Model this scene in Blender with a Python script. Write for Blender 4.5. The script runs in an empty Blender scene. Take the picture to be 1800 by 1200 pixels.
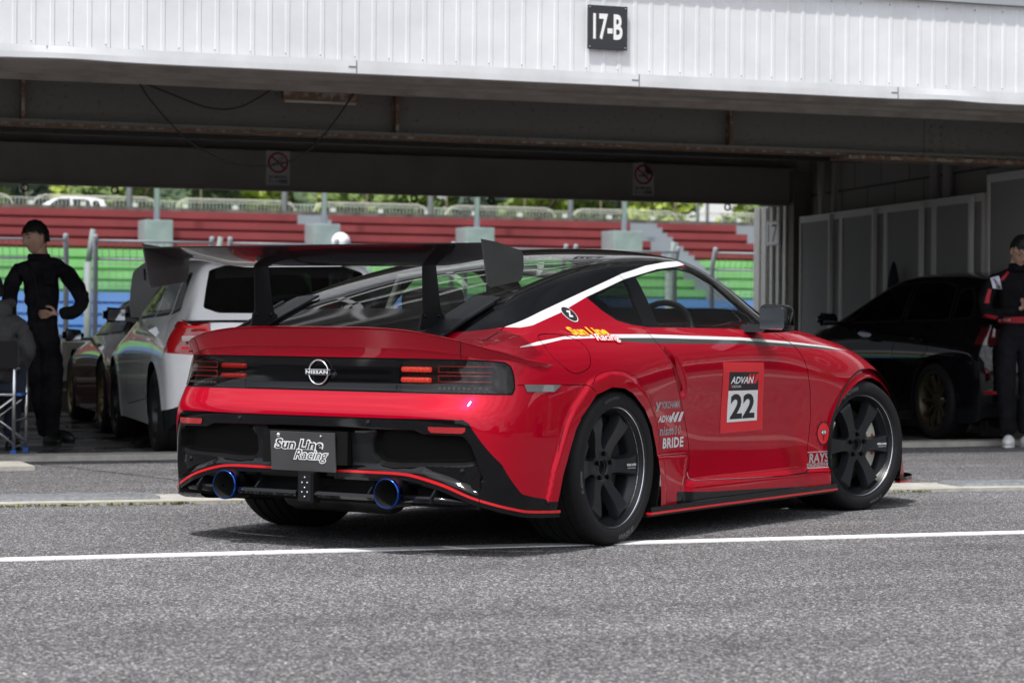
import bpy, bmesh, math, random
import numpy as np
from mathutils import Vector, Matrix, Euler
from mathutils.bvhtree import BVHTree
R = math.radians
sc = bpy.context.scene
COL = sc.collection
# ---------------------------------------------------------------- camera
CAMH = 0.96
HEAD = R(20.9)            # camera looks 20.9 deg to the right of the garage's normal
cd = bpy.data.cameras.new('camera'); cam = bpy.data.objects.new('camera', cd); COL.objects.link(cam)
cd.sensor_width = 36.0; cd.lens = 4238.3/1800*36; cd.clip_start = .1; cd.clip_end = 3000
PITCH = 0.0078; ROLL = -0.0085
def _cam():
    f = Vector((math.sin(HEAD)*math.cos(PITCH), math.cos(HEAD)*math.cos(PITCH), -math.sin(PITCH)))
    r = Vector((math.cos(HEAD), -math.sin(HEAD), 0)); u = r.cross(f)
    m = Matrix((r, u, -f)).transposed().to_4x4()
    m = m @ Matrix.Rotation(-ROLL, 4, 'Z')
    m.translation = (0, 0, CAMH); return m
cam.matrix_world = _cam()
cd.dof.use_dof = True; cd.dof.focus_distance = 10.6; cd.dof.aperture_fstop = 5.0
sc.camera = cam
# ---------------------------------------------------------------- world and sun
SUN_AZ = math.atan2(-.375, -.345); SUN_EL = R(63)
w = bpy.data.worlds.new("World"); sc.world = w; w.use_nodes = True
nt = w.node_tree; nt.nodes.clear()
out = nt.nodes.new('ShaderNodeOutputWorld'); bg = nt.nodes.new('ShaderNodeBackground'); bg.inputs[1].default_value = .085
sky = nt.nodes.new('ShaderNodeTexSky'); sky.sky_type = 'NISHITA'; sky.sun_disc = False
sky.sun_elevation = SUN_EL; sky.sun_rotation = SUN_AZ; sky.air_density = 1.0; sky.dust_density = 2.0; sky.ozone_density = 1.0
tc = nt.nodes.new('ShaderNodeTexCoord'); mp = nt.nodes.new('ShaderNodeMapping'); mp.inputs['Scale'].default_value = (1.6, 1.6, 4.5)
no = nt.nodes.new('ShaderNodeTexNoise'); no.inputs['Scale'].default_value = 1.7; no.inputs['Detail'].default_value = 7; no.inputs['Roughness'].default_value = .58
cr = nt.nodes.new('ShaderNodeValToRGB'); cr.color_ramp.elements[0].position = .30; cr.color_ramp.elements[0].color = (.45, .45, .45, 1); cr.color_ramp.elements[1].position = .66
no2 = nt.nodes.new('ShaderNodeTexNoise'); no2.inputs['Scale'].default_value = 3.3; no2.inputs['Detail'].default_value = 6
cc = nt.nodes.new('ShaderNodeValToRGB'); cc.color_ramp.elements[0].position = .3; cc.color_ramp.elements[0].color = (5.2, 5.5, 6.1, 1); cc.color_ramp.elements[1].position = .7; cc.color_ramp.elements[1].color = (10.0, 10.0, 10.0, 1)
mx = nt.nodes.new('ShaderNodeMix'); mx.data_type = 'RGBA'
L = nt.links.new
L(tc.outputs['Generated'], mp.inputs[0]); L(mp.outputs[0], no.inputs['Vector']); L(mp.outputs[0], no2.inputs['Vector'])
L(no.outputs[0], cr.inputs[0]); L(no2.outputs[0], cc.inputs[0]); L(cr.outputs[0], mx.inputs[0])
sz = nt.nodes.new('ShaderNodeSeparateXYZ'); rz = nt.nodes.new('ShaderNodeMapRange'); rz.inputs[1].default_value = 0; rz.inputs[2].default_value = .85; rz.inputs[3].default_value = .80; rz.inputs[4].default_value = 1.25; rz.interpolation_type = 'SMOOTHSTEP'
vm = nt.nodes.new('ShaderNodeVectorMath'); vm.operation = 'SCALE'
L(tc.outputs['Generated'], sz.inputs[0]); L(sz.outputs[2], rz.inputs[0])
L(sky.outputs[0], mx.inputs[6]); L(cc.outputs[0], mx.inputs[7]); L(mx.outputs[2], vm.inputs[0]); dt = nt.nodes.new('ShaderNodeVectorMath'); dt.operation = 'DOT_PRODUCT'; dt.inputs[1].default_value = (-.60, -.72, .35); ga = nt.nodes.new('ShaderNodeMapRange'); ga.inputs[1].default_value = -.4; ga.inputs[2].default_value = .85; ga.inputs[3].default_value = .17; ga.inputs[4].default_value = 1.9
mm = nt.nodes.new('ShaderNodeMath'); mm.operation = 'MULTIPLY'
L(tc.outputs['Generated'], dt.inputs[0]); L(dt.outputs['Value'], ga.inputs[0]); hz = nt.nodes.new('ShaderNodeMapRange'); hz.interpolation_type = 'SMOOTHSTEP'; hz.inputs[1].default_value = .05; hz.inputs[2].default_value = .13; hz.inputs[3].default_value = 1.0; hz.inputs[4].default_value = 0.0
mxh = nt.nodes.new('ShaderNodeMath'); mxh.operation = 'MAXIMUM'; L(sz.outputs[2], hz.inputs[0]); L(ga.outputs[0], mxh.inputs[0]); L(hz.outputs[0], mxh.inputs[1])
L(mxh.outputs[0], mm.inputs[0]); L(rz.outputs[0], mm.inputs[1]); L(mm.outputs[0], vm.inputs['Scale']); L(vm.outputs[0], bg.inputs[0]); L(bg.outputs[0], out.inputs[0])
sd = bpy.data.lights.new('sun', 'SUN'); sd.energy = 2.8; sd.angle = R(2.0); sd.color = (1, .965, .92)
sun = bpy.data.objects.new('sun', sd); COL.objects.link(sun)
sdir = Vector((math.sin(SUN_AZ)*math.cos(SUN_EL), math.cos(SUN_AZ)*math.cos(SUN_EL), math.sin(SUN_EL)))
sun.rotation_euler = sdir.to_track_quat('Z', 'Y').to_euler(); sun.location = (0, 0, 30)
sc.view_settings.view_transform = 'Standard'; sc.view_settings.look = 'None'; sc.view_settings.exposure = 0.42; sc.view_settings.gamma = 1.0
try: sc.view_settings.use_curve_mapping = False
except Exception: pass
# ---------------------------------------------------------------- materials
MATS = {}
def mat(name, col=(.5, .5, .5), rough=.5, metal=0.0, coat=0.0, coat_rough=.03, emit=None, estr=0, spec=None, bump=None, noise=None, aniso=None, trans=None, sheen=None):
    """bump=(scale,strength,distance); noise=(scale, colour2, lo, hi) blends a second colour in by noise"""
    if name in MATS: return MATS[name]
    m = bpy.data.materials.new(name); m.use_nodes = True; n = m.node_tree; b = n.nodes['Principled BSDF']
    b.inputs['Base Color'].default_value = (*col, 1); b.inputs['Roughness'].default_value = rough; b.inputs['Metallic'].default_value = metal
    b.inputs['Coat Weight'].default_value = coat; b.inputs['Coat Roughness'].default_value = coat_rough
    if spec is not None: b.inputs['Specular IOR Level'].default_value = spec
    if sheen: b.inputs['Sheen Weight'].default_value = sheen
    if emit: b.inputs['Emission Color'].default_value = (*emit, 1); b.inputs['Emission Strength'].default_value = estr
    tc = n.nodes.new('ShaderNodeTexCoord')
    if noise:
        t = n.nodes.new('ShaderNodeTexNoise'); t.inputs['Scale'].default_value = noise[0]; t.inputs['Detail'].default_value = 8; t.inputs['Roughness'].default_value = .6
        r = n.nodes.new('ShaderNodeMapRange'); r.inputs[1].default_value = noise[2]; r.inputs[2].default_value = noise[3]
        mx = n.nodes.new('ShaderNodeMix'); mx.data_type = 'RGBA'; mx.inputs[6].default_value = (*col, 1); mx.inputs[7].default_value = (*noise[1], 1)
        n.links.new(tc.outputs['Object'], t.inputs['Vector']); n.links.new(t.outputs[0], r.inputs[0]); n.links.new(r.outputs[0], mx.inputs[0]); n.links.new(mx.outputs[2], b.inputs['Base Color'])
    if bump:
        t = n.nodes.new('ShaderNodeTexNoise'); t.inputs['Scale'].default_value = bump[0]; t.inputs['Detail'].default_value = 5
        u = n.nodes.new('ShaderNodeBump'); u.inputs['Strength'].default_value = bump[1]; u.inputs['Distance'].default_value = bump[2]
        n.links.new(tc.outputs['Object'], t.inputs['Vector']); n.links.new(t.outputs[0], u.inputs['Height']); n.links.new(u.outputs[0], b.inputs['Normal'])
    MATS[name] = m; return m
def glass(name, tint, ior=1.5, rough=0.0):
    """thin car glass: fresnel reflection over a tinted see-through pane"""
    if name in MATS: return MATS[name]
    m = bpy.data.materials.new(name); m.use_nodes = True; n = m.node_tree; n.nodes.clear()
    o = n.nodes.new('ShaderNodeOutputMaterial'); g = n.nodes.new('ShaderNodeBsdfGlossy'); g.inputs['Roughness'].default_value = rough
    t = n.nodes.new('ShaderNodeBsdfTransparent'); t.inputs[0].default_value = (*tint, 1)
    lw = n.nodes.new('ShaderNodeLayerWeight'); lw.inputs[0].default_value = .5; pw = n.nodes.new('ShaderNodeMath'); pw.operation = 'POWER'; pw.inputs[1].default_value = 5; n.links.new(lw.outputs['Facing'], pw.inputs[0])
    f0 = ((ior-1)/(ior+1))**2; f = n.nodes.new('ShaderNodeMath'); f.operation = 'MULTIPLY_ADD'; f.inputs[1].default_value = 1-f0; f.inputs[2].default_value = f0; n.links.new(pw.outputs[0], f.inputs[0]); mx = n.nodes.new('ShaderNodeMixShader')
    n.links.new(f.outputs[0], mx.inputs[0]); n.links.new(t.outputs[0], mx.inputs[1]); n.links.new(g.outputs[0], mx.inputs[2]); n.links.new(mx.outputs[0], o.inputs[0])
    MATS[name] = m; return m
def nodes(m): return m.node_tree, m.node_tree.nodes, m.node_tree.links, m.node_tree.nodes['Principled BSDF']
def carbon(name, c1=(.012, .012, .013), c2=(.05, .05, .053), scale=160, rough=.3, coat=1):
    m = mat(name, c1, rough, .0, coat, .04, spec=.12); t, N, L, b = nodes(m)
    tc = N.new('ShaderNodeTexCoord'); wv = N.new('ShaderNodeTexWave'); wv.bands_direction = 'DIAGONAL'; wv.inputs['Scale'].default_value = scale*.55; wv.inputs['Distortion'].default_value = 0
    n2 = N.new('ShaderNodeTexNoise'); n2.inputs['Scale'].default_value = 9; n2.inputs['Detail'].default_value = 4
    mx = N.new('ShaderNodeMix'); mx.data_type = 'RGBA'; mx.inputs[6].default_value = (*c1, 1); mx.inputs[7].default_value = (*c2, 1); mu = N.new('ShaderNodeMath'); mu.operation = 'MULTIPLY'
    L.new(tc.outputs['Object'], wv.inputs[0]); L.new(tc.outputs['Object'], n2.inputs['Vector']); L.new(wv.outputs[0], mu.inputs[0]); L.new(n2.outputs[0], mu.inputs[1]); L.new(mu.outputs[0], mx.inputs[0]); L.new(mx.outputs[2], b.inputs['Base Color'])
    return m
# ---------------------------------------------------------------- object helpers
def setp(o, label=None, cat=None, group=None, kind=None):
    if label: o['label'] = label
    if cat: o['category'] = cat
    if group: o['group'] = group
    if kind: o['kind'] = kind
    return o
def empty(name, loc=(0, 0, 0), rz=0.0, label=None, cat=None, group=None, kind=None):
    o = bpy.data.objects.new(name, None); COL.objects.link(o); o.location = loc; o.rotation_euler = (0, 0, rz); o.empty_display_size = .2
    return setp(o, label, cat, group, kind)
def link(name, me, parent=None, **k):
    o = bpy.data.objects.new(name, me); COL.objects.link(o)
    if parent is not None: o.parent = parent
    return setp(o, **k)
def pmesh(name, V, F, mats, parent=None, slots=None, N=None, smooth=True, **k):
    me = bpy.data.meshes.new(name)
    me.from_pydata([tuple(map(float, v)) for v in V], [], [tuple(int(i) for i in f) for f in F])
    for m in (mats if isinstance(mats, (list, tuple)) else [mats]): me.materials.append(m)
    if slots is not None: me.polygons.foreach_set('material_index', list(slots))
    me.polygons.foreach_set('use_smooth', [smooth]*len(me.polygons)); me.update()
    if N is not None:
        me.normals_split_custom_set_from_vertices([tuple(map(float, n)) for n in N])
    return link(name, me, parent, **k)
class MB:
    """mesh builder: gathers shapes into ONE mesh"""
    def __init__(s): s.V = []; s.F = []; s.S = []; s.sm = []; s.cur = 0
    def add(s, V, F, smooth=False, slot=None, M=None):
        n = len(s.V)
        if M is not None: V = [tuple(M @ Vector(v)) for v in V]
        s.V += [tuple(v) for v in V]; s.F += [tuple(i+n for i in f) for f in F]
        s.S += [s.cur if slot is None else slot]*len(F); s.sm += [smooth]*len(F); return s
    def box(s, a, b, bev=0.0, M=None, slot=None):
        a, b = [min(p, q) for p, q in zip(a, b)], [max(p, q) for p, q in zip(a, b)]
        if bev <= 0:
            V = [(x, y, z) for z in (a[2], b[2]) for y in (a[1], b[1]) for x in (a[0], b[0])]
            F = [(0, 2, 3, 1), (4, 5, 7, 6), (0, 1, 5, 4), (2, 6, 7, 3), (0, 4, 6, 2), (1, 3, 7, 5)]
            return s.add(V, F, False, slot, M)
        bm = bmesh.new(); bmesh.ops.create_cube(bm, size=1)
        for v in bm.verts: v.co = Vector([(p+q)/2+c*(q-p) for p, q, c in zip(a, b, v.co)])
        bmesh.ops.bevel(bm, geom=bm.edges[:], offset=min(bev, .45*min(q-p for p, q in zip(a, b))), segments=2, affect='EDGES', profile=.6)
        return s.bm(bm, slot=slot, M=M)
    def bm(s, bm, smooth=False, slot=None, M=None):
        bm.verts.ensure_lookup_table(); bm.verts.index_update()
        s.add([v.co[:] for v in bm.verts], [[v.index for v in f.verts] for f in bm.faces], smooth, slot, M); bm.free(); return s
    def tube(s, pts, r, n=8, smooth=True, closed=False, slot=None, M=None, cap=True):
        P = [Vector(p) for p in pts]; m = len(P); rr = r if isinstance(r, (list, tuple)) else [r]*m
        V = []; F = []; up = None
        for i, p in enumerate(P):
            if closed: d = P[(i+1) % m]-P[i-1]
            else: d = P[min(i+1, m-1)]-P[max(i-1, 0)]
            d.normalize()
            if up is None:
                up = Vector((0, 0, 1)) if abs(d.z) < .9 else Vector((1, 0, 0))
            a = d.cross(up).normalized(); up = a.cross(d).normalized()
            for k in range(n):
                t = 2*math.pi*k/n; V.append(tuple(p+(a*math.cos(t)+up*math.sin(t))*rr[i]))
        for i in range(m if closed else m-1):
            j = (i+1) % m
            for k in range(n): F.append((i*n+k, i*n+(k+1) % n, j*n+(k+1) % n, j*n+k))
        if not closed and cap: F.append(tuple(range(n))[::-1]); F.append(tuple((m-1)*n+k for k in range(n)))
        return s.add(V, F, smooth, slot, M)
    def lathe(s, prof, n=48, axis='y', a0=0, a1=360, smooth=True, slot=None, M=None, origin=(0, 0, 0)):
        """prof [(r, t)] t along axis"""
        full = abs(a1-a0) >= 359.9; m = n if full else n+1; V = []; F = []
        for k in range(m):
            t = R(a0+(a1-a0)*k/n); c, q = math.cos(t), math.sin(t)
            for r, h in prof:
                p = {'y': (r*c, h, r*q), 'z': (r*c, r*q, h), 'x': (h, r*c, r*q)}[axis]
                V.append(tuple(a+b for a, b in zip(p, origin)))
        L_ = len(prof)
        for k in range(n):
            j = (k+1) % m
            for i in range(L_-1): F.append((k*L_+i, k*L_+i+1, j*L_+i+1, j*L_+i))
        return s.add(V, F, smooth, slot, M)
    def prism(s, poly, lo, hi, axis='z', slot=None, M=None, smooth=False):
        """extrude 2D outline; axis x:(y,z) y:(x,z) z:(x,y)"""
        f = {'x': lambda p, h: (h, p[0], p[1]), 'y': lambda p, h: (p[0], h, p[1]), 'z': lambda p, h: (p[0], p[1], h)}[axis]
        n = len(poly); V = [f(p, lo) for p in poly]+[f(p, hi) for p in poly]
        F = [tuple(range(n))[::-1], tuple(range(n, 2*n))]+[(i, (i+1) % n, n+(i+1) % n, n+i) for i in range(n)]
        return s.add(V, F, smooth, slot, M)
    def sphere(s, c, r, n=16, smooth=True, slot=None, sc_=(1, 1, 1), M=None):
        bm = bmesh.new(); bmesh.ops.create_uvsphere(bm, u_segments=n, v_segments=max(6, n//2), radius=1)
        for v in bm.verts: v.co = Vector(c)+Vector([a*b*r for a, b in zip(v.co, sc_)])
        return s.bm(bm, smooth, slot, M)
    def ribbon(s, path, w, h, slot=None):
        """box section w (sideways) x h swept along a path, sections given by up vector z"""
        return s
    def split(s):
        par = list(range(len(s.V)))
        def find(a):
            while par[a] != a: par[a] = par[par[a]]; a = par[a]
            return a
        for f in s.F:
            r0 = find(f[0])
            for i in f[1:]: par[find(i)] = r0
        g = {}
        for f, sl, sm in zip(s.F, s.S, s.sm): g.setdefault(find(f[0]), []).append((f, sl, sm))
        out_ = []
        for fs in g.values():
            m = MB(); ix = {}
            for f, sl, sm in fs:
                m.F.append(tuple(ix.setdefault(i, len(ix)) for i in f)); m.S.append(sl); m.sm.append(sm)
            m.V = [s.V[i] for i in sorted(ix, key=ix.get)]; out_.append(m)
        return out_
    def build_each(s, name, mats, parent=None, **k):
        return [m.build(name, mats, parent, **k) for m in s.split()]
    def build(s, name, mats, parent=None, fixn=True, auto=None, **k):
        me = bpy.data.meshes.new(name); me.from_pydata(s.V, [], s.F)
        for m in (mats if isinstance(mats, (list, tuple)) else [mats]): me.materials.append(m)
        me.polygons.foreach_set('material_index', s.S); me.polygons.foreach_set('use_smooth', s.sm)
        if fixn:
            bm = bmesh.new(); bm.from_mesh(me); bmesh.ops.recalc_face_normals(bm, faces=bm.faces[:]); bm.to_mesh(me); bm.free()
        if auto:
            bm = bmesh.new(); bm.from_mesh(me)
            for e in bm.edges: e.smooth = not (len(e.link_faces) == 2 and e.calc_face_angle(0) > R(auto))
            for f in bm.faces: f.smooth = True
            bm.to_mesh(me); bm.free()
        me.update(); return link(name, me, parent, **k)
def copy_tree(o, parent=None):
    c = o.copy(); COL.objects.link(c); c.parent = parent
    for ch in list(o.children): copy_tree(ch, c)
    return c
def text_mesh(txt, size=1.0, shear=0.0, bold=0.0, extrude=0.0, space=1.0, align='CENTER', sx=1.0):
    """text -> (V,F) in its own xy plane, centred"""
    cu = bpy.data.curves.new('t', 'FONT'); cu.body = txt; cu.size = size; cu.shear = shear; cu.offset = bold; cu.extrude = extrude; cu.space_character = space
    cu.align_x = align; cu.align_y = 'CENTER'; cu.resolution_u = 3
    o = bpy.data.objects.new('t', cu); COL.objects.link(o); bpy.context.view_layer.update()
    me = bpy.data.meshes.new_from_object(o.evaluated_get(bpy.context.evaluated_depsgraph_get()))
    V = [(v.co.x*sx, v.co.y, v.co.z) for v in me.vertices]; F = [tuple(p.vertices) for p in me.polygons]
    bpy.data.objects.remove(o); bpy.data.curves.remove(cu); bpy.data.meshes.remove(me)
    return V, F
def fit(V, w=None, h=None):
    """scale text verts to width w / height h, centred on 0"""
    A = np.array(V); lo = A.min(0); hi = A.max(0); c = (lo+hi)/2; s = hi-lo
    kx = w/s[0] if w else None; ky = h/s[1] if h else None
    kx = kx or ky; ky = ky or kx
    return [((v[0]-c[0])*kx, (v[1]-c[1])*ky, v[2]) for v in A]
# ---------------------------------------------------------------- smooth surface machinery
def bs_weights(t, n):
    """cubic B-spline, t in control index units; returns idx (.,4) into list padded by 1 each end"""
    i = np.clip(np.floor(t).astype(int), 0, n-2); f = t-i
    w = np.stack([(1-f)**3, 3*f**3-6*f**2+4, -3*f**3+3*f**2+3*f+1, f**3], -1)/6.0
    return i, w
def pad(P, m0, m1):
    """pad control array along axis 0; mode 'e' end (linear reflect) or 'm' mirror across y=0"""
    a = 2*P[0]-P[1] if m0 == 'e' else P[1]*np.array([1, -1, 1.])
    b = 2*P[-1]-P[-2] if m1 == 'e' else P[-2]*np.array([1, -1, 1.])
    return np.concatenate([a[None], P, b[None]], 0)
def bs_eval(P, t, m0='e', m1='e'):
    Q = pad(P, m0, m1); i, w = bs_weights(t, len(P))
    out = 0
    for k in range(4):
        out = out+w[:, k].reshape((-1,)+(1,)*(P.ndim-1))*Q[i+k]
    return out
def surf_grid(P, tu, tv, mu=('e', 'e'), mv=('e', 'e')):
    """P (nu,nv,3) control net -> dense grid"""
    A = bs_eval(P, tu, *mu)
    A = np.swapaxes(A, 0, 1)
    B = bs_eval(A, tv, *mv)
    return np.swapaxes(B, 0, 1)
def dense_t(P, step, lo=None):
    """parameters along axis 0 of P so that spacing is about step"""
    seg = np.linalg.norm(np.diff(P, axis=0), axis=-1)
    if seg.ndim > 1: seg = seg.max(1)
    ts = [0.0]
    for k, s in enumerate(seg):
        n = max(1, int(round(s/step)))
        ts += list(k+np.arange(1, n+1)/n)
    return np.array(ts)
def lut(x, xs, ys): return np.interp(x, xs, ys)
def sdf_poly(p, poly):
    """signed distance of points (n,2) to closed polygon, negative inside"""
    p = np.asarray(p); poly = np.asarray(poly, float)
    d = np.full(len(p), 1e9); ins = np.zeros(len(p), bool)
    n = len(poly)
    for i in range(n):
        a = poly[i]; b = poly[(i+1) % n]; e = b-a; w = p-a
        t = np.clip((w@e)/max(e@e, 1e-12), 0, 1)
        d = np.minimum(d, ((w-t[:, None]*e)**2).sum(1))
        c = ((a[1] <= p[:, 1]) != (b[1] <= p[:, 1]))
        with np.errstate(divide='ignore', invalid='ignore'):
            xi = a[0]+(p[:, 1]-a[1])*(b[0]-a[0])/(b[1]-a[1])
        ins ^= c & (p[:, 0] < xi)
    d = np.sqrt(d)
    return np.where(ins, -d, d)
def dist_line(p, line):
    p = np.asarray(p); line = np.asarray(line, float)
    d = np.full(len(p), 1e9)
    for a, b in zip(line[:-1], line[1:]):
        e = b-a; w = p-a; t = np.clip((w@e)/max(e@e, 1e-12), 0, 1)
        d = np.minimum(d, ((w-t[:, None]*e)**2).sum(1))
    return np.sqrt(d)
def smooth_poly(pts, closed=True, n=6):
    """Catmull-Rom resample so that traced outlines are curved"""
    P = np.asarray(pts, float); m = len(P); out = []
    rng = range(m) if closed else range(m-1)
    for i in rng:
        if closed: a, b, c, d = P[i-1], P[i], P[(i+1) % m], P[(i+2) % m]
        else: a, b, c, d = P[max(i-1, 0)], P[i], P[i+1], P[min(i+2, m-1)]
        for k in range(n):
            t = k/n
            out.append(.5*((2*b)+(c-a)*t+(2*a-5*b+4*c-d)*t*t+(3*b-a-3*c+d)*t**3))
    if not closed: out.append(P[-1])
    return np.array(out)
def sstep(x, a, b):
    t = np.clip((x-a)/(b-a), 0, 1); return t*t*(3-2*t)
class PM:
    """polygon mesh with per-face tags that can be cut exactly along implicit curves"""
    def __init__(s, V, F, N=None, tag='body'):
        s.V = np.asarray(V, float); s.F = [tuple(f) for f in F]; s.T = [tag]*len(s.F)
        s.N = N if N is not None else s.normals()
    def normals(s):
        N = np.zeros_like(s.V); T = []
        q = np.array([(f[0], f[1], f[2]) for f in s.F]); r = np.array([(f[0], f[2], f[-1]) for f in s.F])
        for a in (q, r):
            n = np.cross(s.V[a[:, 1]]-s.V[a[:, 0]], s.V[a[:, 2]]-s.V[a[:, 0]])
            for k in range(3): np.add.at(N, a[:, k], n)
        return N/np.maximum(np.linalg.norm(N, axis=1), 1e-12)[:, None]
    def add_on_edge(s, i, j, t, cache):
        k = (i, j) if i < j else (j, i)
        if k in cache: return cache[k]
        s._v.append(s.V[i]+(s.V[j]-s.V[i])*t); n = s.N[i]+(s.N[j]-s.N[i])*t; s._n.append(n/max(np.linalg.norm(n), 1e-9))
        cache[k] = len(s.V)+len(s._v)-1
        return cache[k]
    def flush(s):
        if s._v: s.V = np.concatenate([s.V, np.array(s._v)]); s.N = np.concatenate([s.N, np.array(s._n)])
    def flat(s):
        from itertools import chain
        ln = np.fromiter(map(len, s.F), int, len(s.F)); fl = np.fromiter(chain.from_iterable(s.F), int, ln.sum())
        return fl, ln, np.concatenate([[0], np.cumsum(ln)[:-1]])
    def facemask(s, fn):
        fl, ln, st = s.flat(); c = np.add.reduceat(s.V[fl], st, axis=0)/ln[:, None]
        return fn(c)
    def refine(s, near, sel=None, times=1):
        """split faces whose centre satisfies near(centres) into quads"""
        for _ in range(times):
            m = s.facemask(near); s._v = []; s._n = []; cache = {}; F = []; T = []; base = len(s.V)
            for f, t, k in zip(s.F, s.T, m):
                if not k or (sel and t not in sel): F.append(f); T.append(t); continue
                n = len(f); mid = [s.add_on_edge(f[i], f[(i+1) % n], .5, cache) for i in range(n)]
                s._v.append(s.V[list(f)].mean(0)); nn = s.N[list(f)].mean(0); s._n.append(nn/max(np.linalg.norm(nn), 1e-9)); c = base+len(s._v)-1
                for i in range(n): F.append((f[i], mid[i], c, mid[i-1])); T.append(t)
            s.F = F; s.T = T; s.flush()
    def cut(s, phi, inside, sel=None, outside=None):
        """phi(V,N)->value per vertex; faces with phi<0 get tag `inside`"""
        val = phi(s.V); val = np.where(np.abs(val) < 1e-7, 1e-7, val); neg = val < 0
        s._v = []; s._n = []; cache = {}; F = []; T = []
        fl, ln, st = s.flat(); cnt = np.add.reduceat(neg[fl].astype(int), st).tolist(); neg = neg.tolist()
        for f, t, c in zip(s.F, s.T, cnt):
            if c == 0 or (sel and t not in sel): F.append(f); T.append(t); continue
            if c == len(f): F.append(f); T.append(inside); continue
            a = []; b = []; n = len(f)
            for i in range(n):
                p, q = f[i], f[(i+1) % n]
                (a if neg[p] else b).append(p)
                if neg[p] != neg[q]:
                    lo, hi = (p, q) if p < q else (q, p)
                    k = s.add_on_edge(lo, hi, val[lo]/(val[lo]-val[hi]), cache)
                    a.append(k); b.append(k)
            if len(a) > 2: F.append(tuple(a)); T.append(inside)
            if len(b) > 2: F.append(tuple(b)); T.append(outside or t)
        s.F = F; s.T = T; s.flush()
    def merge(s, o):
        n = len(s.V); s.V = np.concatenate([s.V, o.V]); s.N = np.concatenate([s.N, o.N])
        s.F += [tuple(i+n for i in f) for f in o.F]; s.T += o.T
    def extract(s, tags, side=1, off=0.0):
        """-> V,F,N,slot ; tags is a list, slot = index in it ; side -1 mirrors to y<0"""
        ix = {t: k for k, t in enumerate(tags)}; rem = {}; F = []; M = []
        for f, t in zip(s.F, s.T):
            if t in ix:
                g = [rem.setdefault(i, len(rem)) for i in f]
                F.append(g if side > 0 else g[::-1]); M.append(ix[t])
        idx = sorted(rem, key=rem.get)
        if not idx: return None
        V = s.V[idx]+s.N[idx]*off; N = s.N[idx].copy()
        if side < 0: V = V*np.array([1, -1, 1]); N = N*np.array([1, -1, 1])
        return V, F, N, M
def grid_faces(nu, nv, flip=False):
    F = []
    for i in range(nu-1):
        for j in range(nv-1):
            a = (i*nv+j, (i+1)*nv+j, (i+1)*nv+j+1, i*nv+j+1)
            F.append(a[::-1] if flip else a)
    return F
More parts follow.
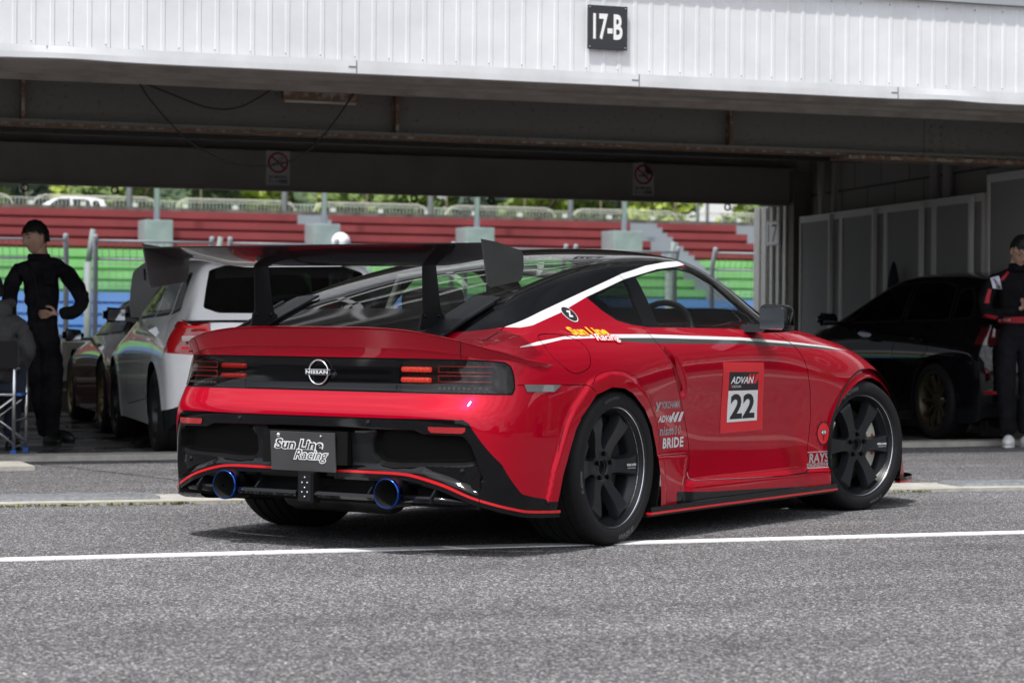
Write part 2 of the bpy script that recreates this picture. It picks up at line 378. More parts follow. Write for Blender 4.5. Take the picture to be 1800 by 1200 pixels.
# ---------------------------------------------------------------- setting: ground
def asphalt(name, base=.115, warm=1.0, patch=.16):
    m = mat(name, (base,)*3, .85, 0, 0); t, N, Lk, b = nodes(m); b.inputs['Specular IOR Level'].default_value = .35
    tc = N.new('ShaderNodeTexCoord')
    v = N.new('ShaderNodeTexVoronoi'); v.inputs['Scale'].default_value = 150; v.inputs['Randomness'].default_value = 1
    v2 = N.new('ShaderNodeTexVoronoi'); v2.inputs['Scale'].default_value = 190
    n1 = N.new('ShaderNodeTexNoise'); n1.inputs['Scale'].default_value = 1.3; n1.inputs['Detail'].default_value = 9; n1.inputs['Roughness'].default_value = .62
    n2 = N.new('ShaderNodeTexNoise'); n2.inputs['Scale'].default_value = 70; n2.inputs['Detail'].default_value = 6; n2.inputs['Roughness'].default_value = .75
    for q in (v, v2, n1, n2): Lk.new(tc.outputs['Object'], q.inputs['Vector'])
    r = N.new('ShaderNodeValToRGB'); e = r.color_ramp.elements
    e[0].position = 0; e[0].color = (base*.12, base*.12, base*.125, 1); e[1].position = 1; e[1].color = (base*4.6*warm, base*4.5, base*4.3, 1)
    for p, k in ((.30, .55), (.60, .92), (.86, 1.7)):
        q = e.new(p); q.color = (base*k*.99, base*k*.975, base*k*1.03, 1)
    sp = N.new('ShaderNodeSeparateColor'); Lk.new(v.outputs['Color'], sp.inputs[0]); Lk.new(sp.outputs[0], r.inputs[0])
    r2 = N.new('ShaderNodeMapRange'); r2.inputs[1].default_value = .25; r2.inputs[2].default_value = .75; r2.inputs[3].default_value = 1-patch; r2.inputs[4].default_value = 1+patch; Lk.new(n1.outputs[0], r2.inputs[0])
    r3 = N.new('ShaderNodeMapRange'); r3.inputs[1].default_value = .3; r3.inputs[2].default_value = .7; r3.inputs[3].default_value = .55; r3.inputs[4].default_value = 1.45; Lk.new(n2.outputs[0], r3.inputs[0])
    mpx = N.new('ShaderNodeMapping'); mpx.inputs['Scale'].default_value = (.22, 1.5, 1); n5 = N.new('ShaderNodeTexNoise'); n5.inputs['Scale'].default_value = 1.1; n5.inputs['Detail'].default_value = 5; n5.inputs['Roughness'].default_value = .6
    Lk.new(tc.outputs['Object'], mpx.inputs[0]); Lk.new(mpx.outputs[0], n5.inputs['Vector'])
    r5 = N.new('ShaderNodeMapRange'); r5.inputs[1].default_value = .36; r5.inputs[2].default_value = .6; r5.inputs[3].default_value = .80; r5.inputs[4].default_value = 1.08; Lk.new(n5.outputs[0], r5.inputs[0])
    n6 = N.new('ShaderNodeTexNoise'); n6.inputs['Scale'].default_value = 5.5; n6.inputs['Detail'].default_value = 3; Lk.new(tc.outputs['Object'], n6.inputs['Vector']); r6 = N.new('ShaderNodeMapRange'); r6.inputs[1].default_value = .26; r6.inputs[2].default_value = .34; r6.inputs[3].default_value = .66; r6.inputs[4].default_value = 1.0; Lk.new(n6.outputs[0], r6.inputs[0])
    m5 = N.new('ShaderNodeMath'); m5.operation = 'MULTIPLY'; Lk.new(r5.outputs[0], m5.inputs[0]); Lk.new(r6.outputs[0], m5.inputs[1]); m6 = N.new('ShaderNodeMath'); m6.operation = 'MULTIPLY'; Lk.new(r2.outputs[0], m6.inputs[0]); Lk.new(m5.outputs[0], m6.inputs[1])
    mu = N.new('ShaderNodeMath'); mu.operation = 'MULTIPLY'; Lk.new(m6.outputs[0], mu.inputs[0]); Lk.new(r3.outputs[0], mu.inputs[1])
    vm = N.new('ShaderNodeVectorMath'); vm.operation = 'SCALE'; Lk.new(r.outputs[0], vm.inputs[0]); Lk.new(mu.outputs[0], vm.inputs['Scale']); Lk.new(vm.outputs[0], b.inputs['Base Color'])
    bu = N.new('ShaderNodeBump'); bu.inputs['Strength'].default_value = .55; bu.inputs['Distance'].default_value = .006; Lk.new(sp.outputs[1], bu.inputs['Height']); 
    bu2 = N.new('ShaderNodeBump'); bu2.inputs['Strength'].default_value = .4; bu2.inputs['Distance'].default_value = .004; Lk.new(n2.outputs[0], bu2.inputs['Height']); Lk.new(bu.outputs[0], bu2.inputs['Normal']); Lk.new(bu2.outputs[0], b.inputs['Normal'])
    return m
M_ASPH = asphalt('asphalt', .132)
M_ASPH2 = asphalt('asphalt_old', .120, 1.05)
M_CONC = mat('concrete', (.46, .445, .40), .9, noise=(9, (.30, .285, .255), .35, .7), bump=(60, .4, .004))
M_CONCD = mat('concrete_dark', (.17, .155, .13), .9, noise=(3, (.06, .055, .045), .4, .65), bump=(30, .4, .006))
M_PAINT = mat('road_paint', (.82, .82, .81), .6, noise=(38, (.30, .30, .29), .60, .70))
M_WET = mat('wet_floor', (.17, .17, .172), .22, noise=(2.2, (.085, .085, .088), .4, .6))
t, N, Lk, b = nodes(M_WET)
tn = N.new('ShaderNodeTexNoise'); tn.inputs['Scale'].default_value = 1.6; tn.inputs['Detail'].default_value = 8
rr = N.new('ShaderNodeMapRange'); rr.inputs[1].default_value = .42; rr.inputs[2].default_value = .60; rr.inputs[3].default_value = .10; rr.inputs[4].default_value = .55
tcw = N.new('ShaderNodeTexCoord'); Lk.new(tcw.outputs['Object'], tn.inputs['Vector']); Lk.new(tn.outputs[0], rr.inputs[0]); Lk.new(rr.outputs[0], b.inputs['Roughness'])
bw = N.new('ShaderNodeBump'); bw.inputs['Strength'].default_value = .25; bw.inputs['Distance'].default_value = .01; tn2 = N.new('ShaderNodeTexNoise'); tn2.inputs['Scale'].default_value = 26; tn2.inputs['Detail'].default_value = 3; Lk.new(tcw.outputs['Object'], tn2.inputs['Vector']); Lk.new(tn2.outputs[0], bw.inputs['Height']); Lk.new(bw.outputs[0], b.inputs['Normal'])
def sheet(name, pts, z, m, kind='structure', **k):
    return pmesh(name, [(x, y, z) for x, y in pts], [tuple(range(len(pts)))], m, smooth=False, kind=kind, **k)
sheet('ground', [(-900, -600), (1400, -600), (1400, 1500), (-900, 1500)], 0.0, M_ASPH)
# strip between gutter and garage: slightly older asphalt, laid a few mm proud
sheet('pavement', [(-60, 12.72), (60, 12.55), (60, 17.6), (12.5, 16.95), (9.9, 16.62), (3.6, 16.22), (-60, 15.9)], .004, M_ASPH2)
# gutter kerb: long concrete strip
def strip(name, y0, y1, x0, x1, z0, z1, m, slope=0.0, **k):
    mb = MB(); V = [(x0, y0+slope*x0, z0), (x1, y0+slope*x1, z0), (x1, y1+slope*x1, z0), (x0, y1+slope*x0, z0)]
    mb.add([v for v in V]+[(v[0], v[1], z1) for v in V], [(4, 5, 6, 7), (0, 1, 5, 4), (1, 2, 6, 5), (2, 3, 7, 6), (3, 0, 4, 7)]); return mb.build(name, m, **k)
strip('gutter_kerb', 12.44, 12.94, -60, 60, 0, .018, M_CONC, -.034, kind='structure')
strip('garage_kerb', 16.02, 16.30, -60, 60, 0, .042, M_CONC, .0665, kind='structure')
strip('kerb_slab', 15.10, 16.02, -2, 2.62, 0, .03, M_CONC, .0665, kind='structure')
sheet('garage_floor', [(-60, 12.3), (60, 20.28), (60, 24.6), (-60, 24.6)], .014, M_WET)
strip('white_line', 9.61, 9.725, -40, 40, 0, .005, M_PAINT, 0, kind='structure')
# pale repair scars, cracks
rnd = random.Random(4)
def crack(name, pts, wd, label=None):
    mb = MB(); P = []
    for a, b_ in zip(pts[:-1], pts[1:]):
        n = 9
        for i in range(n): t_ = i/n; P.append((a[0]+(b_[0]-a[0])*t_+rnd.uniform(-.012, .012), a[1]+(b_[1]-a[1])*t_+rnd.uniform(-.012, .012)))
    for i in range(len(P)-1):
        a, c = P[i], P[i+1]; q = wd*rnd.uniform(.5, 1.3)
        mb.add([(a[0]-q, a[1]-q*.6, .0065), (a[0]+q, a[1]+q*.6, .0065), (c[0]+q, c[1]+q*.6, .0065), (c[0]-q, c[1]-q*.6, .0065)], [(0, 1, 2, 3)])
    return mb.build(name, mat('crack_tar', (.03, .03, .03), .9), kind='structure')
crack('pavement_crack', [(2.75, 15.9), (3.05, 14.9), (3.3, 14.0), (3.75, 13.2)], .008)
# moss along the gutter
mb = MB()
for i in range(260):
    x = rnd.uniform(1.9, 2.95) if i < 200 else rnd.choice([rnd.uniform(7.0, 7.25), rnd.uniform(3, 6)]); y = 12.44-.034*x+rnd.uniform(-.03, .012)
    for j in range(3):
        a = rnd.uniform(0, 6.28); h = rnd.uniform(.005, .018); r_ = rnd.uniform(.006, .014)
        mb.add([(x, y, .002), (x+r_*math.cos(a), y+r_*math.sin(a), h), (x+r_*math.cos(a+1), y+r_*math.sin(a+1), h*.7)], [(0, 1, 2)])
mb.build('moss', mat('moss_green', (.16, .20, .035), .9), fixn=False, kind='stuff', label='moss growing along the edge of the gutter kerb')
# drain gratings in the gutter
def grating(x0, x1, label):
    t_ = empty('drain_grating', ((x0+x1)/2, 12.72-.034*(x0+x1)/2, .018), R(-1.95), label, 'drain grating', 'drain gratings in the gutter')
    mb = MB(); L_ = x1-x0
    n = int(L_/.03)
    for i in range(n+1):
        x = -L_/2+i*L_/n; mb.box((x-.004, -.13, 0), (x+.004, .13, .014))
    mb.build('bar', M_GALV, t_)
    mb = MB()
    for y in (-.13, -.065, 0, .065, .13): mb.box((-L_/2, y-.004, .001), (L_/2, y+.004, .017))
    mb.build('frame', M_GALV, t_)
M_GALV = mat('galvanised', (.48, .50, .52), .5, .7, noise=(30, (.3, .32, .34), .4, .7))
grating(-.6, 2.80, 'grey steel drain grating in the gutter left of the red coupe')
grating(7.55, 10.2, 'grey steel drain grating in the gutter right of the red coupe')
# ---------------------------------------------------------------- pit garage building
M_SHEET = mat('white_sheet', (.76, .775, .79), .42, 0, noise=(1.6, (.60, .615, .63), .35, .75), bump=(5, .18, .012))
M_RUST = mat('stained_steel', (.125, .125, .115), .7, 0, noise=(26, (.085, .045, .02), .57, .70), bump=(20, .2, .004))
M_RUST2 = mat('rusty_steel', (.11, .06, .032), .85, 0, noise=(18, (.20, .19, .17), .5, .62))
M_LINT = mat('lintel_paint', (.42, .405, .38), .7, 0, noise=(2.0, (.34, .33, .31), .4, .7))
M_BLOCK = mat('block_wall', (.15, .145, .135), .9, bump=(25, .3, .006)); t, N, Lk, b = nodes(M_BLOCK)
tc_ = N.new('ShaderNodeTexCoord'); br = N.new('ShaderNodeTexBrick'); br.inputs['Color1'].default_value = (.34, .33, .31, 1); br.inputs['Color2'].default_value = (.29, .28, .265, 1); br.inputs['Mortar'].default_value = (.10, .096, .09, 1)
br.inputs['Scale'].default_value = 1; br.inputs['Brick Width'].default_value = .8; br.inputs['Row Height'].default_value = .4; br.inputs['Mortar Size'].default_value = .012
sx_ = N.new('ShaderNodeSeparateXYZ'); cx_ = N.new('ShaderNodeCombineXYZ'); Lk.new(tc_.outputs['Object'], sx_.inputs[0]); Lk.new(sx_.outputs[0], cx_.inputs[0]); Lk.new(sx_.outputs[2], cx_.inputs[1]); Lk.new(cx_.outputs[0], br.inputs[0]); Lk.new(br.outputs[0], b.inputs['Base Color'])
G = empty('pit_garage', (7, 15, 0), 0, 'long pit garage with white ribbed metal fascia over its dark open bay', 'garage')
def GB_(mb, name, m, **k):
    o = mb.build(name, m, G, **k); o.location = (-7, -15, 0); return o
# ribbed fascia (real ribs)
X0_, X1_ = -45, 60
def ribbed(x0, x1, z0, z1, y=15.0, pitch=.116):
    xs = []; x = x0
    while x < x1:
        xs += [(x, 0), (x+pitch-.032, 0), (x+pitch-.027, -.005), (x+pitch-.005, -.005)]; x += pitch
    xs.append((x1, 0)); V = []
    for x, d in xs: V += [(x, y+d, z0), (x, y+d, (z0+z1)/2), (x, y+d, z1)]
    F = []
    for i in range(len(xs)-1):
        for j in range(2): F.append((3*i+j, 3*i+3+j, 3*i+4+j, 3*i+1+j))
    return V, F
mb = MB(); mb.add(*ribbed(X0_, X1_, 2.60, 3.27)); GB_(mb, 'fascia', M_SHEET, fixn=False)
mb = MB()   # bottom drip flashing, slightly dented
n = 300
prof = [(14.988, 2.650), (14.974, 2.648), (14.972, 2.605), (14.972, 2.566), (14.982, 2.560)]
V = []; F = []
for i in range(n+1):
    x = X0_+(X1_-X0_)*i/n if (i < 90 or i > 210) else None
xs = sorted(set([round(v, 3) for v in np.linspace(X0_, 1.0, 30)]+[round(v, 3) for v in np.linspace(1.0, 13, 160)]+[round(v, 3) for v in np.linspace(13, X1_, 30)]))
for x in xs:
    dent = .010*math.exp(-((x-9.0)/.2)**2)+.009*math.exp(-((x-2.75)/.3)**2)+.0006*math.sin(x*5.1)
    for k, (y, z) in enumerate(prof): V.append((x, y-dent*(k in (2, 3)), z+dent*.8*(k in (3, 4))))
for i in range(len(xs)-1):
    for j in range(4): F.append((5*i+j, 5*i+1+j, 5*i+6+j, 5*i+5+j))
mb.add(V, F, False); GB_(mb, 'drip_flashing', mat('flashing', (.66, .675, .69), .4, noise=(3, (.56, .57, .58), .4, .7)), fixn=False)
mb = MB()
for x in np.arange(X0_+.1, X1_, .232): mb.sphere((x+.10, 14.988, 2.672), .0045, 6); mb.sphere((x+.10, 14.988, 3.225), .0045, 6)
GB_(mb, 'fascia_screws', mat('screw_rust', (.22, .17, .12), .6, .3), fixn=False)
mb = MB(); mb.box((X0_, 14.95, 3.272), (X1_, 15.08, 3.35)); GB_(mb, 'top_flashing', mat('grey_sheet', (.33, .35, .37), .5))
# soffit + gutter trays + roof slab
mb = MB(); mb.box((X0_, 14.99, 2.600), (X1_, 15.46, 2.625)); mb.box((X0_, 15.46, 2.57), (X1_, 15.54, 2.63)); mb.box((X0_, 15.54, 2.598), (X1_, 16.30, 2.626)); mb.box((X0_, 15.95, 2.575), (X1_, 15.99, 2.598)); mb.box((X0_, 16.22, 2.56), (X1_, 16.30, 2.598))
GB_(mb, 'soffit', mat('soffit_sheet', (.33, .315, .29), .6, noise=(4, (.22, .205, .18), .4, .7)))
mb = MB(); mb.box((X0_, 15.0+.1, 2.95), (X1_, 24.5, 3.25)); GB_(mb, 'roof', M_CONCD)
# steel beam (I section) with stiffeners
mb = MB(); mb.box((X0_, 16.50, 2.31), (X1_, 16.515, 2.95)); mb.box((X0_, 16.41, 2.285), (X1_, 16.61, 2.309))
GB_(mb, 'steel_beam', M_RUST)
mb = MB()
for x in (2.72, 5.38, 8.03, 10.7, 13.35, 16.0, 18.7, 21.3): mb.box((x-.012, 16.42, 2.31), (x+.012, 16.499, 2.95))
[setattr(o_, 'location', (-7, -15, 0)) for o_ in mb.build_each('beam_stiffener', M_RUST2, G)]
mb = MB()
for k in range(5):
    for q in (9.80, 9.89): mb.lathe([(0, -.012), (.018, -.012), (.022, 0)], 8, origin=(q, 16.499, 2.345+.056*k))
mb.box((9.74, 16.492, 2.31), (9.95, 16.4995, 2.62)); GB_(mb, 'bolted_plate', M_RUST)
mb = MB(); mb.box((X0_, 16.40, 2.268), (X1_, 16.62, 2.284)); mb.box((9.0, 16.36, 2.24), (12, 16.66, 2.267)); GB_(mb, 'beam_rust_flange', M_RUST2)
# inner purlins & second beams
mb = MB()
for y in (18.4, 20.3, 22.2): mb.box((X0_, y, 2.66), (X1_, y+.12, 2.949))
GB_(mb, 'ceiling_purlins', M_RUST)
# far lintel over the exit, with pale bottom rail
mb = MB(); mb.box((X0_, 24.0, 2.325), (12.52, 24.45, 2.70)); GB_(mb, 'exit_lintel', M_LINT)
mb = MB(); mb.box((X0_, 23.96, 2.285), (12.43, 24.05, 2.322)); GB_(mb, 'shutter_rail', mat('rail_paint', (.34, .31, .27), .5))
mb = MB(); mb.box((X0_, 24.453, 2.62), (16, 24.6, 3.25)); mb.box((12.53, 23.95, 2.1), (16, 24.6, 3.2)); GB_(mb, 'rear_wall', M_LINT)
# column beside the exit with shutter guide
mb = MB(); mb.box((12.46, 23.9, 0), (12.98, 24.5, 2.66)); GB_(mb, 'exit_column', mat('column_paint', (.24, .225, .20), .7, noise=(3, (.17, .16, .14), .4, .7)))
mb = MB(); mb.box((12.452, 24.503, 0), (12.60, 24.86, 2.30))
for k in range(5): mb.box((12.432, 24.04+.16*k, 0), (12.458 if k < 3 else 12.451, 24.10+.16*k, 2.284))
GB_(mb, 'shutter_guide', mat('guide_paint', (.85, .84, .80), .5, noise=(20, (.68, .66, .62), .5, .7)))
# oblique block wall on the right
WD = Vector((math.tan(R(9.6)), 1, 0)).normalized()     # runs away from the camera
WA = math.atan2(WD.y, WD.x)
def onwall(y, off=0.0):
    return 12.66+math.tan(R(9.6))*(y-23.8)-off/math.cos(R(9.6))
wl = MB(); wl.box((2.2, -.2, 0), (11.5, 0, 2.95)); ow = wl.build('block_wall', M_BLOCK, G); ow.location = (onwall(13.4)+.0-7, 13.4-15, 0); ow.rotation_euler = (0, 0, WA); ow['label'] = 'grey block side wall'
for v in ow.data.vertices: pass
# left side end wall far away closes the bay row
for nm, (ya, yb) in dict(wall_conduits=(23.35, 22.95)).items():
    mb = MB()
    for y in (ya, yb): mb.tube([(onwall(y, .06), y, 0), (onwall(y, .06), y, 2.95)], .030, 8)
    mb.tube([(onwall(23.55, .04), 23.55, 2.9), (onwall(23.5, .05), 23.5, 2.5), (onwall(23.45, .05), 23.45, 2.2), (onwall(23.5, .05), 23.5, 1.6)], .014, 6)
    GB_(mb, 'conduit', mat('conduit_pale', (.68, .65, .60), .5))
mb = MB()
for y in (20.05, 19.72): mb.tube([(onwall(y, .07), y, 0), (onwall(y, .07), y, 2.95)], .048, 10)
GB_(mb, 'drain_pipe', mat('pipe_grey', (.5, .5, .52), .5))
mb = MB(); mb.box((11.25, 16.7, 0), (11.6, 17.1, 2.28)); GB_(mb, 'front_column', mat('column_rust', (.20, .185, .16), .8, noise=(9, (.16, .08, .035), .55, .68)))
# upper deck: railing and canopy over the garages (seen only in reflections)
mb = MB()
for x in np.arange(X0_, X1_, 1.0): mb.box((x-.03, 15.2, 3.25), (x+.03, 15.26, 4.35))
for z in (3.6, 3.95, 4.35): mb.box((X0_, 15.20, z-.03), (X1_, 15.26, z+.03))
GB_(mb, 'deck_railing', mat('white_metal', (.75, .75, .75), .4))
mb = MB()
for x in np.arange(X0_, X1_, 3.0):
    mb.box((x-.09, 19.4, 3.25), (x+.09, 19.6, 6.4)); mb.box((x-.07, 15.8, 6.1), (x+.07, 23, 6.39)); mb.box((x-.05, 16, 5.6), (x+.05, 19.4, 5.7))
for y in (16, 17.2, 18.4, 20.8, 22): mb.box((X0_, y-.05, 6.02), (X1_, y+.05, 6.1))
GB_(mb, 'canopy_frame', MATS['white_metal'])
mb = MB(); mb.box((X0_, 15.6, 6.42), (X1_, 23.2, 6.5)); GB_(mb, 'canopy_roof', mat('canopy_sheet', (.45, .45, .44), .5))
# ---------------------------------------------------------------- signs, lamp, cables, hooks on the garage
s = empty('bay_sign', (6.385, 14.975, 2.95), 0, 'black square sign reading 17-B in white on the ribbed fascia', 'sign')
mb = MB(); mb.box((-.145, -.012, -.148), (.145, 0, .148), .004); mb.build('sign_panel', mat('sign_black', (.012, .013, .018), .22, coat=.5), s)
V, F = text_mesh('17-B', 1, bold=.028); V = fit(V, .215, .175)
pmesh('lettering', [(v[0], -.0145, v[1]+.004) for v in V], F, mat('sign_white', (.82, .82, .82), .5), s, smooth=False)
mb = MB()
for x in (-.13, .13):
    for z in (-.133, .133): mb.sphere((x, -.013, z), .005, 8)
mb.build_each('screw', M_GALV, s)
M_SIGNW = mat('sign_grey_white', (.80, .80, .82), .5); M_SIGNR = mat('sign_red', (.62, .015, .04), .5); M_SIGNK = mat('sign_dark', (.03, .03, .035), .5)
def nosmoking(x, fold, label):
    s = empty('no_smoking_sign', (x, 23.995, 2.525), 0, label, 'sign', 'no smoking signs on the exit lintel')
    mb = MB()
    if not fold: mb.box((-.125, -.004, -.175), (.125, 0, .175))
    else: mb.prism([(-.125, -.175), (.125, -.175), (.125, .045), (.0, .19), (-.125, .175)], -.004, 0, 'y')
    mb.build('sign_panel', M_SIGNW, s)
    mb = MB(); mb.lathe([(.088, -.0052), (.108, -.0052), (.108, -.007), (.088, -.007), (.088, -.0052)], 40, origin=(0, 0, .055))
    a = R(-42); q = Vector((math.cos(a), 0, math.sin(a)))*.09; p = Vector((-q.z, 0, q.x)).normalized()*.009; c = Vector((0, -.0065, .055))
    mb.add([c-q-p, c+q-p, c+q+p, c-q+p], [(0, 1, 2, 3)]); mb.build('prohibition_ring', M_SIGNR, s)
    mb = MB(); mb.box((-.06, -.0058, .035), (.03, -.0045, .048)); mb.box((.036, -.0058, .035), (.056, -.0045, .048))
    mb.tube([(.045, -.005, .055), (.03, -.005, .075), (.05, -.005, .09), (.03, -.005, .115)], .004, 6); mb.tube([(.02, -.005, .06), (.0, -.005, .08), (.02, -.005, .10)], .004, 6)
    mb.build('cigarette', M_SIGNK, s)
    V, F = text_mesh('NO SMOKING', 1, bold=.02); V = fit(V, .19, .03); mesh = [(v[0], -.005, v[1]-.092) for v in V]; Fa = list(F)
    V, F2 = text_mesh('ピット内禁煙', 1, bold=.02); V = fit(V, .20, .045); n_ = len(mesh); mesh += [(v[0], -.005, v[1]-.138) for v in V]; Fa += [tuple(i+n_ for i in f) for f in F2]
    pmesh('lettering', mesh, Fa, M_SIGNK, s, smooth=False)
    if fold: mb = MB(); mb.add([(.125, -.004, .045), (.0, -.004, .19), (.02, -.035, .07)], [(0, 1, 2)]); mb.build('folded_corner', mat('sign_back', (.11, .11, .11), .6), s)
nosmoking(6.575, False, 'flat no smoking sign on the lintel, crossed by a hanging black cable')
nosmoking(10.675, True, 'no smoking sign with its corner folded over, on the right end of the lintel')
s = empty('number_plate_sign', (12.425, 24.33, 1.99), R(-90), 'pale sign with a black outlined number 17 on the shutter guide', 'sign')
mb = MB(); mb.box((-.17, -.006, -.14), (.17, 0, .14)); mb.build('sign_panel', mat('sign_cream', (.85, .85, .83), .5), s)
V, F = text_mesh('17', 1, bold=.0); V = fit(V, .22, .20); pmesh('lettering', [(v[0], -.008, v[1]) for v in V], F, mat('sign_slate', (.10, .12, .14), .5), s, smooth=False)
mb = MB(); mb.tube([(-.158, -.007, -.13), (.158, -.007, -.13), (.158, -.007, .13), (-.158, -.007, .13)], .004, 4, closed=True, smooth=False); mb.build('border', MATS['sign_slate'], s)
M_CABLE = mat('cable_black', (.012, .012, .012), .6)
def cable(name, pts, r, label, **k):
    mb = MB(); P = smooth_poly([p for p in pts], closed=False, n=6); mb.tube([tuple(p) for p in P], r, 6); return mb.build(name, M_CABLE, fixn=False, label=label, cat='cable', **k)
cable('hanging_cable', [(3.49, 16.28, 2.58), (3.72, 16.29, 2.50), (3.98, 16.3, 2.42), (4.2, 16.29, 2.44), (4.43, 16.28, 2.58)], .007, 'shorter black cable hanging in a loop under the soffit')
cable('hanging_cable', [(3.47, 16.26, 2.58), (3.57, 16.27, 2.44), (3.82, 16.3, 2.20), (4.11, 16.3, 2.05), (4.35, 16.3, 2.03), (4.59, 16.3, 2.09), (4.75, 16.28, 2.22), (4.88, 16.27, 2.38), (5.01, 16.26, 2.575)], .007, 'longer black cable looping down across the lintel')
s = empty('strip_lamp', (4.78, 16.33, 2.53), 0, 'rusty unlit strip lamp housing under the soffit', 'lamp')
mb = MB(); mb.prism([(-.05, .04), (.05, .04), (.03, -.02), (-.03, -.02)], -.28, .28, 'x'); mb.build('housing', M_RUST2, s)
mb = MB(); mb.tube([(-.26, 0, -.032), (.26, 0, -.032)], .013, 8); mb.build('tube', mat('old_tube', (.35, .33, .28), .4), s)
for i, x in enumerate((3.99, 4.89, 8.05, 8.91, 11.69)):
    mb = MB(); mb.tube([(.034*math.cos(a), 0, -.034+.034*math.sin(a)) for a in np.linspace(0, 2*math.pi, 16, endpoint=False)], .009, 6, closed=True); mb.box((-.012, -.012, -.004), (.012, .012, .02))
    o = mb.build('shutter_ring', mat('ring_black', (.02, .02, .02), .5, .5), group='rings under the exit lintel', cat='ring', label=['dark ring under the lintel at its far left end', 'second dark ring from the left under the lintel', 'dark ring under the lintel above the spoiler middle, the left of a pair', 'dark ring under the lintel above the spoiler, the right of a pair', 'dark ring under the lintel near the white shutter guide'][i])
    o.location = (x, 23.99, 2.285)
# ---------------------------------------------------------------- mesh fence along the block wall
M_FRAME = mat('fence_grey', (.72, .71, .69), .55); M_MESH = mat('mesh_panel', (.21, .205, .195), .8)
t, N, Lk, b = nodes(M_MESH); tcm = N.new('ShaderNodeTexCoord'); wv = N.new('ShaderNodeTexWave'); wv.bands_direction = 'DIAGONAL'; wv.inputs['Scale'].default_value = 22; wv.inputs['Distortion'].default_value = 1.5
rm = N.new('ShaderNodeMapRange'); rm.inputs[3].default_value = .25; rm.inputs[4].default_value = .46; cm = N.new('ShaderNodeCombineColor')
Lk.new(tcm.outputs['Object'], wv.inputs[0]); Lk.new(wv.outputs[0], rm.inputs[0])
for k in range(3): Lk.new(rm.outputs[0], cm.inputs[k])
Lk.new(cm.outputs[0], b.inputs['Base Color'])
def fence_panel(ya, yb, top, label):
    pa = Vector((onwall(ya, .34), ya, 0)); pb = Vector((onwall(yb, .34), yb, 0)); L_ = (pb-pa).length; a = math.atan2(pb.y-pa.y, pb.x-pa.x)
    s = empty('mesh_fence_panel', pa, a, label, 'fence', 'mesh fence panels along the block wall')
    mb = MB(); w_ = .045
    for x in (0, L_-w_): mb.box((x, -.03, 0), (x+w_, .01, top))
    for z in (.02, top-.07): mb.box((w_, -.03, z), (L_-w_, .01, z+.07))
    mb.box((w_, -.028, .80), (L_-w_, .008, .84)); mb.build('frame', M_FRAME, s)
    mb = MB(); mb.box((w_, -.012, .09), (L_-w_, -.006, .80)); mb.box((w_, -.012, .84), (L_-w_, -.006, top-.07)); mb.build('mesh', M_MESH, s)
    mb = MB(); mb.box((L_*.17, .012, .05), (L_*.17+.05, .05, top-.02)); mb.build('brace', M_FRAME, s)
ys = [23.30, 21.97, 20.67, 19.41, 18.23]
for i in range(4): fence_panel(ys[i+1], ys[i], 2.13, ['mesh fence panel next to the exit column', 'second mesh fence panel from the exit column', 'mesh fence panel where the dark jacket hangs', 'mesh fence panel behind the black hatchback roof'][i])
fence_panel(16.0, 18.16, 2.28, 'taller mesh fence panel behind the man in the racing suit')
# jacket hung on the fence
mb = MB(); bm = bmesh.new(); bmesh.ops.create_icosphere(bm, subdivisions=3, radius=1)
for v in bm.verts:
    z = v.co.z; f = .8-.62*max(0, z)**1.5+.25*max(0, -z); v.co = Vector((v.co.x*.17*f*(1+.12*math.sin(7*v.co.z+5*v.co.x)), v.co.y*.05, z*.36))
mb.bm(bm, True); o = mb.build('jacket', mat('jacket_blue', (.012, .016, .035), .9, bump=(15, .6, .02)), label='dark blue jacket hanging on the mesh fence behind the black hatchback', cat='jacket'); o.location = (onwall(20.25, .42), 20.25, 1.22); o.rotation_euler = (0, 0, WA)

# wooded hills added out of view to darken paint reflections, lower behind the camera
V = []; F = []; r2 = random.Random(21); na = 110
for i in range(na+1):
    a = R(-230+280*i/na)
    for j in range(5):
        rr_ = 48+j*9; h_ = [0, 7.5, 10.5, 12.5, 12.0][j]*(.8+.25*math.sin(i*.31)+.12*math.sin(i*.9))*(1-.72*math.exp(-((math.degrees(a)+100)/38)**2))+r2.uniform(-.6, .6)*(j > 0)
        V.append((6+rr_*math.cos(a), 6+rr_*math.sin(a)*.95, h_ if j else -.1))
for i in range(na):
    for j in range(4): k = i*5+j; F.append((k, k+5, k+6, k+1))
pmesh('reflection_hills', V, F, mat('reflection_hill_woods', (.022, .034, .016), .95, noise=(.5, (.05, .07, .03), .45, .6), bump=(.8, 1, 1.0)), kind='structure')
PB = empty('paddock_building', (-20, 6, 0), 0, 'two storey paddock building across the yard behind the camera', 'building')
mb = MB(); mb.box((-6, -14, 0), (0, 6, 6)); mb.build('wall', mat('paddock_wall', (.42, .42, .41), .7), PB)
mb = MB()
for z in (.8, 3.8):
    for k in range(6): mb.box((.002, -13+3.1*k, z), (.03, -10.8+3.1*k, z+1.4))
mb.build('window', mat('dark_pane', (.02, .025, .03), .08), PB)
mb = MB(); mb.box((-6.3, -14.3, 6.003), (.5, 6.3, 6.3)); mb.build('roof', M_CONCD, PB)

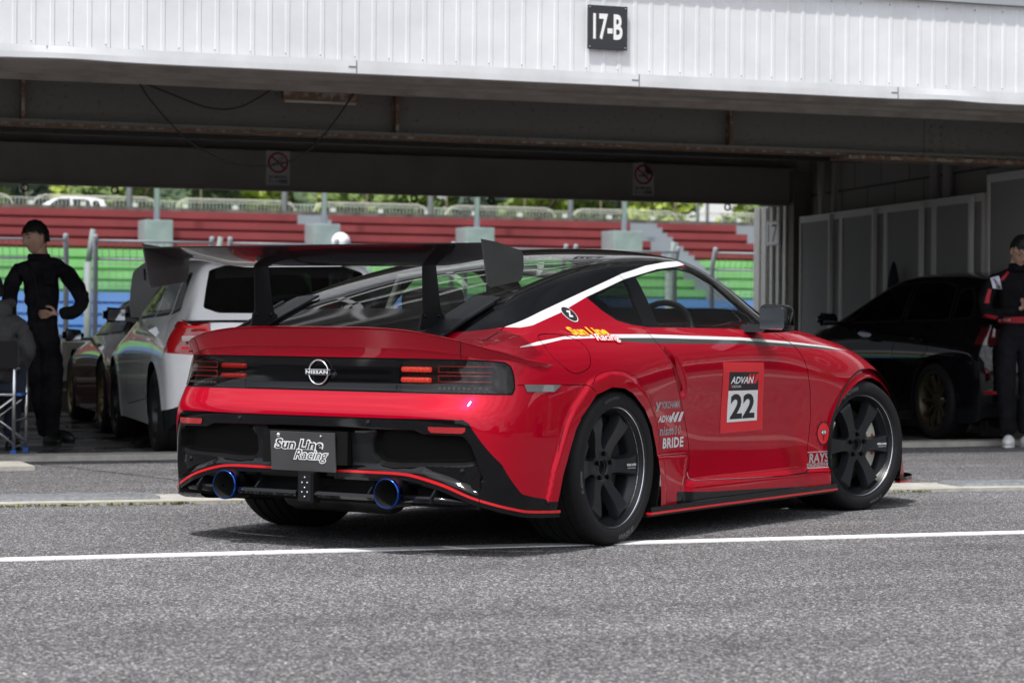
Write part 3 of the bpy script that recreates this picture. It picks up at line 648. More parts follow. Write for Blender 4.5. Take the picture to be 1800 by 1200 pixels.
# tyre scuffs, damp spots and pale specks worn into the apron
rnd = random.Random(31)
mb = MB()
for i in range(9):
    x, y = rnd.uniform(.2, 9), rnd.uniform(6.5, 12.2); L_ = rnd.uniform(.04, .13); w_ = rnd.uniform(.012, .03); a = rnd.uniform(-.3, .3); n = 12
    pts = [(x+L_*math.cos(t_)*math.cos(a)*rnd.uniform(.6, 1.1), y+w_*math.sin(t_)*rnd.uniform(.5, 1.3)+L_*math.cos(t_)*math.sin(a), .0025) for t_ in np.linspace(0, 2*math.pi, n, endpoint=False)]
    mb.add(pts, [tuple(range(n))])
mb.build('asphalt_scars', mat('scar_dark', (.075, .074, .076), .9, bump=(90, .6, .004)), fixn=False, kind='structure')
mb = MB()
for i in range(900):
    x, y = rnd.uniform(.2, 9), rnd.uniform(5.6, 12.3); q = rnd.uniform(.003, .0075); a = rnd.uniform(0, 6)
    mb.add([(x+q*math.cos(a+k*1.57), y+q*math.sin(a+k*1.57), .004) for k in range(4)], [(0, 1, 2, 3)])
mb.build('pale_chips', mat('chip_pale', (.42, .41, .38), .8), fixn=False, kind='stuff', label='pale stone chips showing in the worn asphalt')

# unseen awnings and truck, added to put reflections in paint and glass
def awning(x, y, rz, label, m):
    s = empty('reflection_awning', (x, y, 0), rz, label, 'awning', 'unseen awnings added for reflections')
    mb = MB(); mb.prism([(-2.6, 2.5), (2.6, 2.5), (2.5, 2.75), (0, 3.35), (-2.5, 2.75)], -2.4, 2.4, 'y'); mb.build('roof', m, s)
    for px in (-2.5, 2.5):
        for py in (-2.3, 2.3): mb = MB(); mb.box((px-.04, py-.04, 0), (px+.04, py+.04, 2.5)); mb.build('leg', M_GALV, s)
    mb = MB(); mb.box((-1.2, -.4, 0), (1.0, .4, .8), .02); mb.box((-2.0, -.3, 0), (-1.4, .3, 1.2), .02); mb.build('equipment_cases', mat('case_dark', (.03, .03, .035), .4), s)
awning(25.5, 4.2, .1, 'unseen white awning over cases added for paint highlights, nearer of two', mat('awning_white', (.75, .75, .76), .6))
awning(34.0, 6.8, -.05, 'unseen blue grey awning over cases added for paint reflections, farther of two', mat('awning_grey', (.30, .33, .40), .6))
TR = empty('reflection_truck', (17.5, -7.0, 0), R(12), 'unseen white box truck added behind the camera for paint reflections', 'truck')
mb = MB(); mb.box((-1.2, -4, .9), (1.2, 3, 3.4), .05); mb.build('box', mat('truck_white', (.72, .72, .72), .35), TR)
mb = MB(); mb.box((-1.1, 3.1, .6), (1.1, 4.9, 2.6), .18); mb.build('cab', MATS['truck_white'], TR)
mb = MB(); mb.box((-1.12, 3.6, 1.7), (1.12, 4.6, 2.3), .03); mb.build('cab_window', MATS['dark_pane'], TR)
for y in (-2.6, 3.9):
    for x in (-1.05, 1.05): mb = MB(); mb.lathe([(0, -.14), (.30, -.14), (.46, -.12), (.48, 0), (.46, .12), (0, .14)], 28, 'x', origin=(x, y, .48)); mb.build('wheel', mat('truck_tyre', (.012, .012, .012), .8), TR)

# sheet joints of the drip flashing and a few dribble stains on the cladding
mb = MB()
for x in (4.62, 6.62, 8.62, 2.62): mb.box((x, 14.969, 2.562), (x+.006, 14.9725, 2.648)); mb.box((x-.05, 14.9705, 2.60), (x, 14.9722, 2.612))
GB_(mb, 'flashing_joint', mat('joint_grey', (.22, .22, .23), .6), fixn=False)
# ---------------------------------------------------------------- beyond the exit: pit wall, catch fence, stand, trees
rnd = random.Random(11)
M_PITW = mat('pit_wall', (.30, .285, .25), .9, noise=(2.2, (.035, .032, .026), .42, .62), bump=(18, .4, .01))
s = empty('pit_wall', (10, 24.9, 0), 0, 'low stained concrete pit wall beyond the exit', 'wall')
mb = MB(); mb.box((-35, .0, 0), (45, .25, .70), .02); mb.build('wall_body', M_PITW, s)
mb = MB(); mb.box((-35, -.22, 0), (45, -.003, .24), .02); mb.build('footing', M_CONCD, s)
s = empty('handrail', (3.2, 24.62, 0), 0, 'white tube handrail in front of the stained pit wall', 'handrail'); M_WT = mat('white_tube', (.72, .71, .66), .45)
mb = MB()
for x in (-1.1, 0.02, 1.14): mb.tube([(x, 0, .24), (x, 0, .74)], .032, 8)
mb.build_each('post', M_WT, s)
mb = MB(); mb.tube([(-1.1, 0, .745), (1.14, 0, .745)], .032, 8); mb.tube([(-1.1, 0, .5), (1.14, 0, .5)], .022, 8); mb.tube([(-1.1, 0, .30), (1.14, 0, .30)], .022, 8); mb.build_each('rail', M_WT, s)
mb = MB(); mb.box((0, 0, 0), (.24, .05, .40), .01); o = mb.build('notice_board', mat('board_white', (.66, .65, .60), .6, noise=(8, (.45, .44, .38), .5, .7)), label='blank off-white board beside the handrail behind the maroon coupe', cat='board'); o.location = (4.47, 24.55, .33)
# catch fence panels
M_CF = mat('catch_fence_steel', (.26, .28, .31), .5, .2)
def catch_panel(x0, x1, ends, label):
    y = 32; s = empty('catch_fence_panel', (x0, y, 0), 0, label, 'fence', 'catch fence panels along the pit lane'); L_ = x1-x0
    mb = MB()
    for x, e in ((0, ends[0]), (L_, ends[1])):
        mb.tube([(x, 0, .3), (x, 0, 1.78), (x-.05, -.22, 2.07)], .035, 8)
    mb.build_each('post', M_CF, s)
    mb = MB()
    for z in (.40, .75, 1.76): mb.tube([(0, 0, z), (L_, 0, z)], .018, 6)
    mb.tube([(-.05, -.2, 2.0), (L_-.05, -.2, 2.0)], .018, 6); mb.build_each('rail', M_CF, s)
    mb = MB(); n = int(L_/.09)
    for i in range(1, n): x = L_*i/n; mb.tube([(x, 0, .4), (x, 0, 1.76), (x-.05, -.2, 2.0)], .0042, 3, cap=False, smooth=False)
    for z in np.arange(.5, 1.76, .1): mb.tube([(0, 0, z), (L_, 0, z)], .0035, 3, cap=False, smooth=False)
    mb.build('wire_mesh', M_CF, s, fixn=False)
lab = ['catch fence panel left of the standing man', 'catch fence panel behind the standing man in black', 'catch fence panel between the standing man and the spoiler', 'catch fence panel behind the white hatchback roof', 'catch fence panel behind the middle of the spoiler', 'catch fence panel behind the rear window', 'catch fence panel behind the coupe roof', 'catch fence panel behind the windscreen pillar', 'catch fence panel right of the coupe roof beside the shutter guide']
xs_ = [(-.1, 2.45), (3.3, 5.88), (6.27, 7.9), (8.1, 9.6), (9.75, 11.3), (11.5, 13.0), (13.15, 14.75)]
for i, (a, b_) in enumerate([(3.3, 5.88), (6.27, 7.85), (8.1, 9.6), (9.75, 11.3), (11.5, 13.0), (13.15, 14.75), (15.35, 18.2)]):
    catch_panel(a, b_, (1, 1), ['catch fence panel behind the standing man in black', 'catch fence panel between the standing man and the spoiler', 'catch fence panel behind the white hatchback roof', 'catch fence panel behind the middle of the spoiler', 'catch fence panel behind the rear window', 'catch fence panel behind the coupe roof', 'catch fence panel right of the coupe roof beside the shutter guide'][i])
def fpost(x, h, y=33.2):
    mb = MB(); mb.tube([(0, 0, 0), (0, 0, h-.45)], .055, 8); mb.tube([(0, 0, h-.5), (.06, -.05, h)], .04, 8); o = mb.build('fence_post', mat('post_green_grey', (.22, .26, .25), .6), cat='post', group='bent posts behind the catch fence'); o.location = (x, y, 0); return o
fpost(6.40, 2.2)['label'] = 'bent grey green post in the gap right of the standing man'
fpost(8.2, 2.13)['label'] = 'bent grey green post above the left end of the spoiler'
fpost(15.2, 2.2)['label'] = 'bent grey green post right of the coupe roof'
s = empty('globe_lamp', (12.09, 40, 0), 0, 'white globe lamp showing above the black rear wing', 'lamp')
mb = MB(); mb.sphere((0, 0, 2.33), .165, 20); mb.build('globe', mat('globe_white', (.8, .8, .8), .4), s)
mb = MB(); mb.tube([(0, 0, 0), (0, 0, 2.2)], .04, 8); mb.build('pole', M_CF, s)
s = empty('control_cabinet', (14.63, 50, 0), 0, 'grey twin door cabinet in front of the green seats', 'cabinet')
mb = MB(); mb.box((0, 0, 0), (1.0, .5, 2.22), .02); mb.build('body', mat('cabinet_grey', (.34, .36, .38), .6), s)
mb = MB(); mb.box((.05, -.02, .2), (.46, -.003, 2.12)); mb.box((.54, -.02, .2), (.95, -.003, 2.12)); mb.build_each('door', mat('cabinet_pale', (.5, .52, .54), .6), s)
# grandstand
s = empty('grandstand', (20, 55, 0), 0, 'concrete grandstand with blue, green and red painted seat rows', 'grandstand')
M_BL = mat('seat_blue', (.12, .28, .55), .7, noise=(.9, (.09, .22, .46), .35, .65)); M_GR = mat('seat_green', (.23, .52, .19), .7, noise=(.9, (.17, .42, .14), .35, .65)); M_RD = mat('seat_red', (.26, .045, .047), .7, noise=(.9, (.20, .034, .038), .35, .65)); M_STP = mat('step_grey', (.24, .27, .29), .8)
rows = []; D0 = 55.0; dd = .72
def pz(ypx, Y): return CAMH+(561.5-ypx)/4238.3*(Y*.934+4.2)   # height that shows at this row
bnd = [597, 576.5, 556, 535, 514, 495, 476, 457, 438, 420.5, 403, 385.5, 368]
X_A, X_B = -20, 60
stairs = [(17.85, 18.62), (27.75, 28.75), (30.9, 31.9), (8.2, 8.9), (41, 42), (0, 1)]
stairs = [(x, x+.95) for x in (-2.2, 7.9, 17.8, 27.65, 37.5)]
stairs[3] = (27.6, 28.6); stairs.insert(4, (30.95, 32.1))
for nm, m, ks in (('blue_seat_rows', M_BL, range(0, 4)), ('green_seat_rows', M_GR, range(4, 8)), ('red_seat_rows', M_RD, range(8, 12))):
    mb = MB()
    for k in ks:
        Y = D0+dd*k; z0, z1 = pz(bnd[k], Y), pz(bnd[k+1], Y)
        segs = []; a = X_A
        if nm == 'red_seat_rows' or nm == 'green_seat_rows':
            for p, q in sorted(stairs): segs.append((a, p)); a = q
        segs.append((a, X_B))
        for p, q in segs:
            mb.box((p-20, Y-55, z0+.07), (q-20, Y-55+.40, z1-.003)); mb.box((p-20, Y-55+.12, z0-.02), (q-20, Y-55+.9, z0+.068))
    mb.build(nm, m, s)
for p, q in stairs:
    mb = MB()
    for k in range(4, 12):
        Y = D0+dd*k; z0, z1 = pz(bnd[k], Y), pz(bnd[k+1], Y)
        for j in range(2): mb.box((p-20, Y-55+.36*j, z0-.3), (q-20, Y-55+.36*j+.6, z0+(z1-z0)*(j+1)/2))
    mb.build('stairway', M_STP, s)
Yt = D0+dd*12; zt = pz(bnd[12], Yt)
mb = MB(); mb.box((X_A-20, -.3, 0), (X_B-20, -.003, pz(597, D0))); mb.box((X_A-20, 0.4, 0), (X_B-20, 9, .45)); mb.build('front_wall', M_CONCD, s)
ZT = zt
# plinths with light poles
M_POLE = mat('pole_grey', (.50, .54, .60), .4, .3)
for i, (x, w_) in enumerate([(13.5, .72), (17.95, .72), (22.22, .80), (26.53, .86)]):
    lbl = ['leftmost concrete plinth with pole on the red seats', 'concrete plinth with pole beside the grey steps, above the wing', 'concrete plinth with pole on the red seats above the wing end plate', 'concrete plinth with pole on the red seats above the coupe roof'][i]
    p = empty('plinth_pole', (x, 60.6, 0), 0, lbl, 'pole', 'concrete plinths with poles on the stand')
    mb = MB(); mb.box((-w_/2, 0, 2.0), (w_/2, .9, 3.50), .03); mb.build('plinth', mat('plinth_grey', (.26, .30, .31), .8, noise=(2.5, (.2, .235, .24), .4, .7)), p)
    mb = MB(); mb.tube([(0, .3, 3.4), (0, .3, 7.5)], .075, 10); mb.build('pole', M_POLE, p)
for i, x in enumerate((15.12, 19.95, 24.71, 29.48, 34.0, 34.35)):
    mb = MB(); mb.tube([(0, 0, 0), (0, 0, 8)], .10 if i < 4 else .06, 8); o = mb.build('lighting_pole', mat('pole_dark', (.13, .14, .15), .5, .3), cat='pole', group='dark poles behind the stand',
        label=['dark pole behind the stand, leftmost', 'dark pole behind the stand right of the no smoking sign', 'dark pole behind the stand in the middle of the view', 'dark pole behind the stand above the rear window', 'thin dark pole, left of the pair near the patch of sky', 'thin dark pole, right of the pair near the patch of sky'][i]); o.location = (x, 72, 0)
# bank behind the stand, white track fence
M_GRASS = mat('grass_bank', (.16, .20, .05), .95, noise=(.6, (.09, .14, .035), .4, .6))
sheet('grass_bank', [(-60, 66), (120, 66), (120, 160), (-60, 160)], 4.0, M_GRASS)
mb = MB(); mb.box((-60, 64.6, 0), (120, 66, 4.0)); mb.build('terrace_wall', M_CONCD, kind='structure')
s = empty('white_fence', (20, 75, 4.0), 0, 'long white picket fence along the top of the bank', 'fence'); M_WF = mat('fence_white', (.60, .62, .62), .5)
zf = .74
mb = MB()
for z in (.28, .70): mb.box((-30, 0, z-.012), (60, .03, z+.012))
mb.build_each('rail', M_WF, s)
mb = MB()
for x in np.arange(-30, 60, 1.62): mb.box((x-.08, -.02, 0), (x+.08, .05, .62))
mb.build_each('post', M_WF, s)
mb = MB()
for x in np.arange(-30, 60, .12): mb.box((x-.007, .006, .28), (x+.007, .024, .70))
mb.build('pickets', M_WF, s)
s = empty('hoop_rail', (20, 76.5, 4.0), 0, 'row of grey tube hoops behind the white picket fence', 'railing')
mb = MB()
for x in np.arange(-30, 60, 4.6): mb.tube([(x, 0, 0), (x, 0, .62), (x+.15, 0, .8), (x+.35, 0, .86), (x+3.6, 0, .86), (x+3.8, 0, .8), (x+3.95, 0, .62), (x+3.95, 0, 0)], .03, 6)
mb.build_each('hoop', mat('hoop_grey', (.52, .50, .46), .5), s)
s = empty('pole_wire_fence', (20, 79, 4.0), 0, 'tall thin wire fence on slender posts before the trees', 'fence')
mb = MB()
for x in np.arange(-30, 60, 2.9): mb.tube([(x, 0, 0), (x, 0, 3.2)], .035, 6)
mb.build_each('post', mat('wire_post', (.28, .22, .17), .6), s)
mb = MB()
for z in (.9, 1.6, 2.3, 3.0): mb.tube([(-30, 0, z), (60, 0, z)], .012, 4, cap=False)
mb.build_each('wire', MATS['wire_post'], s)
# ---- trees
M_LEAF = []
for i, (a, b_) in enumerate([((.15, .21, .05), (.09, .14, .035)), ((.34, .42, .07), (.22, .29, .05)), ((.09, .13, .055), (.06, .09, .045)), ((.15, .21, .05), (.09, .14, .04)), ((.10, .13, .10), (.07, .10, .085))]):
    M_LEAF.append(mat('leaves_%s' % ['green', 'lime', 'dark', 'mid', 'hazy'][i], a, .8, noise=(.5, b_, .4, .6)))
M_BARK = mat('bark', (.09, .07, .05), .9)
def tree(x, y, z, h, w_, kind, label, n=1500, leaf=.26, seed=0):
    r = random.Random(seed); s = empty('tree', (x, y, z), r.uniform(0, 6), label, 'tree', 'trees behind the stand')
    mb = MB(); mb.tube([(0, 0, -.3), (.05, 0, h*.25), (.1, .1, h*.55), (.05, .1, h*.85)], [w_*.045, w_*.035, w_*.022, .02], 7)
    for k in range(7):
        a = r.uniform(0, 6.28); z0 = h*r.uniform(.2, .55); mb.tube([(.05, 0, z0), (w_*.2*math.cos(a), w_*.2*math.sin(a), z0+h*.15), (w_*.38*math.cos(a), w_*.38*math.sin(a), z0+h*.28)], [.08, .05, .02], 5)
    mb.build('trunk', M_BARK, s)
    cl = []
    for k in range(16):
        a = r.uniform(0, 6.28); q = math.sqrt(r.random())*.36*w_; zz = h*r.uniform(.25, .88); sh = 1-.5*abs(zz/h-.5)*2
        cl.append((q*math.cos(a)*sh, q*math.sin(a)*sh, zz, r.uniform(.13, .23)*w_))
    V = []; F = []
    for i in range(n):
        c = cl[i % len(cl)]; d = Vector((r.gauss(0, 1), r.gauss(0, 1), r.gauss(0, 1))).normalized()*c[3]*r.uniform(.6, 1.08)
        p = Vector(c[:3])+Vector((d.x, d.y, d.z*.75)); s1 = leaf*r.uniform(.5, 1.2)
        u = Vector((r.gauss(0, 1), r.gauss(0, 1), r.gauss(0, .6))).normalized()*s1; v = u.orthogonal().normalized()*s1*.6
        k0 = len(V); V += [tuple(p-u), tuple(p+v), tuple(p+u), tuple(p-v)]; F.append((k0, k0+1, k0+2, k0+3))
    pmesh('crown', V, F, M_LEAF[kind], s, smooth=False)
kn = ['green', 'lime green', 'dark', 'mid green', 'hazy grey green']
spots = []
for i in range(30):
    x = 4+i*1.75+rnd.uniform(-.6, .6); y = rnd.uniform(84, 96); k = [2, 1, 0, 3, 1, 0, 4, 1, 3, 0][i % 10]
    h = rnd.uniform(2.0, 3.4) if k in (1, 3) else rnd.uniform(3.5, 5.5); w_ = rnd.uniform(2.6, 4.4)
    spots.append((x, y, h, w_, k))
for i, (x, y, h, w_, k) in enumerate(spots):
    px = 900+4238*((x*math.cos(HEAD)-y*math.sin(HEAD))/(x*math.sin(HEAD)+y*math.cos(HEAD)))
    if 1180 < px < 1290: h = min(h, 2.0)
    where = 'far left of the view' if px < 200 else 'left of the first plinth pole' if px < 275 else 'between the first plinth pole and the no smoking sign' if px < 470 else 'below the flat no smoking sign' if px < 560 else 'above the left half of the wing' if px < 720 else 'above the right half of the wing' if px < 900 else 'above the rear window' if px < 1050 else 'above the coupe roof' if px < 1180 else 'below the patch of sky' if px < 1290 else 'beside the shutter guide'
    tree(x, y, 3.9, h, w_, k, '%s %s tree %s' % (['round', 'low', 'broad'][i % 3], kn[k], where), n=1300, seed=i)
# wooded hill in the distance
V = []; F = []; nx, ny = 120, 14; r2 = random.Random(3)
for i in range(nx+1):
    for j in range(ny+1):
        x = -120+i*4.2; y = 180+j*14
        base = 22*(.55+.25*math.sin(x*.02+1.2)+.2*math.sin(x*.051))*(1-math.exp(-j*.35))
        dip = 1-.80*math.exp(-((x-78-(y-180)*.42)/16)**2)
        V.append((x, y, 4+base*dip+(r2.uniform(-.9, .9) if j else 0)))
for i in range(nx):
    for j in range(ny): a = i*(ny+1)+j; F.append((a, a+ny+1, a+ny+2, a+1))
pmesh('hill', V, F, mat('hill_woods', (.075, .115, .055), .95, noise=(.16, (.045, .075, .04), .4, .6), bump=(.35, 1, 2)), kind='structure')
V = []; F = []; r2 = random.Random(8)
for i in range(26000):
    x = r2.uniform(-40, 190); y = r2.uniform(176, 300); base = 22*(.55+.25*math.sin(x*.02+1.2)+.2*math.sin(x*.051))*(1-math.exp(-((y-180)/14)*.35)) if y > 180 else 0
    dip = 1-.80*math.exp(-((x-78-(y-180)*.42)/16)**2); z = 4+base*dip+r2.uniform(0, 2.6)
    s1 = r2.uniform(.4, 1.0); u = Vector((r2.gauss(0, 1), r2.gauss(0, 1), r2.gauss(0, .7))).normalized()*s1; v = u.orthogonal().normalized()*s1*.7; p = Vector((x, y, z)); k0 = len(V)
    V += [tuple(p-u), tuple(p+v), tuple(p+u), tuple(p-v)]; F.append((k0, k0+1, k0+2, k0+3))
o = pmesh('far_wood', V, F, [mat('wood_a', (.085, .13, .05), .9), mat('wood_b', (.13, .18, .06), .9), mat('wood_c', (.05, .085, .045), .9)], slots=[int(hash((int(V[f[0]][0]/3), int(V[f[0]][1]/5))) % 3) for f in F], smooth=False, kind='stuff', label='distant wooded hillside of mixed green trees')
# ---------------------------------------------------------------- racing coupe: control nets (x forward from rear axle, y left, z up)
def coupe_nets():
    A = []   # columns from rear centre round the corner to the nose, 10 levels bottom->belt
    def col(x, y, z):
        f = lambda a: [a]*10 if not isinstance(a, (list, tuple)) else a
        A.append(np.stack([f(x), f(y), f(z)], -1).astype(float))
    rx = [-.915, -.932, -.945, -.965, -.950, -.895, -.885, -.885, -.893, -.900]; rz = [.300, .37, .46, .560, .610, .660, .73, .80, .835, .865]
    col(rx, 0, rz); col(rx, .25, rz)
    col([a+.004 for a in rx], .48, rz)
    col([a+.022 for a in rx], .65, [.27, .35, .45, .555, .607, .660, .73, .80, .835, .862])
    col([-.872, -.880, -.885, -.897, -.880, -.835, -.822, -.818, -.818, -.818], [.815, .815, .815, .812, .80, .785, .775, .765, .755, .74], [.22, .30, .42, .545, .605, .663, .73, .797, .830, .857])
    col([-.760, -.760, -.760, -.765, -.755, -.738, -.728, -.722, -.722, -.725], [.878, .880, .885, .888, .884, .875, .866, .852, .828, .79], [.18, .26, .38, .52, .60, .67, .74, .800, .843, .875])
    Z = [.17, .24, .345, .47, .585, .675, .755, .825, .875]
    col(-.62, [.910, .914, .917, .918, .914, .907, .897, .875, .842, .80], Z+[.900])
    col(-.45, [.930, .934, .936, .936, .932, .927, .916, .892, .852, .80], Z+[.918])
    Z = [.145, .22, .345, .465, .585, .68, .76, .835, .89]
    col(-.25, [.938, .942, .944, .944, .944, .943, .936, .908, .862, .80], Z+[.930])
    col(0, [.942, .946, .948, .948, .948, .950, .944, .914, .866, .80], Z+[.938])
    col(.25, [.938, .942, .942, .938, .938, .944, .940, .912, .866, .803], Z+[.942])
    col(.5, [.915, .915, .908, .902, .906, .920, .924, .906, .866, .808], Z+[.944])
    col(.8, [.902, .900, .888, .884, .892, .904, .910, .900, .868, .815], Z+[.943])
    col(1.2, [.896, .893, .882, .879, .886, .896, .902, .895, .868, .82], Z+[.940])
    col(1.6, [.896, .894, .884, .882, .888, .897, .901, .893, .868, .823], Z+[.934])
    col(1.9, [.905, .905, .892, .890, .897, .905, .906, .893, .864, .818], Z[:6]+[.755, .825, .880, .918])
    col(2.15, [.92, .92, .915, .915, .918, .922, .918, .898, .858, .803], Z[:6]+[.75, .815, .865, .900])
    col(2.35, [.93, .93, .93, .93, .932, .935, .925, .898, .850, .788], Z[:6]+[.742, .80, .852, .886])
    col(2.55, [.935, .935, .935, .935, .937, .936, .920, .885, .835, .77], [.15, .23, .34, .46, .58, .67, .735, .792, .834, .864])
    col(2.75, [.93, .93, .93, .93, .93, .924, .900, .860, .806, .742], [.15, .23, .34, .46, .57, .65, .712, .762, .80, .826])
    col(2.95, [.915, .915, .915, .912, .905, .890, .862, .820, .770, .71], [.14, .22, .33, .45, .54, .61, .668, .714, .748, .773])
    col(3.12, [.885, .885, .88, .87, .855, .83, .80, .76, .715, .66], [.15, .21, .3, .4, .49, .56, .612, .655, .69, .715])
    col([3.34, 3.33, 3.29, 3.26, 3.25, 3.24, 3.23, 3.23, 3.22, 3.22], [.82, .81, .79, .77, .75, .73, .70, .67, .64, .6], [.13, .2, .28, .37, .45, .51, .555, .59, .615, .635])
    col([3.44, 3.43, 3.39, 3.36, 3.35, 3.34, 3.33, 3.33, 3.32, 3.32], .5, [.13, .2, .28, .37, .45, .50, .54, .575, .6, .62])
    col(3.43, .25, [.13, .2, .28, .37, .45, .50, .54, .575, .6, .615])
    col(3.44, 0, [.13, .2, .28, .37, .45, .50, .54, .575, .6, .615])
    A = np.array(A)
    # top: stations (x side, x centre, belt, rail, centre height)
    sx = [-.9, -.8, -.7, -.6, -.5, -.4, -.2, 0, .2, .4, .6, .8, 1.0, 1.2, 1.35, 1.5, 1.65, 1.8, 1.95, 2.1, 2.25, 2.4, 2.6, 2.8, 3.0, 3.2, 3.32]
    zc = [.872, .905, .945, .982, 1.018, 1.056, 1.125, 1.187, 1.237, 1.275, 1.299, 1.314, 1.324, 1.328, 1.320, 1.292, 1.240, 1.170, 1.090, 1.01, .960, .945, .925, .89, .83, .72, .62]
    yr = [.56, .60, .60, .595, .59, .588, .583, .578, .573, .568, .565, .565, .570, .58, .595, .625, .66, .69, .715, .73, .72, .68, .60, .56, .52, .48, .45]
    zr = [.866, .893, .925, .960, .994, 1.030, 1.092, 1.141, 1.182, 1.215, 1.240, 1.256, 1.266, 1.262, 1.236, 1.170, 1.090, 1.010, .960, .93, .925, .915, .895, .86, .80, .70, .61]
    ext = [sx.index(v) for v in (-.5,)][0]
    B = []
    bx = A[5:, -1, 0]; by = A[5:, -1, 1]; bz = A[5:, -1, 2]
    for k, x in enumerate(sx):
        if k == 0:   # lip follows belt of the rear wrap columns
            P = [A[4, -1], A[4, -1]*.5+A[3, -1]*.5, A[3, -1]*[1, 1, 1.002], A[3, -1]*.5+A[2, -1]*.5, A[2, -1], A[2, -1]*.5+A[1, -1]*.5, A[1, -1], A[0, -1]]
            B.append([np.array(p) for p in P]); continue
        xs_ = x+(.075 if k == 1 else .03 if k == 2 else 0)
        if k == 1: yb, zb = A[5, -1, 1], A[5, -1, 2]
        else: yb, zb = np.interp(xs_, bx[:16], by[:16]), np.interp(xs_, bx[:16], bz[:16])
        if x > 3.05: yb, zb = np.interp(x, [3.12, 3.22, 3.32], [.66, .6, .5]), np.interp(x, [3.12, 3.22, 3.32], [.688, .635, .62])
        r = np.array([yr[k], zr[k]]); b = np.array([yb, zb]); hgt = r[1]-zb
        if hgt > .06: g = b+np.array([-.022, .018])
        else: g = b*.75+r*.25
        d = r-g; nrm = np.array([-d[1], d[0]]); nrm = -nrm/np.linalg.norm(nrm)
        bul = .012 if hgt > .1 else 0
        q1 = g+d*.36+nrm*bul; q2 = g+d*.72+nrm*bul
        dz = zc[k]-r[1]
        pts = [b, g, q1, q2, r+(0 if hgt < .06 else 1)*np.array([.004, .004]), np.array([r[0]*.80, r[1]+dz*.50]), np.array([r[0]*.42, r[1]+dz*.92]), np.array([0, zc[k]])]
        xx = [xs_+(x-xs_)*j/7 for j in range(8)]
        B.append([np.array([xx[j], pts[j][0], pts[j][1]]) for j in range(8)])
    B = np.array(B)
    return A, B
def coupe_half(step=.009):
    A, B = coupe_nets()
    tu = dense_t(A[:, 3:6], step); tv = dense_t(np.swapaxes(A, 0, 1)[:, 4:12], step)
    GA = surf_grid(A, tu, tv, ('m', 'm'), ('e', 'e'))
    tb = dense_t(B[:, 3:], step*1.15); tw = dense_t(np.swapaxes(B, 0, 1)[:, 8:14], step*1.3)
    GB = surf_grid(B, tb, tw, ('e', 'e'), ('e', 'm'))
    return GA, GB
# ---------------------------------------------------------------- the red racing coupe
M_RED = mat('candy_red', (.47, .0003, .017), .28, .38, .85, .012, spec=.0); t, N, Lk, b = nodes(M_RED)
vv = N.new('ShaderNodeTexVoronoi'); vv.inputs['Scale'].default_value = 2200; tt = N.new('ShaderNodeTexCoord'); Lk.new(tt.outputs['Object'], vv.inputs['Vector'])
mr = N.new('ShaderNodeMapRange'); mr.inputs[3].default_value = .22; mr.inputs[4].default_value = .40; Lk.new(vv.outputs['Distance'], mr.inputs[0]); Lk.new(mr.outputs[0], b.inputs['Roughness'])
b.inputs['Coat IOR'].default_value = 1.42
M_BLK = mat('gloss_black', (.003, .003, .004), .06, spec=.34)
M_STRW = mat('stripe_white', (.72, .72, .72), .35, 0, .6, .05)
M_STRG = mat('stripe_grey', (.045, .05, .048), .35, 0, .6, .05)
M_SATIN = mat('satin_black', (.010, .011, .013), .42, 0, .0, spec=.2)
M_MATTE = mat('matte_black', (.004, .004, .004), .7, spec=.15, bump=(300, .3, .001))
M_GAP = mat('panel_gap', (.002, .002, .002), .9)
M_CARB = carbon('carbon_fibre', (.010, .010, .011), (.020, .020, .021), 160, .25); M_CARBM = carbon('carbon_plate', (.035, .035, .036), (.095, .095, .098), 210, .38, .6)
M_GLS = glass('side_glass', (.80, .84, .81), 1.45); M_GLD = glass('dark_glass', (.055, .06, .062), 1.6); M_GLR = glass('rear_glass', (.66, .70, .67), 1.6)
M_LENS = glass('smoked_lens', (.55, .50, .50), 1.5); M_INT = mat('cabin_black', (.018, .018, .019), .8); M_LIPRED = mat('lip_red', (.62, .004, .010), .35, 0, .6, .05)
M_CHROME = mat('chrome', (.75, .75, .77), .08, 1); M_TYRE = mat('tyre', (.009, .009, .010), .70, spec=.3, bump=(90, .25, .002)); M_LETW = mat('decal_white', (.66, .66, .67), .45); M_LETS = mat('decal_silver', (.42, .42, .43), .4, .3)
ARCH_R = [(-.505, .0), (-.497, .12), (-.486, .205), (-.452, .33), (-.403, .436), (-.365, .510), (-.316, .569), (-.207, .657), (-.08, .687), (.02, .681), (.094, .658), (.213, .585), (.29, .507), (.337, .407), (.362, .30), (.372, .20), (.373, .0)]
ARCH_F = [(2.135, .0), (2.139, .2), (2.149, .34), (2.168, .45), (2.200, .522), (2.253, .580), (2.323, .625), (2.425, .668), (2.528, .688), (2.633, .686), (2.74, .660), (2.85, .608), (2.928, .543), (2.975, .44), (2.99, .3), (2.985, .0)]
POCKET = smooth_poly([(.335, .500), (.54, .498), (.60, .488), (.745, .486), (.772, .44), (.775, .385), (.6, .372), (.335, .368)], n=3)
RECESS = np.array([(-.2, .516), (.54, .514), (.57, .498), (.745, .496), (.778, .45), (.815, .33), (.79, .27), (.70, .30), (.55, .345), (.3, .352), (-.2, .352)])
HANDLE = smooth_poly([(.475, .850), (.535, .822), (.60, .765), (.648, .695), (.652, .645), (.622, .630), (.592, .675), (.545, .745)], n=4)
STRIPE = [(-.549, .941), (-.252, 1.010), (.140, 1.096), (.570, 1.189), (.828, 1.232), (1.05, 1.256), (1.19, 1.262), (1.21, 1.246), (1.12, 1.236), (.9, 1.217), (.554, 1.163), (.150, 1.076), (-.132, 1.005), (-.405, .950), (-.49, .940)]
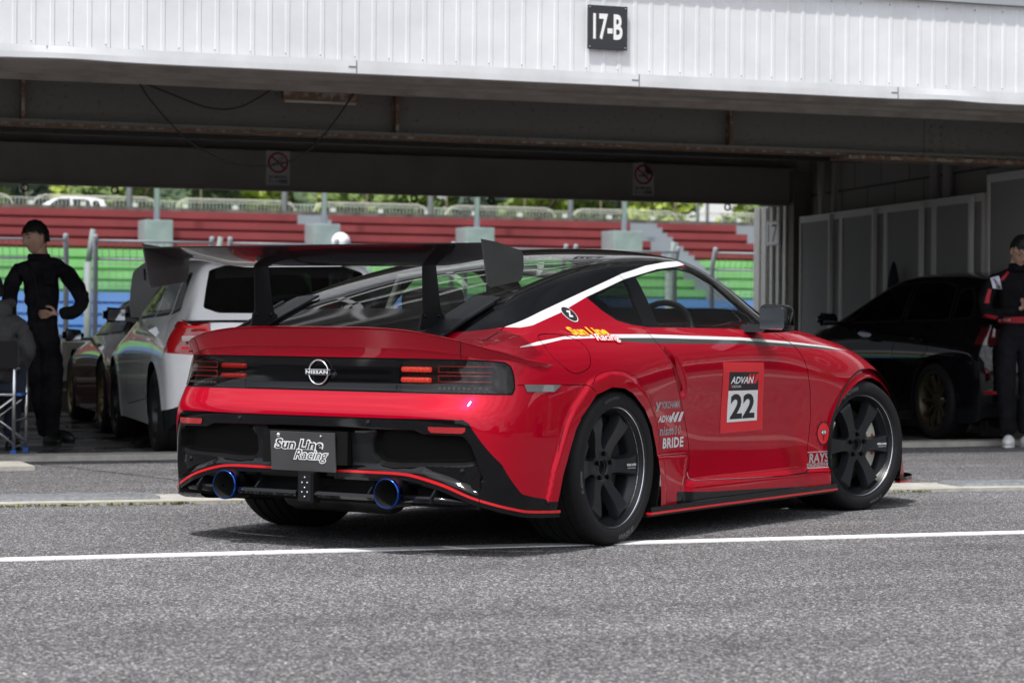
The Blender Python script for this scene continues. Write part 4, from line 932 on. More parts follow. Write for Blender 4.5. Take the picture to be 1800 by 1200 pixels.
QUART = [(.165, 1.072), (.353, 1.112), (.548, 1.155), (.505, 1.06), (.462, .958), (.36, .967), (.269, .985), (.205, 1.024)]
DLO = [(.664, 1.176), (.80, 1.201), (.970, 1.222), (1.12, 1.228), (1.22, 1.212), (1.359, 1.156), (1.474, 1.058), (1.515, .99), (1.505, .948), (1.30, .937), (.994, .937), (.592, .943)]
BPIL = [(.548, 1.155), (.664, 1.176), (.592, .943), (.462, .958), (.505, 1.06)]
DOOR = [(.44, .96), (.438, .93), (.443, .885), (.458, .855), (.535, .72), (.583, .657), (.655, .55), (.700, .46), (.717, .38), (.712, .32), (.690, .275), (.735, .247), (.921, .238), (1.855, .226), (1.925, .34), (1.957, .479), (1.945, .60), (1.925, .675), (1.88, .785), (1.80, .862), (1.70, .912), (1.62, .94), (1.52, .955)]
W1 = [(-.66, .856), (-.50, .881), (-.27, .904), (.0, .913), (.46, .913), (1.276, .899), (1.8, .877), (2.15, .858), (2.55, .825), (2.15, .850), (1.8, .866), (1.276, .885), (.46, .897), (.1, .897), (-.10, .896), (-.30, .892), (-.5, .868)]
W2 = [(-.05, .8965), (.1, .8968), (.46, .8968), (1.276, .8848), (1.8, .8658), (2.15, .8498), (2.45, .828), (2.15, .838), (1.8, .850), (1.237, .867), (.396, .873), (.15, .882)]
FUEL = smooth_poly([(-.461, .900), (-.35, .914), (-.236, .900), (-.184, .858), (-.205, .790), (-.250, .762), (-.335, .748), (-.40, .775), (-.458, .824)], n=4)
BLKTOP = [(-1.1, .900), (-.83, .908), (-.713, .918), (-.549, .941), (-.252, 1.010), (.14, 1.096), (.57, 1.189), (.828, 1.232), (1.05, 1.256), (1.18, 1.262), (1.18, .93), (1.55, .93), (1.70, .938), (1.86, .955), (2.03, .972), (2.06, 1.0), (2.3, 1.5), (-1.1, 1.5)]
REARBLK = [(-.1, .563), (.40, .563), (.59, .565), (.745, .564), (.768, .550), (.862, .386), (.896, .259), (.93, .222), (1.0, .2), (1.0, .05), (-.1, .05)]
xz = lambda V: V[:, [0, 2]]; yz = lambda V: V[:, [1, 2]]; xy = lambda V: V[:, [0, 1]]
def coupe_meshes():
    GA, GB = coupe_half(.0095)
    A = PM(GA.reshape(-1, 3), grid_faces(GA.shape[0], GA.shape[1], False)); Bm = PM(GB.reshape(-1, 3), grid_faces(GB.shape[0], GB.shape[1], False))
    # make normals point outwards
    for M_, test in ((A, A.V-np.array([1.2, 0, .5])), (Bm, Bm.V-np.array([1.2, 0, .2]))):
        if (M_.N*test).sum(1).mean() < 0: M_.F = [f[::-1] for f in M_.F]; M_.N = -M_.N
    V = A.V; N_ = A.N; P = xz(V); x = V[:, 0]; d = np.zeros(len(V))
    side = sstep(x, -.72, -.66)
    dr = sdf_poly(P, ARCH_R); d += side*.013*(1-sstep(dr, .055, .068))*(V[:, 2] > .1)*sstep(-x, -.62, -.55)
    df = sdf_poly(P, ARCH_F); d += .006*(1-sstep(df, .012, .030))*(x > 1.9)
    d -= .022*(1-sstep(sdf_poly(P, HANDLE), -.012, .006))*(x > .3)
    rear = (x < -.70)
    d -= rear*.022*(1-sstep(sdf_poly(yz(V), RECESS), -.010, .004))
    d -= rear*.034*(1-sstep(sdf_poly(yz(V), POCKET), -.012, .002))
    # raised lower fender panel ahead of the rear wheel, door tuck line
    d += .006*(1-sstep(sdf_poly(P, [(.34, .372), (.69, .367), (.655, .285), (.60, .05), (.34, .05)]), -.006, .004))*(x > .2)
    d += .020*(1-sstep(V[:, 2], .222, .250))*sstep(x, .64, .72)*(1-sstep(x, 2.10, 2.16))*(V[:, 1] > .7)
    A.V = V+N_*d[:, None]; s_ = A.normals(); A.N = s_*np.sign((s_*N_).sum(1))[:, None]
    def near_line(line, w, cond=lambda c: np.ones(len(c), bool), pr=xz): return lambda c: (dist_line(pr(c), line) < w) & cond(c)
    def seam(M_, line, w=.0022, pr=xz, sel=None, cond=lambda c: np.ones(len(c), bool), closed=False):
        line = np.array(line);  line = np.concatenate([line, line[:1]]) if closed else line
        M_.refine(near_line(line, .012, cond, pr), times=2)
        M_.cut(lambda V_: np.where(cond(V_), dist_line(pr(V_), line)-w, 1.0), 'gap', sel)
    sideA = lambda c: c[:, 0] > -.735
    # wheel arches
    for poly, x0 in ((ARCH_R, -1), (ARCH_F, 1.5)):
        sp = np.array(poly); A.refine(lambda c: (np.abs(sdf_poly(xz(c), sp)) < .012) & (c[:, 0] > -.6), times=1)
        A.cut(lambda V_: np.where(V_[:, 0] > -.62, sdf_poly(xz(V_), sp), 1), 'hole')
    # rear black bumper, tail panel and lamps
    A.refine(lambda c: (np.abs(sdf_poly(yz(c), REARBLK)) < .012) & (c[:, 0] < -.45) & (c[:, 2] > .15), ['body'], 1)
    A.cut(lambda V_: np.where(V_[:, 0] < -.44, sdf_poly(yz(V_), REARBLK), 1), 'bumper_black', ['body'])
    A.cut(lambda V_: np.where(V_[:, 0] < -.70, sdf_poly(yz(V_), POCKET)-.002, 1), 'bumper_pocket', ['bumper_black'])
    A.cut(lambda V_: np.where(V_[:, 0] < -.70, sdf_poly(yz(V_), [(.10, .498), (.312, .498), (.318, .362), (.10, .362)]), 1), 'bumper_satin', ['bumper_black'])
    LP = [(-.95, .6705), (-.731, .6665), (-.716, .690), (-.711, .745), (-.716, .780), (-.733, .795), (-.76, .800), (-.83, .804), (-.95, .8085)]
    A.refine(lambda c: (np.abs(sdf_poly(xz(c), LP)) < .014) & (c[:, 0] < -.66), ['body'], 1)
    A.cut(lambda V_: np.where(V_[:, 0] < -.66, sdf_poly(xz(V_), LP), 1), 'tail_panel', ['body'])
    A.cut(lambda V_: .4035-V_[:, 1], 'tail_lens', ['tail_panel'])
    A.refine(lambda c: np.abs(c[:, 1]-.4035) < .012, ['tail_lens', 'tail_panel'], 1)
    A.cut(lambda V_: np.where((V_[:, 0] < -.7), np.abs(V_[:, 1]-.4035)-.0016, 1), 'gap', ['tail_lens', 'tail_panel'])
    A.cut(lambda V_: np.where(V_[:, 0] < -.66, np.abs(sdf_poly(xz(V_), LP))-.0035, 1), 'gap', ['tail_lens', 'tail_panel', 'body'])
    SK = [(.56, .203), (.885, .186), (2.194, .15), (2.194, .0), (.56, 0)]
    A.cut(lambda V_: sdf_poly(xz(V_), SK), 'skirt_black', ['body'])
    # belt stripes
    for poly, tg in ((W1, 'white'), (W2, 'grey')):
        A.refine(lambda c: (np.abs(sdf_poly(xz(c), poly)) < .010) & sideA(c), ['body'], 1)
        A.cut(lambda V_: np.where(V_[:, 0] > -.69, sdf_poly(xz(V_), poly), 1), tg, ['body'])
    # seams
    D = np.array(DOOR)
    door_line = smooth_poly(D, closed=False, n=4)
    seam(A, door_line, .0024, cond=lambda c: c[:, 0] > .3, sel=['body', 'white', 'grey', 'skirt_black'])
    seam(A, FUEL, .0018, closed=True, cond=lambda c: (c[:, 0] > -.6) & (c[:, 0] < 0), sel=['body', 'white'])
    seam(A, [(-.70, .704), (-.444, .703), (-.262, .699), (-.215, .672)], .0018, cond=sideA, sel=['body'])
    seam(A, [(1.855, .226), (2.0, .223), (2.16, .220)], .0022, sel=['body'])
    seam(A, [(.37, .372), (.52, .369), (.69, .367)], .0018, sel=['body'])
    seam(A, [(.60, .205), (.655, .285), (.69, .367)], .0018, sel=['body'])
    seam(A, smooth_poly([(-.247, .697), (-.164, .742), (-.065, .757), (.05, .753), (.169, .722), (.229, .684), (.321, .597), (.358, .527), (.375, .37)], closed=False, n=3), .0012, sel=['body'], cond=sideA)
    dline = np.concatenate([door_line, door_line[:1]])
    A.cut(lambda V_: np.where(V_[:, 0] > .3, sdf_poly(xz(V_), dline), 1), 'door', ['body'])
    A.cut(lambda V_: np.where(V_[:, 0] > .3, sdf_poly(xz(V_), dline), 1), 'door_white', ['white'])
    A.cut(lambda V_: np.where(V_[:, 0] > .3, sdf_poly(xz(V_), dline), 1), 'door_grey', ['grey'])
    # headlight
    HL = [(3.02, .60), (3.12, .655), (3.22, .60), (3.30, .5), (3.2, .47), (3.1, .53)]
    A.cut(lambda V_: np.where((V_[:, 1] > .45) & (V_[:, 0] > 2.8), sdf_poly(xz(V_), HL), 1), 'headlight', ['body'])
    # ---- top
    big = 1.0
    Bm.refine(lambda c: (np.abs(sdf_poly(xz(c), BLKTOP)) < .014) & (c[:, 0] < 2.2), times=1)
    Bm.cut(lambda V_: np.where(V_[:, 0] < 1.18, sdf_poly(xz(V_), BLKTOP), np.where(V_[:, 0] < 2.25, np.maximum(sdf_poly(xz(V_), BLKTOP), -1), 1)), 'black', ['body'])
    sd = lambda V_: V_[:, 1] > .40
    Bm.refine(lambda c: (np.abs(sdf_poly(xz(c), STRIPE)) < .012) & sd(c), times=1)
    Bm.cut(lambda V_: np.where(sd(V_), sdf_poly(xz(V_), STRIPE), big), 'white')
    FR = [np.array(q) for q in (QUART, DLO, BPIL)]
    fr = lambda V_: np.minimum.reduce([sdf_poly(xz(V_), q) for q in FR])
    Bm.refine(lambda c: (fr(c) < .03) & (fr(c) > -.015) & sd(c), ['body', 'black'], 1)
    Bm.cut(lambda V_: np.where(sd(V_), fr(V_)-.012, big), 'black', ['body'])
    Q2 = smooth_poly(QUART, n=3)
    Bm.refine(lambda c: (np.abs(sdf_poly(xz(c), Q2)) < .010) & sd(c), times=1)
    Bm.cut(lambda V_: np.where(sd(V_), sdf_poly(xz(V_), Q2), big), 'quarter_glass')
    Bm.refine(lambda c: (np.abs(sdf_poly(xz(c), DLO)) < .010) & sd(c), times=1)
    Bm.cut(lambda V_: np.where(sd(V_), sdf_poly(xz(V_), DLO), big), 'door_glass')
    RG = smooth_poly([(.56, -.2), (.56, .0), (.54, .2), (.47, .38), (.40, .475), (.33, .515), (-.03, .530), (-.25, .530), (-.43, .505), (-.495, .45), (-.50, .2), (-.50, 0), (-.50, -.2)], closed=True, n=3)
    up = lambda V_: (V_[:, 0] < .8) & (V_[:, 2] > .9)
    Bm.refine(lambda c: (np.abs(sdf_poly(xy(c), RG)) < .014) & (c[:, 1] < .56), ['black'], 1)
    Bm.cut(lambda V_: np.where(up(V_) & (V_[:, 1] < .57), sdf_poly(xy(V_), RG), big), 'rear_glass', ['black'])
    WS = [(1.36, -.3), (1.35, 0), (1.33, .35), (1.31, .48), (1.40, .545), (1.60, .60), (1.80, .64), (1.93, .655), (1.98, .5), (2.03, .2), (2.04, 0), (2.04, -.3)]
    Bm.cut(lambda V_: np.where((V_[:, 0] > 1.25) & (V_[:, 0] < 2.1) & (V_[:, 1] < .68), sdf_poly(xy(V_), WS), big), 'windscreen', ['black', 'body'])
    seam(Bm, [(-.549, .941), (-.62, .918), (-.70, .893), (-.74, .882)], .0007, cond=lambda c: (c[:, 1] > .62), sel=['body'])
    seam(Bm, [(-.83, .60), (-.70, .598), (-.50, .590), (-.25, .580), (.0, .572), (.25, .560), (.42, .535)], .0018, pr=xy, cond=lambda c: c[:, 2] > .9, sel=['black'])
    seam(Bm, [(.555, 1.160), (.53, 1.19), (.50, 1.25)], .0016, cond=sd, sel=['black', 'white'])
    return A, Bm
A_, B_ = coupe_meshes()
AB = A_; AB.merge(B_)
CAR = empty('racing_coupe', (3.597, 10.332, 0), R(35.91), 'red racing coupe with black roof, tall carbon rear wing and a number 22 door panel', 'sports car')
def both(name, tags, mats, off=0.0, sides=(1, -1), labels=None, join=False, parent=None):
    out_ = []
    Vs, Fs, Ns, Ss = [], [], [], []
    for s_ in sides:
        e = AB.extract(tags, s_, off)
        if e is None: continue
        V_, F_, N_, M_ = e
        if join:
            n_ = sum(len(v) for v in Vs); Vs.append(V_); Ns.append(N_); Fs += [[i+n_ for i in f] for f in F_]; Ss += M_
        else: out_.append(pmesh(name, V_, F_, mats, parent or CAR, M_, N_))
    if join: out_.append(pmesh(name, np.concatenate(Vs), Fs, mats, parent or CAR, Ss, np.concatenate(Ns)))
    return out_
# centreline verts meet exactly, so halves are joined into one shell
body = both('body', ['body', 'white', 'grey', 'headlight_x'], [M_RED, M_STRW, M_STRG, M_RED], join=True)[0]
both('roof_shell', ['black'], [M_BLK], join=True)
both('panel_gap', ['gap'], [M_GAP], off=-.004, join=True)
doors = both('door', ['door', 'door_white', 'door_grey'], [M_RED, M_STRW, M_STRG])
both('rear_bumper', ['bumper_black', 'bumper_pocket', 'bumper_satin'], [M_BLK, M_MATTE, M_SATIN], join=True); both('skirt_panel', ['skirt_black'], [M_BLK])
both('tail_panel', ['tail_panel'], [M_BLK], join=True)
lens = both('tail_lamp', ['tail_lens'], [M_LENS])
lampin = []
for s_, lo in zip((1, -1), lens):
    e = AB.extract(['tail_lens'], s_, -.030); pmesh('lamp_housing', e[0], e[1], mat('lamp_inner', (.02, .018, .018), .35), lo, e[3], e[2])
both('door_window', ['door_glass'], [M_GLS]); both('quarter_window', ['quarter_glass'], [M_GLD]); both('rear_window', ['rear_glass'], [M_GLR], join=True); both('windscreen', ['windscreen'], [M_GLS], join=True)
for s_, hl in zip((1, -1), both('headlight', ['headlight'], [glass('clear_lens', (.8, .8, .8), 1.5)])):
    e = AB.extract(['headlight'], s_, -.03); pmesh('reflector', e[0], e[1], M_CHROME, hl, e[3], e[2])
both('interior_lining', ['black', 'white'], [M_INT], off=-.014, join=True)
# surface lookup for everything stuck on the skin (right side and tail)
_V = []; _F = []
for s_ in (1, -1):
    e = AB.extract([t_ for t_ in set(AB.T) if t_ != 'hole'], s_); n_ = len(_V); _V += [tuple(v) for v in e[0]]; _F += [tuple(i+n_ for i in f) for f in e[1]]
BVH = BVHTree.FromPolygons(_V, _F)
def on_side(x, z, off=.0015, s_=-1):
    h = BVH.ray_cast(Vector((x, s_*2, z)), Vector((0, -s_, 0)))
    if h[0] is None: return Vector((x, s_*.9, z)), Vector((0, s_, 0))
    n_ = h[1] if h[1].y*s_ > 0 else -h[1]; return h[0]+n_*off, n_
def on_rear(y, z, off=.0015):
    h = BVH.ray_cast(Vector((-3, y, z)), Vector((1, 0, 0)))
    n_ = h[1] if h[1].x < 0 else -h[1]; return h[0]+n_*off, n_
def on_top(x, y, off=.0015):
    h = BVH.ray_cast(Vector((x, y, 3)), Vector((0, 0, -1))); n_ = h[1] if h[1].z > 0 else -h[1]; return h[0]+n_*off, n_
def dice(V_, F_, s_):
    """cut flat text faces into small ones so that they can follow the curved skin"""
    bm = bmesh.new(); vs = [bm.verts.new(v) for v in V_]
    for f in F_:
        try: bm.faces.new([vs[i] for i in f])
        except ValueError: pass
    A0 = np.array(V_); lo = A0.min(0); hi = A0.max(0)
    for ax in (0, 1):
        c = lo[ax]+s_
        while c < hi[ax]:
            n_ = [0, 0, 0]; n_[ax] = 1; co = [0, 0, 0]; co[ax] = c
            bmesh.ops.bisect_plane(bm, geom=bm.verts[:]+bm.edges[:]+bm.faces[:], plane_co=co, plane_no=n_); c += s_
    bm.verts.index_update(); o_ = ([v.co[:] for v in bm.verts], [tuple(v.index for v in f.verts) for f in bm.faces]); bm.free(); return o_
def decal(name, parts, fn, parent=CAR, **k):
    """parts: [(V2d, F, material, offset)] laid on the skin"""
    V_ = []; F_ = []; S_ = []; ms = []
    for i, (v2, f2, m, off) in enumerate(parts):
        v2, f2 = dice([(a[0], a[1], 0) for a in v2], f2, .03); n_ = len(V_)
        V_ += [tuple(fn(a[0], a[1], off)[0]) for a in v2]; F_ += [tuple(j+n_ for j in f) for f in f2]
        if m not in ms: ms.append(m)
        S_ += [ms.index(m)]*len(f2)
    return pmesh(name, V_, F_, ms, parent, S_, smooth=True, **k)
def txt(s_, x, z, w_=None, h_=None, shear=0, bold=0, space=1, ang=0):
    V_, F_ = text_mesh(s_, 1, shear, bold, space=space); V_ = fit(V_, w_, h_); c, q = math.cos(R(ang)), math.sin(R(ang))
    return [(x+v[0]*c-v[1]*q, z+v[0]*q+v[1]*c, 0) for v in V_], F_
def quad(pts): return [(p[0], p[1], 0) for p in pts], [tuple(range(len(pts)))]
SD = lambda x, z, off: on_side(x, z, off)
RD = lambda u, z, off: on_rear(-u, z, off)     # u to the right as seen from behind
# door number panel
q_ = lambda a, b_: [1.018+(a*.438)+(b_*-.012)+.012*b_, .446+b_*.335]
def pq(u, v, c=((1.034, .448), (1.468, .452), (1.442, .778), (1.020, .784))):
    a = np.array(c[0])*(1-u)+np.array(c[1])*u; d_ = np.array(c[3])*(1-u)+np.array(c[2])*u; r_ = a*(1-v)+d_*v; return (r_[0], r_[1])
M_NRED = mat('panel_red', (.68, .02, .03), .5); M_PW = mat('panel_white', (.80, .80, .80), .5); M_PK = mat('panel_black', (.014, .014, .018), .5)
def warp(V_, F_): return [(*pq(v[0], v[1]), 0) for v in V_], F_
def wtxt(s_, u, v, w_, h_, **k):
    V_, F_ = txt(s_, u, v, w_, h_, **k); return warp(V_, F_)
parts = [(*warp(*quad([(0, 0), (1, 0), (1, 1), (0, 1)])), M_NRED, .0015), (*warp(*quad([(.15, .15), (.86, .15), (.86, .595), (.15, .595)])), M_PW, .0025), (*warp(*quad([(.15, .60), (.86, .60), (.86, .86), (.15, .86)])), M_PK, .0025),
         (*wtxt('22', .505, .37, .58, .36, bold=.035, space=1.05), M_PK, .0035), (*wtxt('ADVAN', .46, .745, .56, .10, shear=.25, bold=.025), M_PW, .0045), (*wtxt('YOKOHAMA', .33, .655, .22, .035), M_PW, .0035), (*wtxt('Y', .20, .655, .04, .05, bold=.05), M_NRED, .0035)]
for k in range(3): parts.append((*warp(*quad([(.56+.085*k, .69), (.60+.085*k+.012*k, .69), (.69+.085*k+(.04 if k == 2 else 0), .835), (.63+.085*k, .835)])), M_NRED, .0035))
decal('number_panel', parts, SD, parent=doors[1], label='red door panel reading ADVAN and 22')
S_ = [(*txt('YOKOHAMA', .505, .597, .20, .034, bold=.018), M_LETS, .002), (*quad([(.352, .572), (.375, .572), (.405, .612), (.385, .612), (.372, .595), (.362, .612), (.342, .612), (.362, .590)]), M_LETS, .002),
      (*txt('ADVAN', .475, .535, .19, .030, shear=.2, bold=.03), M_LETW, .002)]
for k in range(3): S_.append((*quad([(.50+.045*k, .518), (.522+.05*k, .518), (.56+.045*k, .562), (.54+.042*k, .562)]), M_LETW, .003))
S_ += [(*txt('nism', .475, .480, .155, .040, shear=.12, bold=.025, space=1.1), M_LETS, .002), (*txt('BRIDE', .545, .425, .23, .046, shear=.12, bold=.03, space=1.08), M_LETW, .002)]
for k in range(2):
    mbv = [(.577+.036*k+.012*math.cos(a)+.004*math.sin(a), .480+.021*math.sin(a)) for a in np.linspace(0, 2*math.pi, 14, endpoint=False)]; inn = [(.577+.036*k+.007*math.cos(a)+.003*math.sin(a), .480+.016*math.sin(a)) for a in np.linspace(0, 2*math.pi, 14, endpoint=False)]
    S_.append(([(p[0], p[1], 0) for p in mbv+inn], [(i, (i+1) % 14, 14+(i+1) % 14, 14+i) for i in range(14)], M_LETS, .002))
decal('sponsor_decal', S_, SD, label='four white sponsor decals reading YOKOHAMA, ADVAN, nismo and BRIDE')
S_ = [(*txt('RAYS', 2.035, .293, .20, .048, shear=.18, bold=.03, space=1.05), M_LETS, .002), (*txt('ENGINEERING', 2.025, .259, .225, .020, bold=.02), M_LETS, .002), (*quad([(1.925, .322), (2.15, .320), (2.15, .325), (1.925, .327)]), M_LETS, .002), (*quad([(1.912, .243), (2.135, .240), (2.135, .245), (1.912, .248)]), M_LETS, .002)]
decal('wheel_maker_decal', S_, SD, label='white decal reading RAYS ENGINEERING')
def ell(cx, cz, a, b_, n=24): return [(cx+a*math.cos(t_), cz+b_*math.sin(t_)) for t_ in np.linspace(0, 2*math.pi, n, endpoint=False)]
S_ = []
for k in range(10):
    t_ = 2*math.pi*k/10; c, q = math.cos(t_), math.sin(t_); S_.append((*quad([(2.083+.055*c-.008*q, .415+.052*q+.008*c), (2.083+.055*c+.008*q, .415+.052*q-.008*c), (2.083+.075*c, .415+.070*q)]), M_PK, .002))
S_ += [(*quad(ell(2.083, .415, .060, .058)), M_PK, .0022), (*quad(ell(2.083, .415, .055, .053)), M_NRED, .0034), (*quad([(2.053, .420), (2.068, .432), (2.083, .436), (2.098, .432), (2.113, .420), (2.098, .410), (2.083, .407), (2.068, .410)]), M_PK, .0044), (*quad([(2.060, .420), (2.072, .429), (2.083, .431), (2.095, .429), (2.106, .420), (2.095, .413), (2.083, .411), (2.072, .413)]), M_PW, .0054), (*quad(ell(2.083, .421, .006, .009, 12)), M_PK, .0064), (*quad([(2.076, .405), (2.09, .405), (2.088, .385), (2.083, .375), (2.078, .385)]), M_PK, .0044)]
decal('eye_decal', S_, SD, label='small red oval eye decal')
M_YEL = mat('decal_yellow', (.85, .55, .02), .45)
S_ = [(*txt('Sun Line', -.055, .924, .29, .034, bold=.03), M_YEL, .0035), (*txt('Sun Line', -.055, .924, .300, .040, bold=.06), M_NRED, .0022), (*txt('Racing', .04, .893, .20, .036, shear=.35, bold=.01), M_PW, .0055), (*txt('Racing', .04, .893, .212, .042, shear=.35, bold=.06), M_NRED, .0045)]
decal('team_decal', S_, SD, label='yellow and red team decal reading Sun Line Racing')
S_ = [(*quad(ell(-.08, .998, .047, .034)), M_LETW, .002), (*quad(ell(-.08, .998, .042, .030)), M_PK, .003), (*txt('Z', -.08, .998, .042, .028, shear=.3, bold=.07), M_LETW, .004)]
decal('side_badge', S_, SD, label='round black and silver side badge with a Z')
# tail: round emblem
EM = MB()
c0, n0 = on_rear(.033, .744, .004)
def ring_em(r1, r2, lo, hi): pass
EM.lathe([(.047, -.004), (.054, -.004), (.056, -.009), (.0515, -.013), (.047, -.009), (.047, -.004)], 40, 'x', origin=(c0.x, .0, .744)); o = EM.build('emblem', M_CHROME, CAR); 
mb = MB(); mb.box((c0.x-.016, -.067, .733), (c0.x-.004, .067, .757), .002); mb.build('emblem_bar', M_CHROME, o); mb = MB(); mb.box((c0.x-.0185, -.063, .7355), (c0.x-.0155, .063, .7545)); mb.build('emblem_inset', M_GAP, o)
V, F = text_mesh('NISSAN', 1, bold=.035, space=1.12); V = fit(V, .118, .0145); pmesh('lettering', [(c0.x-.0195, -v[0], .745+v[1]) for v in V], F, M_LETW, o, smooth=False)
mb = MB(); cc_ = on_rear(-.075, .731, .0)[0]; mb.lathe([(0, -.008), (.010, -.008), (.012, -.004), (.012, .004)], 16, 'x', origin=(cc_.x, -.075, .731)); mb.lathe([(.013, .0), (.016, -.004), (.016, .004)], 16, 'x', origin=(cc_.x, -.075, .731)); mb.build('camera_lens', M_SATIN, CAR)
# lamp bars
M_BAR = mat('lamp_red_sunglint', (.55, .02, .015), .3, emit=(1, .07, .04), estr=.55, noise=(160, (.9, .25, .18), .45, .6)); M_BARD = mat('lamp_red_dim', (.40, .03, .03), .25, emit=(1, .05, .05), estr=.02)  # brake bars glow in place of reflected sun, right ones stronger
for s_, lo in zip((1, -1), lens):
    for z in (.764, .722):
        mb = MB(); P = []
        for u in np.linspace(.418, .556, 8):
            p, n_ = on_rear(u*s_, z, -.012); P.append(tuple(p))
        mb.tube(P, .0105, 8); mb.build('brake_bar', M_BAR if s_ < 0 else mat('lamp_red_left_sunglint', (.45, .02, .02), .3, emit=(1, .07, .05), estr=.12), lo)
    for z in (.766, .727):
        mb = MB(); P = []
        for u in np.linspace(.590, .80, 10):
            h = BVH.ray_cast(Vector((-3, u*s_, z)), Vector((1, 0, 0)))[0]; P.append((h.x+.014, h.y, h.z))
        for dz in (-.012, .012): mb.tube([(p[0], p[1], p[2]+dz) for p in P], .0028, 6)
        mb.tube([(P[0][0], P[0][1], z+.012*math.sin(a)) for a in np.linspace(-1.57, 1.57, 5)], .0028, 6)
        mb.build('running_bar', M_BARD, lo)
    mb = MB()
    for u in np.linspace(.60, .79, 10):
        h = BVH.ray_cast(Vector((-3, u*s_, .690)), Vector((1, 0, 0)))[0]; mb.box((h.x+.012, h.y-.006, .684), (h.x+.020, h.y+.006, .695))
    mb.build('indicator_dots', mat('dot_grey', (.3, .3, .3), .3, .6), lo)
# bumper reflectors, sensors, side reflector
for s_ in (1, -1):
    V_ = []; F_ = []
    poly = [(.600, .534), (.60, .520), (.612, .510), (.742, .509), (.755, .516), (.757, .533)]
    decal('bumper_reflector', [(*quad([(p[0]*-s_, p[1]) for p in poly]), mat('reflector_red', (.33, .008, .012), .15, 0, 1, emit=(1, .02, .02), estr=.02), .004)], RD)
    poly = [(-.669, .706), (-.440, .702), (-.490, .674), (-.660, .677)]
    decal('side_marker', [(*quad(poly), mat('marker_grey', (.12, .125, .13), .2, 0, 1), .003)], lambda a, z, off: on_side(a, z, off, s_))
mb = MB()
for y, z in ((.380, .541), (-.305, .541), (-.721, .353), (.721, .353)):
    p, n_ = on_rear(y, z, .001); mb.lathe([(0, -.003), (.009, -.003), (.009, .002)], 14, 'x', origin=tuple(p)); mb.lathe([(.0105, 0), (.013, -.002), (.0135, .003)], 14, 'x', origin=tuple(p))
mb.build_each('parking_sensor', M_SATIN, CAR)
# red lip line round the rear bumper, the skirts and the front splitter
def ribbon(path, w_, h_, name, m, parent=CAR, inn=.0):
    """path of outer edge points; band reaches inwards (towards car middle) by w_"""
    for s_ in (1, -1):
        P = [Vector((p[0], p[1]*s_, p[2])) for p in path]; mb = MB(); V_ = []
        for i, p in enumerate(P):
            d_ = (P[min(i+1, len(P)-1)]-P[max(i-1, 0)]); nn = Vector((-d_.y, d_.x, 0)).normalized(); 
            if nn.dot(p-Vector((1.2, 0, p.z))) > 0: nn = -nn
            q2 = p+nn*w_; V_ += [tuple(p), tuple(q2), tuple(q2+Vector((0, 0, h_))), tuple(p+Vector((0, 0, h_)))]
        F_ = []
        for i in range(len(P)-1):
            for k in range(4): F_.append((4*i+k, 4*i+(k+1) % 4, 4*i+4+(k+1) % 4, 4*i+4+k))
        F_ += [(0, 1, 2, 3), tuple(4*(len(P)-1)+k for k in (3, 2, 1, 0))]
        mb.add(V_, F_); mb.build(name, m, parent, auto=40)
RL = smooth_poly([(-.936, 0, .331), (-.936, .15, .331), (-.936, .30, .331), (-.934, .44, .330), (-.927, .53, .320), (-.912, .66, .287), (-.880, .765, .245), (-.815, .85, .213), (-.74, .893, .193), (-.66, .915, .180), (-.50, .938, .172), (-.465, .942, .172)], closed=False, n=4)
ribbon(RL, .03, .0105, 'rear_lip', M_LIPRED)
ribbon([(p[0]+.0, p[1]-.004, p[2]-.019) for p in RL], .10, .018, 'rear_lip_edge', M_BLK)
SKL = [(.262, .962, .118), (.40, .960, .119), (.83, .958, .121), (1.5, .958, .123), (2.15, .962, .127)]
ribbon([(p[0], p[1], p[2]) for p in SKL], .03, .010, 'skirt_lip', M_LIPRED)
ribbon([(p[0], p[1]-.003, p[2]+.0105) for p in SKL], .10, .022, 'skirt_blade', M_BLK)
ribbon([(p[0], p[1]-.02, p[2]-.012) for p in SKL], .08, .011, 'skirt_floor', M_SATIN)
FL = smooth_poly([(3.0, .925, .118), (3.12, .92, .120), (3.25, .885, .122), (3.36, .80, .124), (3.45, .6, .124), (3.50, .3, .124), (3.51, 0, .124)], closed=False, n=3)
ribbon(FL, .03, .010, 'splitter_lip', M_LIPRED); ribbon([(p[0]-.004, p[1], p[2]+.0105) for p in FL], .2, .018, 'splitter_blade', M_BLK)
